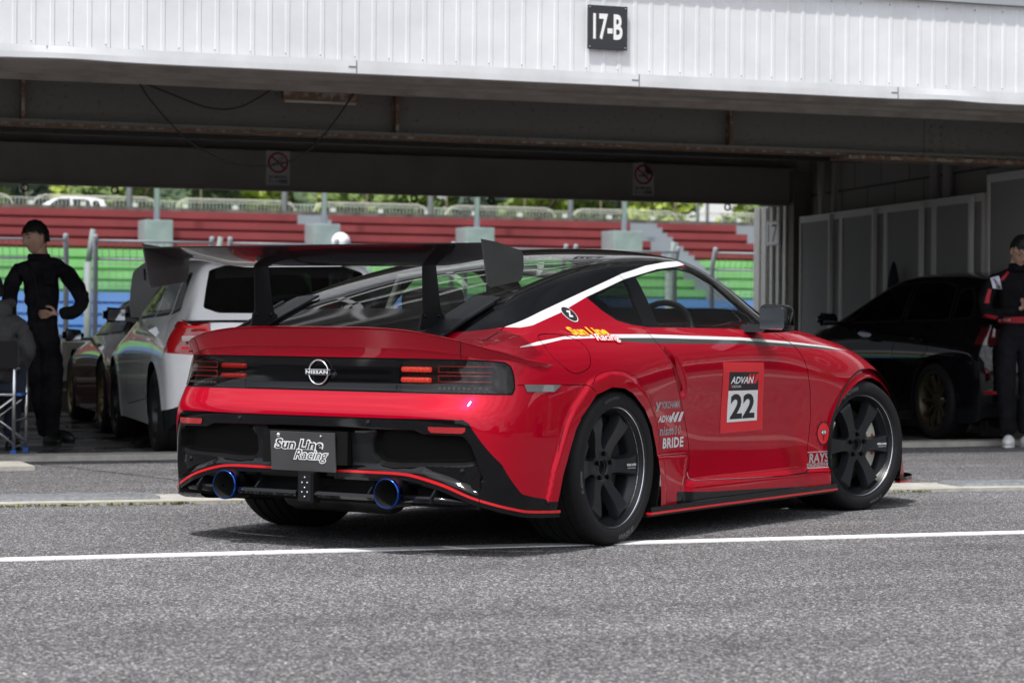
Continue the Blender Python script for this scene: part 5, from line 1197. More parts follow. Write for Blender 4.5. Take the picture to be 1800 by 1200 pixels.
# duckbill
tip = [(-.950, 0, .936), (-.950, .12, .936), (-.950, .28, .935), (-.943, .44, .928), (-.926, .58, .911), (-.890, .69, .888), (-.835, .775, .862), (-.76, .835, .838), (-.67, .878, .812), (-.57, .902, .796), (-.495, .906, .789)]
low = [(-.908, 0, .853), (-.908, .12, .853), (-.908, .28, .852), (-.904, .44, .849), (-.892, .58, .841), (-.862, .68, .829), (-.815, .755, .812), (-.745, .818, .797), (-.66, .868, .784), (-.57, .898, .779), (-.495, .904, .786)]
inn = [(-.845, 0, .895), (-.845, .12, .895), (-.845, .28, .895), (-.84, .42, .893), (-.82, .54, .885), (-.79, .62, .878), (-.745, .69, .868), (-.69, .755, .862), (-.62, .81, .85), (-.55, .86, .822), (-.495, .890, .79)]
for nm, rg in (('duckbill', None),):
    T_ = smooth_poly(tip, closed=False, n=5); Lw = smooth_poly(low, closed=False, n=5); In = smooth_poly(inn, closed=False, n=5)
    dn = (Lw-T_); mids = [In, T_*.5+In*.5+np.array([0, 0, -.004]), T_+np.array([.006, 0, .0012]), T_, T_+dn*.10+np.array([.010, 0, 0]), T_+dn*.55+np.array([.006, 0, 0]), Lw, Lw+np.array([.05, 0, -.004])]
    for s_ in (1,):
        V_ = []; F_ = []
        allp = [np.concatenate([(m_*np.array([1, -1, 1]))[::-1][:-1], m_]) for m_ in mids]; L_ = len(allp[0]); K = len(allp)
        for i in range(L_):
            for k in range(K): V_.append(tuple(allp[k][i]))
        for i in range(L_-1):
            for k in range(K-1): F_.append((i*K+k, i*K+k+1, (i+1)*K+k+1, (i+1)*K+k))
        mb = MB(); mb.add(V_, F_, True); mb.build('ducktail', mat('candy_red_moulding', (.40, .0003, .014), .3, .3, .8, .16, spec=.0), CAR, fixn=True, auto=32)
for s_ in (1, -1):
    i = 26; mb = MB(); q3 = [In[i], T_[i], T_[i]+(Lw[i]-T_[i])*.1+np.array([.010, 0, 0]), Lw[i], np.array([Lw[i][0], Lw[i][1], .806])]
    V_ = []
    for p in q3: V_ += [(p[0]-.002, (p[1]+.0015)*s_, p[2]+.0008), (p[0]-.002, (p[1]-.0025)*s_, p[2]+.0008)]
    mb.add(V_, [(2*k, 2*k+1, 2*k+3, 2*k+2) for k in range(len(q3)-1)]); mb.build('ducktail_joint', M_GAP, CAR)
# carbon licence plate holder with team lettering
pl = MB(); PX = -.958
def plate_pt(u, v): return (PX-.012+.035*(v), -u, .412+(v*.165*.0))
c_ = [(-.012, .487), (.352, .494)]
mb = MB(); a_ = Matrix.Translation((-.962, .182-.155+.0, .4115)) @ Matrix.Rotation(R(-4), 4, 'Y')
mb.box((-.004, -.172, -.083), (.003, .172, .083), .0015, M=a_); pl = mb.build('plate', M_CARBM, CAR)
pl.data.materials.append(M_CARBM)
mb = MB()
for y in (-.10, .125): mb.sphere((-.972, .027+y, .478), .011 if y > 0 else .006, 12)
mb.build_each('plate_bolt', M_CHROME, pl)
mb = MB(); mb.box((-.955, -.20, .36), (-.93, .25, .50)); mb.build('plate_bracket', M_MATTE, CAR)
def plate_txt(s_, u, z, w_, h_, off, m, **k):
    V_, F_ = txt(s_, u, z, w_, h_, **k); return pmesh('lettering', [tuple(a_ @ Vector((-.0045-off, -v[0], v[1]))) for v in V_], F_, m, pl, smooth=False)
M_PO = mat('plate_white', (.8, .8, .8), .5); M_PI = mat('plate_ink', (.02, .02, .02), .5)
plate_txt('Sun Line', -.02, .030, .265, .050, .0005, M_PO, bold=.085, shear=.25); plate_txt('Sun Line', -.02, .030, .250, .040, .0012, M_PI, bold=.02, shear=.25)
plate_txt('Racing', .045, -.018, .19, .060, .0018, M_PO, bold=.07, shear=.4); plate_txt('Racing', .045, -.018, .178, .052, .0025, M_PI, bold=.0, shear=.4)
# diffuser, centre light, exhausts
mb = MB(); mb.box((-.86, -.80, .20), (-.84, .80, .33)); mb.add([(-.93, y, .330) for y in (-.5, .5)]+[(-.80, y, .215) for y in (.5, -.5)], [(0, 1, 2, 3)]); mb.build('diffuser_panel', M_MATTE, CAR)
mb = MB()
for a, b_ in ((-.365, -.05), (.05, .365)): mb.prism([(-.975, .222), (-.985, .235), (-.975, .248), (-.90, .252), (-.90, .218)], a, b_, 'y')
for sg in (1, -1): mb.tube([(-.945, .485*sg, .235), (-.925, .60*sg, .236), (-.875, .72*sg, .228), (-.81, .80*sg, .215)], [.018, .016, .013, .008], 8)
mb.build_each('diffuser_blade', M_BLK, CAR)
mb = MB()
for y in (.30, -.30, .62, -.62): mb.prism([(-.95, .245), (-.86, .325), (-.80, .325), (-.80, .20), (-.95, .222)], y-.004, y+.004, 'y')
mb.build_each('diffuser_fin', M_SATIN, CAR)
mb = MB(); mb.box((-.985, -.044, .196), (-.93, .040, .328), .006); fl = mb.build('centre_light', M_MATTE, CAR)
mb = MB(); mb.box((-.9875, -.034, .205), (-.9855, .030, .320)); mb.build('light_face', M_SATIN, fl)
mb = MB()
for y, z in ((-.002, .305), (.012, .283), (-.016, .283), (-.002, .262), (.012, .243), (-.016, .243), (-.002, .224)): mb.sphere((-.988, y, z), .0042, 8)
mb.build('light_dots', mat('led_grey', (.5, .5, .52), .2, .5), fl)
M_BLUE = mat('blued_titanium', (.02, .08, .36), .18, 1); M_STEEL = mat('steel', (.42, .40, .37), .28, 1, noise=(6, (.22, .19, .16), .4, .7))
for s_ in (1, -1):
    mb = MB(); mb.lathe([(.0575, -.002), (.0615, -.004), (.0635, .004), (.0625, .03)], 40, 'x', origin=(-.995, .430*s_, .256)); tp = mb.build('exhaust_tip', M_BLUE, CAR)
    mb = MB(); mb.lathe([(.0625, .03), (.062, .15)], 40, 'x', origin=(-.995, .430*s_, .256)); mb.build('exhaust_sleeve', mat('tip_steel', (.10, .08, .09), .3, 1), tp)
    mb = MB(); mb.lathe([(.0575, -.002), (.056, .03), (.054, .14), (0, .14)], 40, 'x', origin=(-.995, .430*s_, .256)); mb.build('exhaust_inside', mat('soot', (.006, .006, .006), .7), tp)
mb = MB(); mb.lathe([(0, -.02), (.085, -.01), (.095, .02), (.095, .52), (.085, .55), (0, .56)], 28, 'y', origin=(-.56, -.16, .225)); mb.build('muffler', M_STEEL, CAR)
mb = MB(); mb.tube([(-.85, .43, .25), (-.72, .43, .24), (-.58, .40, .23)], .035, 12); mb.tube([(-.85, -.43, .25), (-.72, -.43, .24), (-.60, -.30, .21), (-.56, -.18, .205)], .035, 12); mb.tube([(-.55, .05, .19), (-.35, -.05, .20), (.3, -.08, .20)], .036, 12)
mb.build_each('exhaust_pipe', M_STEEL, CAR)
mb = MB(); mb.box((-.45, -.55, .24), (3.2, .55, .34)); mb.box((-.52, -.50, .20), (-.40, .5, .30)); mb.box((-.12, -.66, .22), (.12, .66, .27)); mb.sphere((.02, 0, .27), .13, 16); mb.build('underbody', M_MATTE, CAR)
# wheel wells
for x0, rr in ((-.06, .437), (2.555, .437)):
    for s_ in (1, -1):
        mb = MB(); mb.lathe([(rr, .9375*s_), (rr, .60*s_), (.0, .58*s_)], 36, 'y', a0=-20, a1=200, origin=(x0, 0, .30)); mb.build('wheel_well', M_MATTE, CAR)
# cabin
mb = MB(); mb.box((-.2, -.80, .34), (1.9, .80, .36)); mb.box((-.2, -.815, .36), (1.75, -.79, .925)); mb.box((-.2, .79, .36), (1.75, .815, .925)); mb.box((-.25, -.70, .36), (-.2, .70, .92)); mb.box((1.45, -.75, .55), (1.9, .75, .93), .06); mb.box((-.75, -.6, .80), (-.2, .6, .87)); mb.build('cabin', M_INT, CAR)
for s_ in (1, -1):
    mb = MB(); Mx = Matrix.Translation((.62, .37*s_, .42)); mb.box((-.02, -.25, .0), (.52, .25, .14), .05, M=Mx)
    mb.box((-.30, -.26, .02), (-.10, .26, .60), .07, M=Mx @ Matrix.Rotation(R(-14), 4, 'Y') @ Matrix.Translation((.18, 0, 0))); mb.box((-.25, -.15, .55), (-.10, .15, .72), .05, M=Mx @ Matrix.Rotation(R(-14), 4, 'Y') @ Matrix.Translation((.18, 0, 0)))
    mb.build('seat', mat('seat_cloth', (.028, .028, .03), .85), CAR, auto=40)
mb = MB(); P = [(1.36+.05*math.sin(a), -.37+.175*math.cos(a), .90+.165*math.sin(a)) for a in np.linspace(0, 2*math.pi, 28, endpoint=False)]; mb.tube(P, .016, 8, closed=True); mb.tube([(1.36, -.53, .9), (1.40, -.37, .89), (1.36, -.21, .9)], .014, 6); mb.tube([(1.40, -.37, .89), (1.34, -.37, .74)], .014, 6); mb.build('steering_wheel', mat('rim_leather', (.03, .03, .03), .4), CAR)
mb = MB(); mb.box((1.30, -.09, 1.17), (1.33, .09, 1.22), .012); mb.build('rear_view_mirror', M_SATIN, CAR)
mb = MB()
for s_ in (1, -1): mb.tube([(.25, .52*s_, .4), (.27, .54*s_, .9), (.35, .48*s_, 1.17), (.35, 0, 1.22)], .02, 8)
mb.tube([(.25, -.5, .92), (.25, .5, .92)], .018, 8); mb.build('roll_bar', mat('bar_grey', (.2, .2, .2), .4), CAR)
# door mirrors
for s_ in (1, -1):
    mb = MB(); bm = bmesh.new(); bmesh.ops.create_cube(bm, size=1)
    for v in bm.verts: v.co = Vector((v.co.x*.11, v.co.y*.165*(1-.10*(v.co.z > 0)), v.co.z*.145*(1-.12*(v.co.y > 0))))
    bmesh.ops.bevel(bm, geom=bm.edges[:], offset=.035, segments=5, affect='EDGES', profile=.55)
    cx = 1.43
    mb.bm(bm, True, M=Matrix.Translation((cx, .975*s_, .990)) @ (Matrix.Scale(-1, 4, (0, 1, 0)) if s_ < 0 else Matrix())); mi = mb.build('door_mirror', M_BLK, CAR)
    mb = MB(); mb.prism([(.912*s_, .940), (1.03*s_, .936), (1.042*s_, .95), (1.044*s_, 1.02), (1.03*s_, 1.036), (.922*s_, 1.042), (.908*s_, 1.03)], cx-.0575, cx-.054, 'x'); mb.build('mirror_glass', mat('mirror_glass', (.35, .37, .4), .02, 1), mi)
    mb = MB(); mb.prism([(1.36, .925), (1.50, .93), (1.47, .955), (1.40, .962)], .80*s_, .94*s_, 'y'); mb.build('mirror_stalk', M_BLK, mi)
# door handle
for s_, dr_ in ((-1, doors[1]), (1, doors[0])):
    V_ = []; F_ = []
    hp = smooth_poly([(.535, .815), (.588, .765), (.632, .695), (.640, .650), (.628, .640), (.600, .690), (.558, .755)], n=3)
    V_ = [tuple(Vector((p[0], 0, p[1]))+Vector((0, s_*(abs(on_side(p[0], p[1], 0, s_)[0].y)*0+.918-.03*(abs(p[0]-.6))), 0))) for p in hp]; V_ = [(v[0], v[1], v[2]) for v in V_]; F_ = [tuple(range(len(V_)))]
    pmesh('door_handle', V_, F_, M_RED, dr_, smooth=True)
# ---- carbon wing
NY = 60; V_ = []; F_ = []; yy_ = np.linspace(-.893, .893, NY)
for y in yy_:
    k = sstep(np.array([abs(y)]), .50, .86)[0]; te = (-1.0, 1.278); lz = 1.205+.035*k; le = (-.735, lz)
    top = [te, (-.93, 1.272-.004*(1-k)), (-.85, 1.256), (-.78, 1.232+.01*k), (-.745, lz+.014)]; bot = [(-.735, lz), (-.748, lz-.012), (-.80, 1.196+.036*k), (-.88, 1.215+.030*k), (-.95, 1.244+.016*k), (-1.0, 1.272)]
    for p in top+bot: V_.append((p[0], y, p[1]))
K = 11
for i in range(NY-1):
    for k in range(K): F_.append((i*K+k, i*K+(k+1) % K, (i+1)*K+(k+1) % K, (i+1)*K+k))
mb = MB(); mb.add(V_, F_, True); wg = mb.build('rear_wing', M_CARB, CAR, auto=50)
for s_ in (1, -1):
    mb = MB(); pr_ = [(-1.005, 1.292), (-.90, 1.284), (-.715, 1.254), (-.700, 1.238), (-.697, 1.19), (-.705, 1.145), (-.722, 1.130), (-.90, 1.106), (-.945, 1.100), (-.958, 1.110)]; mb.prism(pr_, .893*s_, .899*s_, 'y'); mb.build('end_plate', M_CARBM, wg)
    mb = MB(); mb.prism([(-.778, 1.208), (-.69, 1.218), (-.655, 1.04), (-.640, .995), (-.62, .985), (-.62, .960), (-.775, .925), (-.800, .930), (-.785, .99), (-.772, 1.0)], .446*s_, .454*s_, 'y')
    mb.build('wing_stay', M_SATIN, wg)
    mb = MB()
    for x in (-.765, -.665): mb.sphere((x, .445*s_, .985), .009, 8, sc_=(1, .5, 1)); mb.sphere((x, .455*s_, .985), .009, 8, sc_=(1, .5, 1))
    mb.build('stay_bolt', M_BLK, wg)
    mb = MB(); mb.prism([(-.90, 1.268), (-.87, 1.284), (-.74, 1.262), (-.74, 1.235)], .445*s_, .455*s_, 'y'); mb.build('stay_cap', M_BLK, wg)
    # foot plate lying on the hatch edge
    V_ = []; F_ = []; n = 12
    for i in range(n+1):
        x = -.80+.46*i/n
        for y in (.43, .50, .555):
            p, n_ = on_top(x, y*s_, .004); V_.append(tuple(p)); V_.append(tuple(p+Vector((0, 0, .010 if y < .5 else .012))))
    for i in range(n):
        b0 = i*6; b1 = b0+6
        F_ += [(b0+1, b1+1, b1+3, b0+3), (b0+3, b1+3, b1+5, b0+5), (b0, b0+1, b1+1, b1)[::-1], (b0+4, b0+5, b1+5, b1+4)]
    F_ += [(0, 1, 3, 2), (2, 3, 5, 4)]; mb = MB(); mb.add(V_, F_); mb.build('wing_foot', M_SATIN, wg)
    mb = MB(); P = [tuple(on_top(x, .565*s_, .016)[0]) for x in np.linspace(-.80, -.42, 6)]; mb.tube(P, .010, 6); mb.build('foot_edge', M_SATIN, wg)
# antenna / black roof spoiler lip at the top of the rear glass
# ---- wheels
M_RIM = mat('rim_black', (.014, .015, .018), .36, 0, spec=.4); M_LIPB = mat('rim_pinstripe', (.75, .76, .8), .22, 1); M_NUT = mat('nut_black', (.01, .01, .01), .2, .8)
M_DISC = mat('brake_disc', (.22, .21, .20), .4, .9); M_CAL = mat('caliper_cream', (.55, .53, .46), .45)
def six_spoke(name_parent, loc, rz, deep, label=None, cal=False, rot=0.0):
    """local: outer face towards -y; y=0 at the outer flange"""
    RF = .268
    mb = MB()
    mb.lathe([(RF-.002, .012), (RF, .002), (RF-.003, -.002), (RF-.008, .002), (RF-.0085, .010)], 96)
    mb.lathe([(RF-.010, .0095), (RF-.013, .018), (RF-.020, .030), (RF-.024, .055), (RF-.033, .064), (RF-.037, .085), (RF-.040, .26), (RF-.006, .285)], 96)
    wh = mb.build('wheel', [M_RIM], CAR); wh.location = loc; wh.rotation_euler = (0, 0, rz); wh['label'] = label
    mb = MB(); mb.lathe([(RF-.0085, .0100), (RF-.0072, .0035), (RF-.0100, .0092)], 96); mb.lathe([(RF-.0205, .0300), (RF-.0212, .032), (RF-.0215, .034)], 96); mb.build('rim_line', M_LIPB, wh)
    # spokes
    mb = MB(); hy = .062 if deep else .035; sy = .026 if deep else .018
    st = [(.058, hy, .034, .044), (.085, hy-.001, .029, .039), (.115, hy-.007, .0275, .037), (.160, hy*.5+sy*.5-.005, .031, .041), (.200, sy+.001, .037, .047), (.220, sy, .041, .051), (.233, sy+.009, .044, .053), (.246, sy+.032, .047, .055)]
    for k in range(6):
        a = R(60*k+rot); c, q = math.cos(a), math.sin(a); V_ = []; F_ = []
        for r_, y, w1, w2 in st:
            for u, dy in ((-w2, .045), (-w1-.003, .009), (-w1, 0), (0, .0015), (w1, 0), (w1+.003, .009), (w2, .045)): V_.append((r_*c-u*q, y+dy, r_*q+u*c))
        for i in range(len(st)-1):
            for j in range(6): F_.append((i*7+j, i*7+j+1, i*7+8+j, i*7+7+j))
            F_.append((i*7+6, i*7, i*7+7, i*7+13))
        mb.add(V_, F_, True)
    mb.build('spokes', M_RIM, wh, auto=28)
    mb = MB(); mb.lathe([(.034, hy+.05), (.034, hy+.004), (.038, hy), (.072, hy+.001), (.079, hy+.004), (.080, hy+.05)], 48); mb.lathe([(.0, hy+.03), (.026, hy+.03), (.028, hy+.012), (.034, hy+.010)], 32); mb.build('hub', M_RIM, wh, auto=30)
    mb = MB()
    for k in range(5): a = R(72*k+90); mb.lathe([(0, -.002), (.0085, -.002), (.0095, .001), (.0095, .009), (.0135, .0095)], 12, origin=(.0565*math.cos(a), hy-.010, .0565*math.sin(a)), smooth=False)
    mb.build_each('lug_nut', M_NUT, wh)
    V_, F_ = text_mesh('VOLK RACING', 1, bold=.06, shear=.1); V_ = fit(V_, .068, .011); pmesh('spoke_decal', [(v[0]+.185 if rz == 0 or abs(rz) < 1 else v[0]+.185, (sy+.0005 if v[0] > .0 else sy+.0005)-.0015+max(0, -v[0]-.005)*.25, v[1]+.003) for v in V_], F_, M_LETW, wh, smooth=False)
    V_, F_ = text_mesh('ORIGINAL', 1, bold=.04, space=1.6); V_ = fit(V_, .06, .005); pmesh('spoke_decal', [(v[0]+.187, sy-.001+max(0, -v[0]-.005)*.25, v[1]-.011) for v in V_], F_, M_LETW, wh, smooth=False)
    # tyre
    RT = .340; T_ = .290; pf = [(RF-.004, .004), (RF+.004, -.006), (RF+.010, -.0085), (RF+.026, -.0115), (RF+.045, -.009), (RF+.058, -.001), (RT-.009, .010), (RT-.003, .020)]
    y = .020
    for g in (.075, .135, .190, .245):
        pf += [(RT-.0005, y+.012), (RT, g-.008), (RT-.006, g-.006), (RT-.006, g+.004), (RT, g+.006)]; y = g
    pf += [(RT-.003, .276), (RT-.012, .290), (RF+.04, .305), (RF, .29)]
    mb = MB(); mb.lathe(pf, 120); ty = mb.build('tyre', M_TYRE, wh, fixn=True, auto=40)
    mb = MB()   # tread sipes as slim dark inlays
    for k in range(44):
        a = 2*math.pi*k/44
        for y0, y1, sk in ((.022, .064, .05), (.145, .18, -.05)):
            V_ = []
            for s2 in (0, 1):
                y = y0+(y1-y0)*s2; aa = a+sk*s2
                for w_ in (-.0016, .0016): V_.append(((RT+.0006)*math.cos(aa+w_/RT), y, (RT+.0006)*math.sin(aa+w_/RT)))
            mb.add(V_, [(0, 1, 3, 2)])
        V_ = []
        for r_, y, aa in ((RT+.0002, .024, a), (RT-.004, .0165, a-.006), (RT-.010, .0085, a-.012), (RT-.018, .003, a-.016)):
            for w_ in (-.0016, .0016): V_.append((r_*math.cos(aa+w_/RT), y-.0008, r_*math.sin(aa+w_/RT)))
        mb.add(V_, [(0, 1, 3, 2), (2, 3, 5, 4), (4, 5, 7, 6)])
    mb.build('tread_sipes', M_GAP, wh, fixn=False)
    def arc_text(s2, mid, size, r0, m, **k):
        V_, F_ = text_mesh(s2, 1, **k); V_ = fit(V_, None, size); out2 = []
        for v in V_:
            a = R(mid)-v[0]/r0; rr_ = r0+v[1]; t_ = (rr_-RF)/(RT-RF); yb = np.interp(rr_, [RF+.004, RF+.010, RF+.026, RF+.045, RF+.058], [-.006, -.0085, -.0115, -.009, -.001]); out2.append((rr_*math.cos(a), yb-.0012, rr_*math.sin(a)))
        pmesh('tyre_lettering', out2, F_, m, wh, smooth=False)
    M_TL = mat('tyre_letter', (.11, .11, .113), .6)
    arc_text('/// ADVAN', 112 if not deep else 285, .022, RF+.034, M_TL, shear=.2, bold=.04)
    arc_text('/// ADVAN', -70 if not deep else 190, .016, RF+.034, M_TL, shear=.2, bold=.03)
    arc_text('ADVAN NEOVA', 200 if not deep else 100, .012, RF+.034, M_TL)
    # brake
    mb = MB(); mb.lathe([(.0, .12), (.09, .12), (.092, .105), (.185, .105), (.187, .112), (.185, .130), (.0, .130)], 64); mb.build('brake_disc', M_DISC, wh)
    mb = MB()
    ca = (-38, 38) if cal else (120, 170)
    mb.lathe([(.135, .075), (.200, .075), (.208, .085), (.208, .15), (.135, .15), (.135, .075)], 20, a0=ca[0]*(1 if cal else 1), a1=ca[1]); cl_ = mb.build('brake_caliper', M_CAL if cal else mat('caliper_dark', (.05, .04, .035), .5, .4), wh)
    if cal:
        V_, F_ = text_mesh('ENDLESS', 1, bold=.05); V_ = fit(V_, .11, .018); pmesh('caliper_lettering', [((.168)*1-v[1], .0735, v[0]) for v in V_], F_, mat('caliper_red', (.5, .02, .02), .4), wh, smooth=False)
        mb = MB(); mb.lathe([(.17, .07), (.19, .06), (.20, .13), (.17, .13)], 10, a0=140, a1=200); mb.build('brake_duct', mat('duct_alloy', (.35, .35, .35), .35, .8), wh)
    mb = MB(); mb.tube([(0, .13, 0), (0, .25, 0)], .07, 16); mb.box((-.05, .13, -.20), (.05, .2, .25)); mb.build('upright', M_MATTE, wh)
    return wh
six_spoke(CAR, (0, -.930, .338), 0, True, 'rear wheel nearest the camera')
six_spoke(CAR, (0, .930, .338), math.pi, True, 'far rear wheel', rot=0)
st_ = R(-14.6); cy = -.93+.14
def steer(x, y, s_):
    cen = Vector((x, (.93-.14)*s_, .338)); off = Matrix.Rotation(st_, 3, 'Z') @ Vector((0, .14*s_, 0)); return tuple(cen+off)
six_spoke(CAR, steer(2.55, 0, -1), st_, False, 'right front wheel, steered outwards', cal=True)
six_spoke(CAR, steer(2.55, 0, 1), math.pi+st_, False, 'left front wheel', cal=True)
# ---------------------------------------------------------------- background cars
def gen_nets(sp):
    """sp: side=[(x,ymax,zbelt,ybelt)], zlo, top=[(x,yr,zr,zc)], rearx(z) profile, frontx"""
    A = []; nl = 7
    fz = [0, .16, .36, .56, .74, .90, 1.0]; fy = [.965, .985, .99, 1.0, 1.0, .985, None]
    def levels(zb, z0): return [z0+(zb-z0)*f for f in fz]
    zb0 = sp['side'][0][2]; z0 = sp['zlo']
    rz = levels(sp['rear_z'], z0+.06); rx = sp['rear_x']
    yc = sp['side'][0][1]
    for y, dx in ((0, 0), (.35, .005), (.62, .03)): A.append([(rx[k]+dx, y, rz[k]) for k in range(nl)])
    A.append([(rx[k]+.12, yc-.075-.0*k-(0 if k < 5 else .03), rz[k]) for k in range(nl)])
    for x, ym, zb, yb in sp['side']:
        z = levels(zb, z0); A.append([(x, yb if f is None else ym*f if k < 5 else ym*.985*.6+yb*.4, z[k]) for k, f in enumerate(fy)])
    fx = sp['front_x']; xl, ym, zb, yb = sp['side'][-1]; z = [z0+(sp['front_z']-z0)*f for f in fz]
    A.append([(fx-.22-.03*k, ym-.10-.01*k, z[k]) for k in range(nl)]); A.append([(fx-.08-.03*k, .5, z[k]) for k in range(nl)]); A.append([(fx-.03*k, .2, z[k]) for k in range(nl)]); A.append([(fx-.03*k, 0, z[k]) for k in range(nl)])
    A = np.array(A, float); B = []
    sx = [s_[0] for s_ in sp['side']]
    for x, yr, zr, zc in sp['top']:
        yb = np.interp(x, sx, [s_[3] for s_ in sp['side']]); zb = np.interp(x, sx, [s_[2] for s_ in sp['side']])
        if x < sx[0]: zb = sp['rear_z']+.01; yb = min(yb, yc-.08)
        b = np.array([yb, zb]); r = np.array([yr, zr]); h = zr-zb
        g = b+np.array([-.02, .015]) if h > .08 else b*.8+r*.2; d = r-g
        nn = np.array([.012, .004]) if h > .1 else np.zeros(2); dz = zc-zr
        pts = [b, g, g+d*.36+nn, g+d*.72+nn, r, (yr*.84, zr+dz*.5), (yr*.45, zr+dz*.92), (0, zc)]
        B.append([(x, p[0], p[1]) for p in pts])
    return A, np.array(B, float)
def bg_wheel(parent, loc, rz, RT, RF, m, n=6, kind=0, wd=.22):
    mb = MB(); mb.lathe([(RF, .004), (RF-.008, .0), (RF-.016, .02), (RF-.03, .05), (RF-.03, .19), (RF, .2)], 40)
    mb.lathe([(0, .045), (.03, .04), (.065, .042), (.075, .07)], 20)
    for k in range(n):
        a = 2*math.pi*k/n; c, q = math.cos(a), math.sin(a)
        for da in ((-.10, .10) if kind == 1 else (0,)):
            a2 = a+da; c2, q2 = math.cos(a2), math.sin(a2); V_ = []
            for r_, y, w_ in ((.05, .042, .016), (.12, .036, .014), (RF-.05, .016, .016), (RF-.02, .03, .019)):
                aa = a+(a2-a)*min(1, r_/(RF-.03)); c3, q3 = math.cos(aa), math.sin(aa)
                for u, dy in ((-w_, .03), (-w_*.8, 0), (w_*.8, 0), (w_, .03)): V_.append((r_*c3-u*q3, y+dy, r_*q3+u*c3))
            F_ = [(4*i+j, 4*i+j+1, 4*i+5+j, 4*i+4+j) for i in range(3) for j in range(3)]
            mb.add(V_, F_)
    wh = mb.build('wheel', m, parent); wh.location = loc; wh.rotation_euler = (0, 0, rz)
    mb = MB(); mb.lathe([(RF-.002, .006), (RF+.01, -.006), (RF+.03, -.009), (RT-.02, .0), (RT-.006, .012), (RT, .03), (RT, .07), (RT-.006, .074), (RT, .078), (RT, wd-.08), (RT-.006, wd-.076), (RT, wd-.07), (RT-.003, wd-.02), (RT-.02, wd), (RF, wd)], 56); mb.build('tyre', M_TYRE, wh, auto=40)
    mb = MB(); mb.lathe([(0, .10), (RF-.06, .10), (RF-.06, .12)], 32); mb.build('brake_disc', M_DISC, wh); return wh
def make_car(name, loc, rz, label, cat, sp, paint, rim, group=None, **k):
    car = empty(name, loc, rz, label, cat, group)
    A, B = gen_nets(sp); st = .035
    GA = surf_grid(A, dense_t(A[:, 2:4], st), dense_t(np.swapaxes(A, 0, 1)[:, 5:8], st), ('m', 'm'), ('e', 'e'))
    GBq = surf_grid(B, dense_t(B[:, 3:], st), dense_t(np.swapaxes(B, 0, 1)[:, 4:9], st), ('e', 'e'), ('e', 'm'))
    pa = PM(GA.reshape(-1, 3), grid_faces(*GA.shape[:2])); pb = PM(GBq.reshape(-1, 3), grid_faces(*GBq.shape[:2]))
    for M_ in (pa, pb):
        if (M_.N*(M_.V-np.array([1.2, 0, .4]))).sum(1).mean() < 0: M_.F = [f[::-1] for f in M_.F]; M_.N = -M_.N
    ra = sp.get('arch', .36)
    for x0 in (0, sp['wb']):
        ar = [(x0+ra*math.cos(a), .31+ra*math.sin(a)) for a in np.linspace(-.2, math.pi+.2, 22)]+[(x0-ra, 0), (x0+ra, 0)]
        pa.refine(lambda c: np.abs(sdf_poly(xz(c), ar)) < .05, times=2)
        d = np.where((pa.V[:, 1] > .5), .012*(1-sstep(sdf_poly(xz(pa.V), ar), .02, .05)), 0); pa.V = pa.V+pa.N*d[:, None]
        pa.cut(lambda V_: np.where(V_[:, 1] > .5, sdf_poly(xz(V_), ar), 1), 'hole')
    fr = sp['windows']
    pb.refine(lambda c: (np.minimum.reduce([sdf_poly(xz(c), q) for q in fr]) < .05) & (c[:, 1] > .35), times=1)
    pb.cut(lambda V_: np.where(V_[:, 1] > .38, np.minimum.reduce([sdf_poly(xz(V_), q) for q in fr])-.022, 1), 'trim')
    for q in fr: pb.cut(lambda V_: np.where(V_[:, 1] > .38, sdf_poly(xz(V_), q), 1), 'side_glass')
    rgp = sp['rear_glass']   # (y,z) polygon
    pb.refine(lambda c: (np.abs(sdf_poly(yz(c), rgp)) < .05) & (c[:, 0] < sp['rgx']), times=1)
    pb.cut(lambda V_: np.where(V_[:, 0] < sp['rgx'], sdf_poly(yz(V_), rgp), 1), 'rear_glass', ['body', 'trim'])
    if 'shield' in sp: pb.cut(lambda V_: np.where(V_[:, 0] > sp['shield'][0][0]-.3, sdf_poly(xy(V_), sp['shield']), 1), 'windscreen', ['body', 'trim'])
    for q in sp['lamps']:
        for M_ in (pa, pb):
            M_.refine(lambda c: (np.abs(sdf_poly(yz(c), q)) < .04) & (c[:, 0] < sp.get('lampx', -.3)), times=2)
            M_.cut(lambda V_: np.where(V_[:, 0] < sp.get('lampx', -.3), sdf_poly(yz(V_), q), 1), 'lamp', ['body'])
    for q in sp.get('lows', []):
        pa.refine(lambda c: (np.abs(sdf_poly(yz(c), q)) < .03) & (c[:, 0] < -.3), times=1)
        pa.cut(lambda V_: np.where(V_[:, 0] < -.3, sdf_poly(yz(V_), q), 1), 'low_trim', ['body'])
    for ln in sp.get('seams', []):
        for M_ in (pa, pb):
            M_.refine(lambda c: (dist_line(xz(c), ln) < .04) & (c[:, 1] > .4), ['body'], times=3)
            M_.cut(lambda V_: np.where(V_[:, 1] > .4, dist_line(xz(V_), ln)-.0035, 1), 'gap', ['body'])
    pa.merge(pb)
    def put(nm, tags, mats, off=0, join=True):
        r_ = []; acc = None
        for s_ in (1, -1):
            e = pa.extract(tags, s_, off)
            if e is None: return []
            if join:
                acc = e if acc is None else (np.concatenate([acc[0], e[0]]), acc[1]+[[i+len(acc[0]) for i in f] for f in e[1]], np.concatenate([acc[2], e[2]]), acc[3]+e[3])
            else: r_.append(pmesh(nm, e[0], e[1], mats, car, e[3], e[2]))
        return [pmesh(nm, acc[0], acc[1], mats, car, acc[3], acc[2])] if join else r_
    put('body', ['body'], [paint]); put('window_trim', ['trim'], [sp.get('trimmat', M_SATIN)]); put('panel_gap', ['gap'], [M_GAP], -.004)
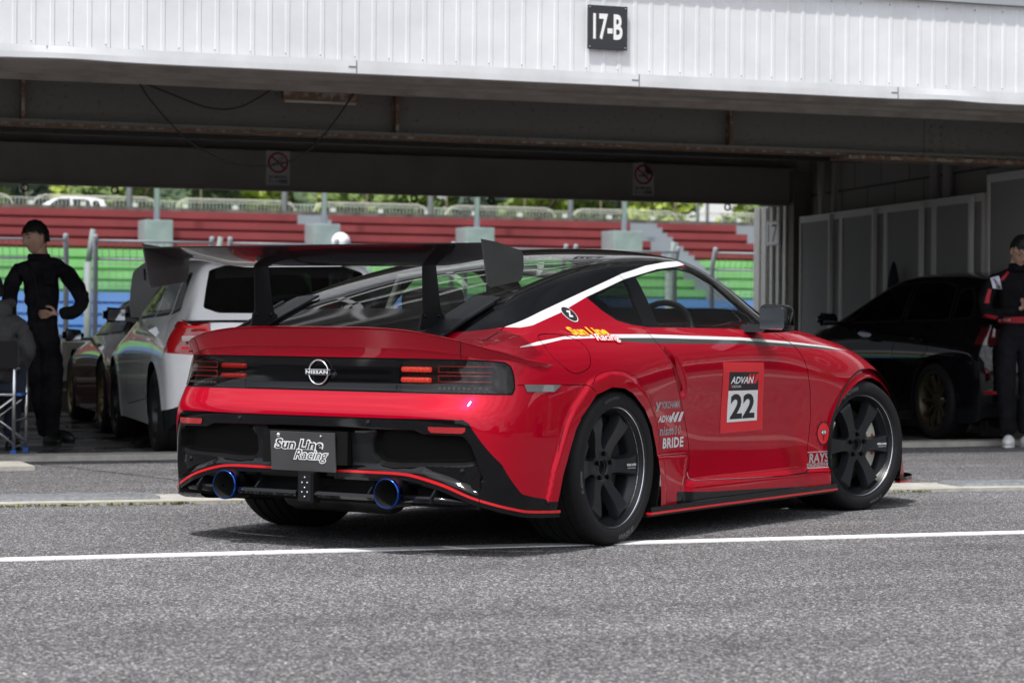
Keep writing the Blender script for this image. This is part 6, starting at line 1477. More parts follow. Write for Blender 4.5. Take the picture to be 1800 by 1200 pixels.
    put('side_windows', ['side_glass'], [M_GLD if sp.get('dark') else glass('tinted_glass', (.25, .28, .28), 1.5)], join=False); put('rear_window', ['rear_glass'], [M_GLD]); put('windscreen', ['windscreen'], [glass('tinted_glass', (.25, .28, .28), 1.5)])
    put('tail_lamp', ['lamp'], [sp.get('lampmat') or mat('hatch_lamp_red', (.42, .008, .012), .12, 0, 1, emit=(1, .03, .03), estr=.01)], join=False); put('lower_trim', ['low_trim'], [M_SATIN])
    put('lining', ['body', 'trim'], [M_INT], -.02)
    RT, RF = sp['tyre']; hw = sp['hw']
    for x0 in (0, sp['wb']):
        for s_ in (1, -1): bg_wheel(car, (x0, hw*s_, RT), math.pi if s_ > 0 else 0, RT, RF, rim, **k)
        mb = MB()
        for s_ in (1, -1): mb.lathe([(ra+.02, (hw-.02)*s_), (ra+.02, .5*s_), (0, .5*s_)], 24, a0=-15, a1=195, origin=(x0, 0, .30))
        mb.build_each('wheel_well', M_MATTE, car)
    mb = MB(); mb.box((sp['rear_x'][0]+.15, -.5, .16), (sp['front_x']-.2, .5, .3)); mb.box((-.3, -.72, .3), (sp['wb']-.4, .72, .5)); mb.box((sp['wb']-.9, -.7, .5), (sp['wb']-.4, .7, sp['side'][4][2]-.04), .05)
    for y in (.36, -.36):
        mb.box((.9, y-.24, .5), (1.05, y+.24, 1.02 if sp['roof'] > 1.3 else .88), .06); mb.box((-.02, y-.22, .5), (.1, y+.22, .98 if sp['roof'] > 1.3 else .6), .05)
    mb.build('cabin', M_INT, car)
    return car
def side_shapes(car, parts):
    for nm, mb, m in parts: mb.build(nm, m, car, auto=40)
def mirror(car, x, y, z, m, s_=1, sz=(.10, .19, .12)):
    mb = MB(); bm = bmesh.new(); bmesh.ops.create_cube(bm, size=1)
    for v in bm.verts: v.co = Vector((v.co.x*sz[0], v.co.y*sz[1], v.co.z*sz[2]*(1-.2*(v.co.y*s_ < 0))))
    bmesh.ops.bevel(bm, geom=bm.edges[:], offset=.03, segments=3, affect='EDGES'); mb.bm(bm, True, M=Matrix.Translation((x, (y+sz[1]/2)*s_, z)))
    mb.box((x-.02, (y-.08)*s_, z-.05), (x+.02, (y+.03)*s_, z-.02)); o = mb.build('door_mirror', m, car)
    mb = MB(); mb.box((x-sz[0]/2-.003, (y+.03)*s_, z-.042), (x-sz[0]/2-.001, (y+sz[1]-.03)*s_, z+.042)); mb.build('mirror_glass', MATS['mirror_glass'], o)
M_WHITE = mat('pearl_white', (.84, .85, .86), .3, .0, 1, .02); M_BLACKP = mat('black_paint', (.006, .006, .008), .04, spec=.5); M_MAROON = mat('maroon_paint', (.16, .012, .02), .25, .4, 1, .02)
M_BRONZE = mat('bronze_rim', (.085, .068, .045), .42, .7); M_GOLD = mat('gold_rim', (.20, .155, .075), .4, .75); M_DKRIM = mat('dark_rim', (.03, .03, .032), .35, .4)
M_TLR = mat('hatch_lamp_red', (.42, .008, .012), .12, 0, 1, emit=(1, .03, .03), estr=.01); M_TLC = mat('lamp_clear', (.6, .58, .56), .2, .3, 1)
# white hot hatch, raised bonnet
hat = dict(zlo=.19, rear_z=.93, rear_x=[-.60, -.66, -.69, -.69, -.67, -.655, -.64], wb=2.40, front_x=3.05, front_z=.72, hw=.855, tyre=(.305, .222), arch=.345, roof=1.42,
    side=[(-.50, .845, .945, .72), (-.30, .86, .96, .755), (0, .87, .965, .765), (.4, .865, .96, .77), (.9, .86, .955, .775), (1.4, .86, .945, .78), (1.8, .86, .925, .77), (2.1, .865, .89, .75), (2.4, .87, .855, .73), (2.65, .86, .82, .70), (2.8, .84, .79, .66)],
    top=[(-.64, .60, .945, .95), (-.60, .615, .99, 1.00), (-.56, .615, 1.06, 1.08), (-.50, .60, 1.17, 1.21), (-.44, .59, 1.28, 1.33), (-.40, .585, 1.325, 1.375), (-.3, .585, 1.34, 1.395), (0, .585, 1.36, 1.42), (.5, .59, 1.37, 1.43), (.9, .59, 1.37, 1.43), (1.15, .585, 1.33, 1.40), (1.4, .62, 1.22, 1.29), (1.65, .68, 1.08, 1.13), (1.9, .72, .96, .99), (2.1, .66, .91, .95), (2.4, .58, .88, .92), (2.7, .5, .83, .87), (2.95, .45, .76, .78)],
    windows=[[(.02, 1.00), (.62, .985), (.62, 1.32), (.25, 1.31), (.06, 1.24)], [(.72, .985), (1.45, .97), (1.30, 1.18), (1.05, 1.31), (.72, 1.33)], [(-.30, 1.03), (-.08, 1.0), (-.04, 1.2), (-.12, 1.26), (-.24, 1.25)]],
    rear_glass=smooth_poly([(-.1, 1.345), (.40, 1.335), (.54, 1.29), (.575, 1.15), (.60, 1.03), (.50, .995), (-.1, .995)], n=1), rgx=-.36,
    shield=[(1.22, -.3), (1.22, .5), (1.62, .6), (1.88, .62), (1.95, 0), (1.95, -.3)],
    lamps=[[(.555, .925), (.60, .94), (.80, .935), (.88, .90), (.88, .72), (.58, .70), (.55, .76)]], lampx=-.40,
    lows=[[(-.1, .38), (.5, .38), (.74, .36), (.9, .30), (.9, 0), (-.1, 0)]],
    seams=[[(.66, .96), (.66, .42), (.42, .38)], [(.0, .96), (.07, .72), (.28, .60), (.42, .38), (1.6, .30)], [(1.62, .94), (1.70, .7), (1.62, .32)]])
def world_axle(X, Y, th, hw):   # left wheel face on the ground -> axle centre
    return (X+hw*math.cos(R(th)), Y-hw*math.sin(R(th)), .014), R(90-th)
p_, r_ = world_axle(3.71, 16.80, 5.0, .86)
wc = make_car('white_hatchback', p_, r_, 'white hatchback with raised bonnet, parked nose in beside the standing man', 'hatchback', hat, M_WHITE, M_DKRIM, n=6)
mirror(wc, 1.52, .86, .98, M_BLK); mirror(wc, 1.52, .86, .98, M_BLK, -1)
mb = MB(); mb.prism([(-.47, 1.335), (-.56, 1.365), (-.55, 1.385), (-.30, 1.412), (-.28, 1.38)], -.50, .50, 'y'); mb.build('roof_spoiler', M_WHITE, wc, auto=40)
mb = MB(); mb.box((-.562, -.12, 1.352), (-.545, .12, 1.366)); mb.build('high_brake_lamp', M_TLC, wc)
# C-shaped light guide in the lamp
for s_ in (1, -1):
    mb = MB(); mb.box((-.68, .585*s_, .80), (-.60, .76*s_, .835), .004); mb.build('lamp_insert', M_TLC, wc)
    mb = MB(); mb.tube([(-.655, .76*s_, .755), (-.662, .60*s_, .75), (-.665, .575*s_, .77), (-.665, .57*s_, .86), (-.66, .60*s_, .895), (-.62, .74*s_, .90)], .009, 6); mb.build('light_guide', mat('guide_red', (.8, .02, .02), .2, emit=(1, .03, .03), estr=.08), wc)
mb = MB(); bm = bmesh.new(); bmesh.ops.create_grid(bm, x_segments=14, y_segments=14, size=.5)
for v in bm.verts:
    u, t_ = v.co.x+.5, v.co.y; wy = .76-.10*u**2-(.10*max(0, u-.82)/.18 if u > .82 else 0); v.co = Vector((-u*.96, t_*2*wy, .035*(1-(2*t_)**2)))
ret = bmesh.ops.extrude_face_region(bm, geom=bm.faces[:]); 
for e_ in ret['geom']:
    if isinstance(e_, bmesh.types.BMVert): e_.co.z -= .02
mb.bm(bm, True, M=Matrix.Translation((2.02, 0, .95)) @ Matrix.Rotation(R(180-62), 4, 'Y') @ Matrix.Scale(-1, 4, (0, 0, 1)) if False else Matrix.Translation((2.12, 0, .93)) @ Matrix(((-.60, 0, -.72, 0), (0, 1, 0, 0), (-.52, 0, .5, 0), (0, 0, 0, 1))))
bon = mb.build('bonnet', mat('bonnet_underside', (.52, .52, .52), .5), wc, label='raised bonnet, grey underside showing', auto=40)
mb = MB(); mb.tube([(2.75, .55, .80), (2.45, .62, 1.35)], .008, 6); mb.build('bonnet_prop', M_SATIN, wc)
# black hatch on the right
vw = dict(hat); vw.update(zlo=.15, wb=2.62, front_x=3.45, hw=.895, tyre=(.322, .248), arch=.372, lampx=-.56, rear_z=.96, rear_x=[-.72, -.79, -.81, -.81, -.78, -.765, -.75], dark=True,
    side=[(-.62, .865, .965, .74), (-.35, .89, .975, .785), (0, .905, .975, .80), (.4, .895, .97, .81), (1.0, .89, .965, .815), (1.6, .89, .95, .81), (2.0, .895, .93, .79), (2.35, .90, .895, .76), (2.62, .905, .86, .74), (2.9, .89, .82, .70), (3.1, .86, .78, .66)],
    top=[(-.74, .62, .97, .975), (-.70, .635, 1.01, 1.02), (-.65, .64, 1.08, 1.10), (-.58, .63, 1.19, 1.22), (-.50, .62, 1.29, 1.335), (-.44, .615, 1.315, 1.37), (-.3, .61, 1.33, 1.39), (0, .61, 1.355, 1.415), (.5, .615, 1.365, 1.425), (.95, .61, 1.36, 1.42), (1.2, .60, 1.325, 1.39), (1.5, .64, 1.21, 1.28), (1.8, .70, 1.07, 1.13), (2.05, .74, .97, 1.0), (2.3, .68, .92, .96), (2.6, .6, .89, .93), (2.9, .5, .84, .88), (3.2, .45, .76, .79)],
    windows=[[(-.36, 1.03), (-.12, 1.015), (-.08, 1.24), (-.22, 1.26), (-.34, 1.14)], [(-.04, 1.01), (.66, 1.0), (.66, 1.315), (.25, 1.31), (.02, 1.27)], [(.76, 1.0), (1.62, .985), (1.45, 1.17), (1.15, 1.29), (.76, 1.315)]],
    rear_glass=[(-.1, 1.33), (.45, 1.31), (.56, 1.27), (.61, 1.08), (.55, 1.03), (-.1, 1.03)], rgx=-.40, shield=[(1.3, -.3), (1.3, .5), (1.75, .62), (2.0, .64), (2.08, 0), (2.08, -.3)],
    lamps=[[(.42, .90), (.80, .945), (.90, .93), (.90, .80), (.55, .79), (.42, .82)]], lows=[[(-.1, .30), (.6, .30), (.9, .26), (.95, 0), (-.1, 0)]],
    lampmat=mat('dark_lamp', (.10, .008, .012), .08, 0, 1), seams=[[(.71, .97), (.71, .40), (.46, .34)], [(.05, .97), (.12, .72), (.30, .60), (.46, .34), (1.8, .27)], [(1.80, .95), (1.86, .7), (1.80, .28)]])
p_, r_ = world_axle(10.50, 17.62, 1.0, .90)
vc = make_car('black_hatchback', p_, r_, 'glossy black hatchback with bronze wheels beside the man in the racing suit', 'hatchback', vw, M_BLACKP, M_BRONZE, n=10)
mirror(vc, 1.72, .90, 1.0, M_BLK); mirror(vc, 1.72, .90, 1.0, M_BLK, -1)
for s_ in (1, -1):
    mb = MB(); mb.prism([(-.80, .40), (-.79, .425), (-.55, .42), (-.55, .395)], .70*s_, .80*s_, 'y'); mb.build('bumper_reflector', MATS['reflector_red'], vc)
    mb = MB()
    for x in (.16, 1.02): mb.tube([(x, .905*s_, .83), (x+.03, .918*s_, .835), (x+.15, .918*s_, .84), (x+.19, .902*s_, .84)], .011, 6)
    mb.build('door_handle', M_BLK, vc)
for s_ in (1, -1):
    mb = MB()
    for x in (.15, 1.0): mb.tube([(x, .872*s_, .80), (x+.03, .884*s_, .805), (x+.14, .884*s_, .81), (x+.18, .87*s_, .81)], .010, 6)
    mb.build('door_handle', M_WHITE, wc)
# low coupes
low = dict(zlo=.14, rear_z=.76, rear_x=[-.62, -.70, -.74, -.75, -.73, -.71, -.69], wb=2.40, front_x=3.15, front_z=.60, hw=.88, tyre=(.305, .235), arch=.345, roof=1.2,
    side=[(-.52, .84, .775, .70), (-.3, .87, .79, .74), (0, .885, .80, .76), (.4, .875, .80, .77), (.9, .865, .795, .775), (1.4, .865, .785, .775), (1.8, .87, .765, .765), (2.1, .88, .745, .75), (2.4, .885, .725, .73), (2.65, .86, .69, .68), (2.85, .82, .65, .62)],
    top=[(-.68, .55, .775, .785), (-.5, .56, .80, .82), (-.2, .56, .87, .90), (.1, .56, .97, 1.02), (.4, .55, 1.07, 1.13), (.7, .55, 1.12, 1.18), (1.0, .55, 1.12, 1.185), (1.25, .57, 1.06, 1.13), (1.5, .62, .96, 1.02), (1.75, .68, .85, .89), (1.95, .66, .79, .83), (2.2, .58, .765, .81), (2.5, .5, .73, .78), (2.8, .45, .67, .70), (3.0, .4, .61, .64)],
    windows=[[(.52, .83), (1.52, .815), (1.35, .95), (1.12, 1.06), (.72, 1.085)], [(.02, .85), (.44, .835), (.60, 1.05), (.25, .97)]],
    rear_glass=[(-.1, 1.09), (.40, 1.07), (.50, .98), (.52, .86), (-.1, .86)], rgx=.42, shield=[(1.08, -.3), (1.08, .45), (1.45, .56), (1.72, .6), (1.8, 0), (1.8, -.3)],
    lamps=[[(.40, .72), (.86, .71), (.86, .60), (.40, .60)]], lows=[], seams=[[(.48, .80), (.45, .4), (.60, .24), (1.65, .22), (1.72, .5), (1.62, .78)]])
p_, r_ = world_axle(4.02, 20.25, 4.5, .88)
mc = make_car('low_coupe', p_, r_, 'low maroon coupe with gold wheels in front of the white hatchback', 'sports car', low, M_MAROON, M_GOLD, n=8, kind=1)
mirror(mc, 1.50, .86, .80, M_BLK); mirror(mc, 1.50, .86, .80, M_BLK, -1)
low2 = dict(low); low2['top'] = [(a, b_, c*1.06 if c > .85 else c, d*1.065 if d > .85 else d) for a, b_, c, d in low['top']]
p_, r_ = world_axle(6.95, 19.4, 5, .88)
bc = make_car('low_coupe', p_, r_, 'black low coupe hidden behind the red coupe, its roof showing beside the door mirror', 'sports car', low2, M_BLACKP, M_DKRIM, n=8)
# parked car far away on the bank
far_ = dict(low2)
fc = make_car('parked_car', (15.9, 79.5+3, 3.72), R(178), 'white car parked far away behind the picket fence, upper left', 'car', dict(hat), M_WHITE, M_DKRIM, n=5)
# ---------------------------------------------------------------- people
M_SKIN = mat('skin', (.58, .37, .27), .5, noise=(20, (.50, .30, .22), .45, .7)); M_HAIR = mat('hair_black', (.008, .007, .007), .55, bump=(60, .6, .01))
M_OVER = mat('overall_black', (.008, .008, .010), .9, spec=.1, noise=(6, (.02, .02, .023), .4, .6), bump=(14, .7, .02)); M_SHOE = mat('shoe_black', (.01, .01, .01), .5); M_SHOEW = mat('shoe_white', (.75, .75, .75), .5)
M_HOOD = mat('hoodie_grey', (.045, .045, .048), .95, noise=(120, (.075, .075, .078), .45, .6), bump=(12, .8, .02)); M_JEAN = mat('trousers_navy', (.02, .028, .05), .85)
def skin_mesh(name, chains, m, parent, sub=2, root=0, folds=0, **k):
    """chains: list of [(pos, (rx,ry))...]; equal positions are welded; grown with Skin + Subdivision"""
    V_ = []; E_ = []; Rr = []; ix = {}
    for ch in chains:
        prev = None
        for p, r_ in ch:
            key = tuple(round(c, 4) for c in p)
            if key not in ix: ix[key] = len(V_); V_.append(p); Rr.append(r_ if isinstance(r_, (tuple, list)) else (r_, r_))
            i = ix[key]
            if prev is not None and prev != i: E_.append((prev, i))
            prev = i
    me = bpy.data.meshes.new(name); me.from_pydata(V_, E_, []); o = bpy.data.objects.new(name, me); COL.objects.link(o)
    sk = o.modifiers.new('skin', 'SKIN'); sk.use_smooth_shade = True; sk.branch_smoothing = .6
    for i, v in enumerate(me.skin_vertices[0].data): v.radius = Rr[i]; v.use_root = (i == root)
    su = o.modifiers.new('sub', 'SUBSURF'); su.levels = sub; su.render_levels = sub
    bpy.context.view_layer.update(); dg = bpy.context.evaluated_depsgraph_get(); me2 = bpy.data.meshes.new_from_object(o.evaluated_get(dg)); bpy.data.objects.remove(o)
    if folds:
        from mathutils import noise as _n
        for v in me2.vertices:
            p = v.co; q = _n.noise(Vector((p.x*7, p.y*7, p.z*16)))*.6+(abs(_n.noise(Vector((p.x*11+p.z*9, p.y*11, p.z*11-p.x*6))))-.25)*1.1
            v.co = p+v.normal*folds*q
    me2.name = name; me2.materials.clear(); me2.materials.append(m); me2.polygons.foreach_set('use_smooth', [True]*len(me2.polygons))
    return link(name, me2, parent, **k)
def hand_chains(wrist, d, side, curl, n_, s=1.0):
    """wrist pos, d=direction of fingers, side=across the palm (towards thumb), n_=palm normal (fingers curl towards it)"""
    w = Vector(wrist); d = Vector(d).normalized(); s_ = Vector(side).normalized(); n_ = Vector(n_).normalized(); ch = []
    pc = w+d*.045*s; pe = w+d*.085*s
    ch.append([(tuple(w), .022*s), (tuple(pc), (.030*s, .016*s)), (tuple(pe), (.034*s, .013*s))])
    for k, (off, ln) in enumerate(((.027, .070), (.009, .078), (-.009, .073), (-.026, .058))):
        b0 = w+d*.06*s+s_*off*s*.8; p = pe+s_*off*s; c = [(tuple(pc), (.030*s, .016*s)), (tuple(p), .0095*s)]; a = 0
        for j in range(3):
            a += curl; q = (d*math.cos(a)+n_*math.sin(a)).normalized(); p = p+q*ln*s*(.42, .32, .26)[j]; c.append((tuple(p), (.0088, .008, .007)[j]*s))
        ch.append(c)
    t0 = w+d*.025*s+s_*.022*s; t1 = t0+(s_*.7+d*.6+n_*.2).normalized()*.038*s; t2 = t1+(s_*.25+d*.9+n_*.35).normalized()*.032*s; t3 = t2+(d*.9+n_*.5).normalized()*.022*s
    ch.append([(tuple(pc), (.030*s, .016*s)), (tuple(t0), .014*s), (tuple(t1), .011*s), (tuple(t2), .0095*s), (tuple(t3), .008*s)])
    return ch
def head(parent, at, yaw, pitch, hair_len=0.0, glasses=False, back=False):
    """head modelled facing -y locally (0 = chin-height origin at neck top)"""
    M = Matrix.Translation(at) @ Matrix.Rotation(yaw, 4, 'Z') @ Matrix.Rotation(pitch, 4, 'X')
    bm = bmesh.new(); bmesh.ops.create_uvsphere(bm, u_segments=36, v_segments=28, radius=1)
    for v in bm.verts:
        x, y, z = v.co
        zz = z*.118; xx = x*.076; yy = y*.096
        if z < 0: f = 1-.30*(-z)**1.6; xx *= f; yy *= (1-.22*(-z)**1.5)
        if y < 0:
            # jaw / chin, brow, nose
            if z < -.55: yy -= .018*(1-abs(x))*(min(1, (-z-.55)/.25))
            yy += .006*math.exp(-((z-.02)/.16)**2)*math.exp(-((abs(x)-.38)/.2)**2)      # eye sockets
            yy -= .026*math.exp(-((z+.22)/.17)**2)*math.exp(-(x/.17)**2); yy -= .012*math.exp(-((z+.02)/.16)**2)*math.exp(-(x/.12)**2)
            yy -= .005*math.exp(-((z-.17)/.09)**2)*math.exp(-(x/.6)**2); yy -= .006*math.exp(-((z+.50)/.07)**2)*math.exp(-(x/.28)**2)
            yy += .004*math.exp(-((z+.62)/.05)**2)*math.exp(-(x/.3)**2)
        v.co = (xx, yy, zz+.115)
    mb = MB(); mb.bm(bm, True, M=M)
    for s_ in (1, -1): mb.sphere((.077*s_, .010, .105), .022, 10, sc_=(.35, .6, 1.25), M=M)
    mb.tube([tuple(M @ Vector((0, .022, .06))), tuple(M @ Vector((0, .035, -.04)))], [.052, .056], 14)
    hd = mb.build('head', M_SKIN, parent, fixn=True)
    mb = MB()
    for s_ in (1, -1):
        mb.sphere((.030*s_, -.080, .121), .0115, 10, sc_=(1.2, .5, .55), M=M)
    mb.build('eyes', mat('eye_dark', (.03, .02, .018), .2), hd)
    mb = MB()
    for s_ in (1, -1): mb.tube([tuple(M @ Vector((.012*s_, -.0905, .140))), tuple(M @ Vector((.030*s_, -.090, .146))), tuple(M @ Vector((.050*s_, -.077, .141)))], .0032, 6)
    mb.build('eyebrows', M_HAIR, hd)
    mb = MB(); mb.tube([tuple(M @ Vector((-.022, -.0845, .056))), tuple(M @ Vector((0, -.0935, .057))), tuple(M @ Vector((.022, -.0845, .056)))], [.003, .0052, .003], 8); mb.build('lips', mat('lips', (.30, .12, .10), .5), hd)
    # hair cap with locks
    r = random.Random(5); bm = bmesh.new(); bmesh.ops.create_icosphere(bm, subdivisions=4, radius=1)
    for v in list(bm.verts):
        x, y, z = v.co
        if z < (.36 if y < -.30 else .16 if y < .12 else -.30): bm.verts.remove(v)
    for v in bm.verts:
        x, y, z = v.co; n = .5+.5*math.sin(17*x+9*y)*math.sin(13*z+11*x); k = 1.05+.07*n+(.05 if y < -.3 and z > .3 else 0)+.05*max(0, z); v.co = (x*.078*k, y*.098*k+.004, z*.122*k+.113)
    mb = MB(); mb.bm(bm, True, M=M)
    for i in range(260):
        a = r.uniform(0, 6.28); el = r.uniform(.25, 1.45); p = Vector((math.cos(a)*math.cos(el)*.082, math.sin(a)*math.cos(el)*.102+.004, math.sin(el)*.130+.113))
        if p.y < -.03 and p.z < .165: continue
        d = Vector((math.cos(a+1.2)*.02, math.sin(a+1.2)*.02-.012, -.012)); mb.tube([tuple(M @ p), tuple(M @ (p*1.0+d*.6+Vector((0, 0, .004)))), tuple(M @ (p+d*1.3))], [.006, .005, .001], 5, cap=False)
    mb.build('hair', M_HAIR, parent, fixn=True)
    if glasses:
        mb = MB()
        for s_ in (1, -1): mb.tube([tuple(M @ Vector((.032*s_+.021*math.cos(t_), -.098, .120+.015*math.sin(t_)))) for t_ in np.linspace(0, 6.28, 14, endpoint=False)], .002, 5, closed=True); mb.tube([tuple(M @ Vector((.053*s_, -.096, .124))), tuple(M @ Vector((.079*s_, .0, .122)))], .002, 5)
        mb.tube([tuple(M @ Vector((-.012, -.099, .124))), tuple(M @ Vector((.012, -.099, .124)))], .002, 5); mb.build('glasses', M_SATIN, hd)
    return hd
# --- standing man in black overalls (person frame: x to picture right, y away), faces left
YAW = -HEAD
P1 = empty('person', (3.16, 18.12, .014), YAW, 'man in black overalls standing with a hand on his hip, looking left', 'person')
tors = [((.0, 0, .90), (.145, .105)), ((.0, -.0, 1.00), (.142, .10)), ((-.01, 0, 1.12), (.150, .105)), ((-.02, .0, 1.24), (.172, .112)), ((-.03, .01, 1.35), (.165, .10)), ((-.035, .01, 1.415), (.075, .065))]
legs = [[((.0, 0, .90), (.145, .105)), ((.062, .0, .80), (.098, .10)), ((.074, -.02, .48), .088), ((.060, .0, .12), .072), ((.060, .0, .045), .068)],
        [((.0, 0, .90), (.145, .105)), ((-.06, .04, .80), (.108, .108)), ((-.03, .03, .48), .092), ((.030, .05, .14), .084), ((.035, .05, .05), .080)]]
arm_r = [((-.03, .01, 1.35), (.165, .10)), ((.140, .02, 1.335), .076), ((.235, .04, 1.20), .070), ((.300, .02, 1.06), .064), ((.235, -.05, .99), .056), ((.145, -.115, .985), .045)]
arm_l = [((-.03, .01, 1.35), (.165, .10)), ((-.19, .02, 1.32), .074), ((-.255, .0, 1.15), .068), ((-.24, -.06, .95), .058), ((-.20, -.12, .86), .044)]
skin_mesh('overalls', [tors]+legs+[arm_r, arm_l], M_OVER, P1, 3, folds=.016)
mb = MB(); mb.tube([(-.10, -.095, 1.36), (-.05, -.11, 1.30), (-.02, -.115, 1.1), (-.02, -.112, .92)], .004, 5); mb.build('front_seam', M_SATIN, P1); mb = MB(); mb.box((.02, -.118, 1.20), (.11, -.108, 1.30), .004); mb.build('chest_pocket', M_OVER, P1)
skin_mesh('hand', hand_chains((.135, -.12, .985), (-1, -.12, -.05), (0, -.1, 1), .22, (0, 1, -.1), .95), M_SKIN, P1); skin_mesh('hand', hand_chains((-.20, -.125, .85), (.15, -.2, -1), (-1, -.5, 0), .3, (.6, .4, 0), .95), M_SKIN, P1)
head(P1, (-.05, .0, 1.435), R(-48), R(6))
mb = MB(); mb.lathe([(.085, 1.385), (.088, 1.405), (.080, 1.430), (.070, 1.425)], 20, 'z', origin=(-.036, .01, 0)); mb.build('collar', M_OVER, P1)
def shoe(parent, x, y, yaw, m, name='shoe', sole=None, L_=.28, lift=0):
    bm = bmesh.new(); bmesh.ops.create_uvsphere(bm, u_segments=20, v_segments=14, radius=1)
    for v in bm.verts:
        a, b_, c = v.co; toe = max(0, -b_); v.co = Vector((a*.048*(1+.08*toe), b_*L_/2, max(-.02, c*(.060-.022*toe if c > 0 else .04)))+0*Vector((0, 0, 0))) if False else Vector((a*.048*(1+.08*toe), b_*L_/2, max(-.020, c*(.062-.026*toe))))
    mb = MB(); M = Matrix.Translation((x, y, .035+lift)) @ Matrix.Rotation(yaw, 4, 'Z') @ Matrix.Rotation(-lift*4, 4, 'X'); mb.bm(bm, True, M=M); o = mb.build(name, m, parent)
    mb = MB(); pl_ = [(.044*math.cos(t_)*(1 if math.sin(t_) > 0 else 1.08), L_*.49*math.sin(t_)) for t_ in np.linspace(0, 2*math.pi, 24, endpoint=False)]; mb.prism(pl_, -.034, -.018, 'z', M=M); mb.build('sole', sole or m, o); return o
shoe(P1, .085, -.06, R(35), M_SHOE); shoe(P1, .12, .08, R(-120), M_SHOE, lift=.02)
# --- man in the racing suit, looking down at his phone
P2 = empty('person', (10.60, 16.50, .006), YAW, 'man in a black and red racing suit looking down at a phone in his hands', 'person')
tors = [((0, 0, .90), (.150, .11)), ((0, 0, 1.0), (.145, .105)), ((0, 0, 1.12), (.155, .11)), ((0, -.01, 1.24), (.178, .118)), ((0, -.01, 1.36), (.172, .10)), ((0, -.015, 1.43), (.072, .065))]
legs = [[((0, 0, .90), (.150, .11)), ((.085, 0, .80), (.10, .105)), ((.095, -.01, .46), .080), ((.085, .02, .13), .068), ((.085, .02, .10), .066)], [((0, 0, .90), (.150, .11)), ((-.085, 0, .80), (.10, .105)), ((-.085, -.02, .46), .080), ((-.055, .01, .13), .070), ((-.055, .01, .09), .066)]]
arm_r = [((0, -.01, 1.36), (.172, .10)), ((.19, 0, 1.34), .066), ((.245, -.02, 1.17), .058), ((.235, -.08, 1.055), .052), ((.15, -.24, 1.09), .044), ((.09, -.30, 1.11), .036)]
arm_l = [((0, -.01, 1.36), (.172, .10)), ((-.19, 0, 1.34), .066), ((-.255, -.01, 1.17), .060), ((-.245, -.07, 1.045), .053), ((-.13, -.22, 1.06), .045), ((-.055, -.29, 1.09), .037)]
M_SUIT = mat('suit_black', (.006, .006, .008), .85, spec=.12, noise=(7, (.011, .011, .014), .4, .6), bump=(13, .7, .02)); M_SUITR = mat('suit_red', (.40, .008, .02), .6); M_SUITW = mat('suit_white', (.62, .64, .72), .6)
suit = skin_mesh('racing_suit', [tors]+legs+[arm_r, arm_l], M_SUIT, P2, 3, folds=.013)
skin_mesh('hand', hand_chains((.085, -.30, 1.115), (-.75, -.5, .25), (-.2, -.2, .9), .45, (-.3, .8, 0), .92), M_SKIN, P2); skin_mesh('hand', hand_chains((-.045, -.295, 1.095), (.8, -.45, .2), (.1, -.2, .95), .5, (0, .9, 0), .92), M_SKIN, P2)
head(P2, (0, -.035, 1.455), R(10), R(28), glasses=True)
mb = MB(); mb.lathe([(.080, 1.40), (.074, 1.43), (.066, 1.46), (.060, 1.455)], 20, 'z', origin=(0, -.012, 0)); mb.build('collar', M_SUIT, P2)
# patches conformed to the suit
sv = [tuple(v.co) for v in suit.data.vertices]; sf = [tuple(p.vertices) for p in suit.data.polygons]; SB = BVHTree.FromPolygons(sv, sf)
def patch(name, pts, m, parent, off=.004, n=8, bvh=SB, txt_=None):
    """quad outline (x,z) seen from the camera side projected on the cloth"""
    V_ = []; F_ = []
    for i in range(n+1):
        for j in range(n+1):
            u, v = i/n, j/n; a = Vector(pts[0]).lerp(Vector(pts[1]), u); b_ = Vector(pts[3]).lerp(Vector(pts[2]), u); p = a.lerp(b_, v); h = bvh.ray_cast(Vector((p.x, -1.5, p.y)), Vector((0, 1, 0)))
            V_.append(tuple((h[0] if h[0] else Vector((p.x, 0, p.y)))+Vector((0, -off, 0))))
    for i in range(n):
        for j in range(n): k = i*(n+1)+j; F_.append((k, k+n+1, k+n+2, k+1))
    return pmesh(name, V_, F_, m, parent, smooth=True)
patch('belt', [(-.150, .985), (.150, .985), (.150, 1.035), (-.150, 1.035)], M_SUITR, P2, .008, 16)
patch('shoulder_patch', [(-.205, 1.26), (-.135, 1.25), (-.160, 1.36), (-.225, 1.34)], M_SUITW, P2)
patch('shoulder_stripe', [(-.150, 1.33), (-.135, 1.315), (-.075, 1.385), (-.085, 1.40)], M_SUITR, P2); patch('arm_stripe', [(-.275, 1.14), (-.235, 1.14), (-.215, 1.25), (-.240, 1.255)], M_SUITR, P2); patch('arm_stripe', [(-.285, 1.03), (-.20, 1.01), (-.19, 1.035), (-.275, 1.055)], M_SUITR, P2)
patch('arm_stripe', [(.235, 1.14), (.275, 1.14), (.24, 1.255), (.215, 1.25)], M_SUITR, P2)
def cloth_text(s_, x, z, w_, h_, ang, m, off=.010):
    V_, F_ = txt(s_, x, z, w_, h_, bold=.04, ang=ang); out2 = []
    for v in V_:
        h = SB.ray_cast(Vector((v[0], -1.5, v[1])), Vector((0, 1, 0))); out2.append(tuple((h[0] if h[0] else Vector((v[0], 0, v[1])))+Vector((0, -off, 0))))
    return pmesh('suit_lettering', out2, F_, m, P2, smooth=False)
cloth_text('SPARCO', -.105, 1.01, .075, .022, 0, M_SUITW, .0105); cloth_text('SPARCO', -.182, 1.303, .075, .018, -60, mat('patch_ink', (.03, .04, .12), .5), .006)
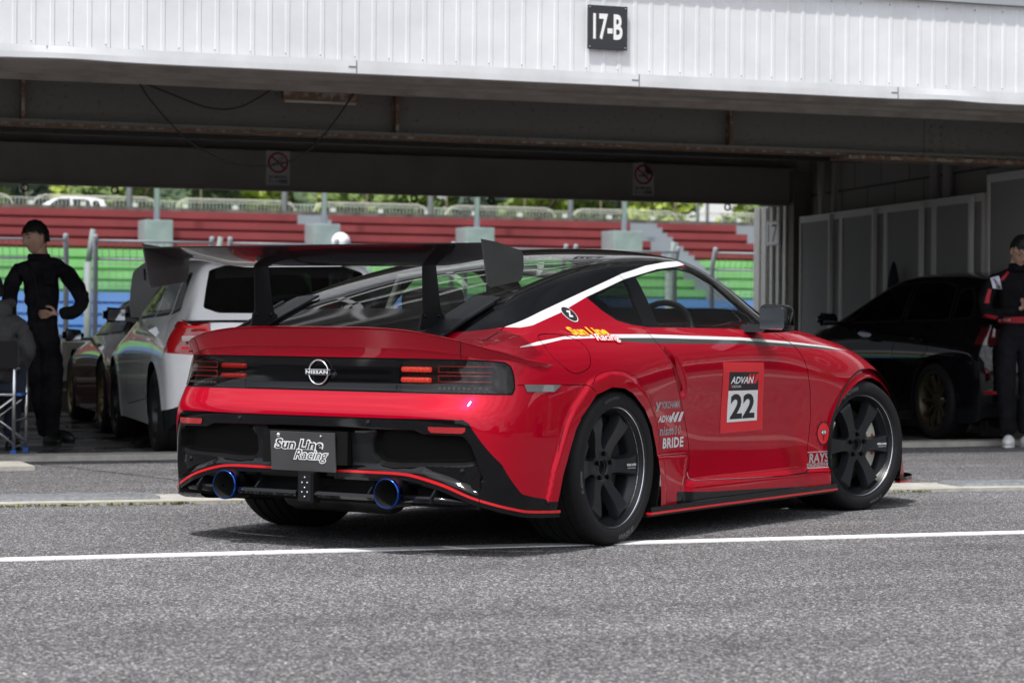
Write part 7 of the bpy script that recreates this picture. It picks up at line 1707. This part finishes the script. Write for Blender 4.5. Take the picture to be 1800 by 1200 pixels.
shoe(P2, -.065, -.045, R(-18), M_SHOEW, 'shoe', M_SHOEW); shoe(P2, .10, -.03, R(12), M_SHOEW, 'shoe', M_SHOEW)
mb = MB(); mb.box((-.035, -.004, -.075), (.035, .004, .075), .003, M=Matrix.Translation((.015, -.375, 1.145)) @ Matrix.Rotation(R(-30), 4, 'X')); ph = mb.build('phone', M_SATIN, None, label='dark phone held by the man in the racing suit', cat='phone'); ph.matrix_world = P2.matrix_world.copy() if False else Matrix.Translation(P2.location) @ Matrix.Rotation(YAW, 4, 'Z')
# --- seated man in a grey hooded top, back to the camera, at the left edge
P3 = empty('person', (2.66, 17.02, .014), YAW, 'seated man in a dark grey hooded top at the left edge of the picture', 'person')
tors = [((0, .0, .50), (.155, .12)), ((.03, -.02, .62), (.165, .125)), ((.055, -.01, .76), (.175, .13)), ((.04, .02, .90), (.180, .125)), ((-.01, .05, .99), (.150, .11)), ((-.05, .06, 1.04), (.09, .085))]
armr = [((.04, .02, .90), (.180, .125)), ((.15, .03, .89), .072), ((.20, .03, .72), .066), ((.13, .12, .60), .060), ((-.05, .22, .60), .05)]
arml = [((.04, .02, .90), (.180, .125)), ((-.16, .08, .90), .070), ((-.22, .14, .72), .062), ((-.16, .25, .60), .05)]
skin_mesh('hooded_top', [tors, armr, arml], M_HOOD, P3, 3, folds=.018)
skin_mesh('trousers', [[((0, 0, .50), (.15, .12)), ((.07, .05, .50), (.105, .09)), ((.03, .42, .51), .078), ((0, .45, .15), .062), ((0, .45, .09), .06)], [((0, 0, .50), (.15, .12)), ((-.10, .07, .50), (.10, .09)), ((-.16, .42, .51), .078), ((-.18, .46, .15), .062), ((-.18, .46, .09), .06)]], M_JEAN, P3)
skin_mesh('hand', hand_chains((-.06, .225, .60), (-.9, .3, -.1), (0, .2, 1), .35, (0, -.6, -.6), .95), M_SKIN, P3)
head(P3, (-.075, .06, 1.03), R(200), R(-8)); shoe(P3, 0, .50, R(180), M_SHOE); shoe(P3, -.18, .51, R(180), M_SHOE)
mb = MB(); mb.sphere((-.02, .0, 1.0), .10, 14, sc_=(1.2, .6, .75)); mb.build('hood', M_HOOD, P3)
# --- folding director chair under him
M_ALU = mat('aluminium', (.72, .73, .75), .22, .95); M_FEET = mat('foot_blue', (.03, .12, .42), .5); M_CANV = mat('canvas_black', (.012, .012, .013), .9, bump=(150, .5, .002))
CH = empty('director_chair', (2.66, 17.02, .014), YAW, 'folding chair with black canvas back, polished tube legs and blue feet', 'chair')
for x in (-.27, .15):
    for y in (-.20, .22):
        mb = MB(); mb.tube([(x, y, .012), (x, y, .60 if y > 0 else .80)], .014, 10); lg = mb.build('leg', M_ALU, CH)
        mb = MB(); mb.box((x-.02, y-.02, 0), (x+.02, y+.02, .035), .004); mb.build('foot', M_FEET, lg)
    mb = MB(); mb.tube([(x, -.20, .60), (x, .22, .60)], .016, 10); mb.build('armrest', M_ALU, CH)
    mb = MB(); mb.tube([(x, -.20, .24), (x, .22, .24)], .010, 8); mb.tube([(x, -.20, .06), (x, .22, .06)], .008, 8); mb.build('side_rail', M_ALU, CH)
for y in (-.205, .225):
    mb = MB(); mb.tube([(-.27, y, .08), (.15, y, .40)], .010, 8); mb.tube([(-.27, y-.012, .40), (.15, y-.012, .08)], .010, 8); mb.tube([(-.27, y, .42), (.15, y, .42)], .011, 8); mb.build('cross_brace', M_ALU, CH)
mb = MB(); mb.box((-.28, -.20, .412), (.16, .22, .424), .003); mb.build('seat', M_CANV, CH)
mb = MB(); mb.box((-.292, -.222, .60), (.172, -.206, .79), .004); mb.build('backrest', M_CANV, CH)
mb = MB(); mb.box((.155, -.19, .41), (.20, -.05, .43), .004); mb.build('side_clip', M_FEET, CH)
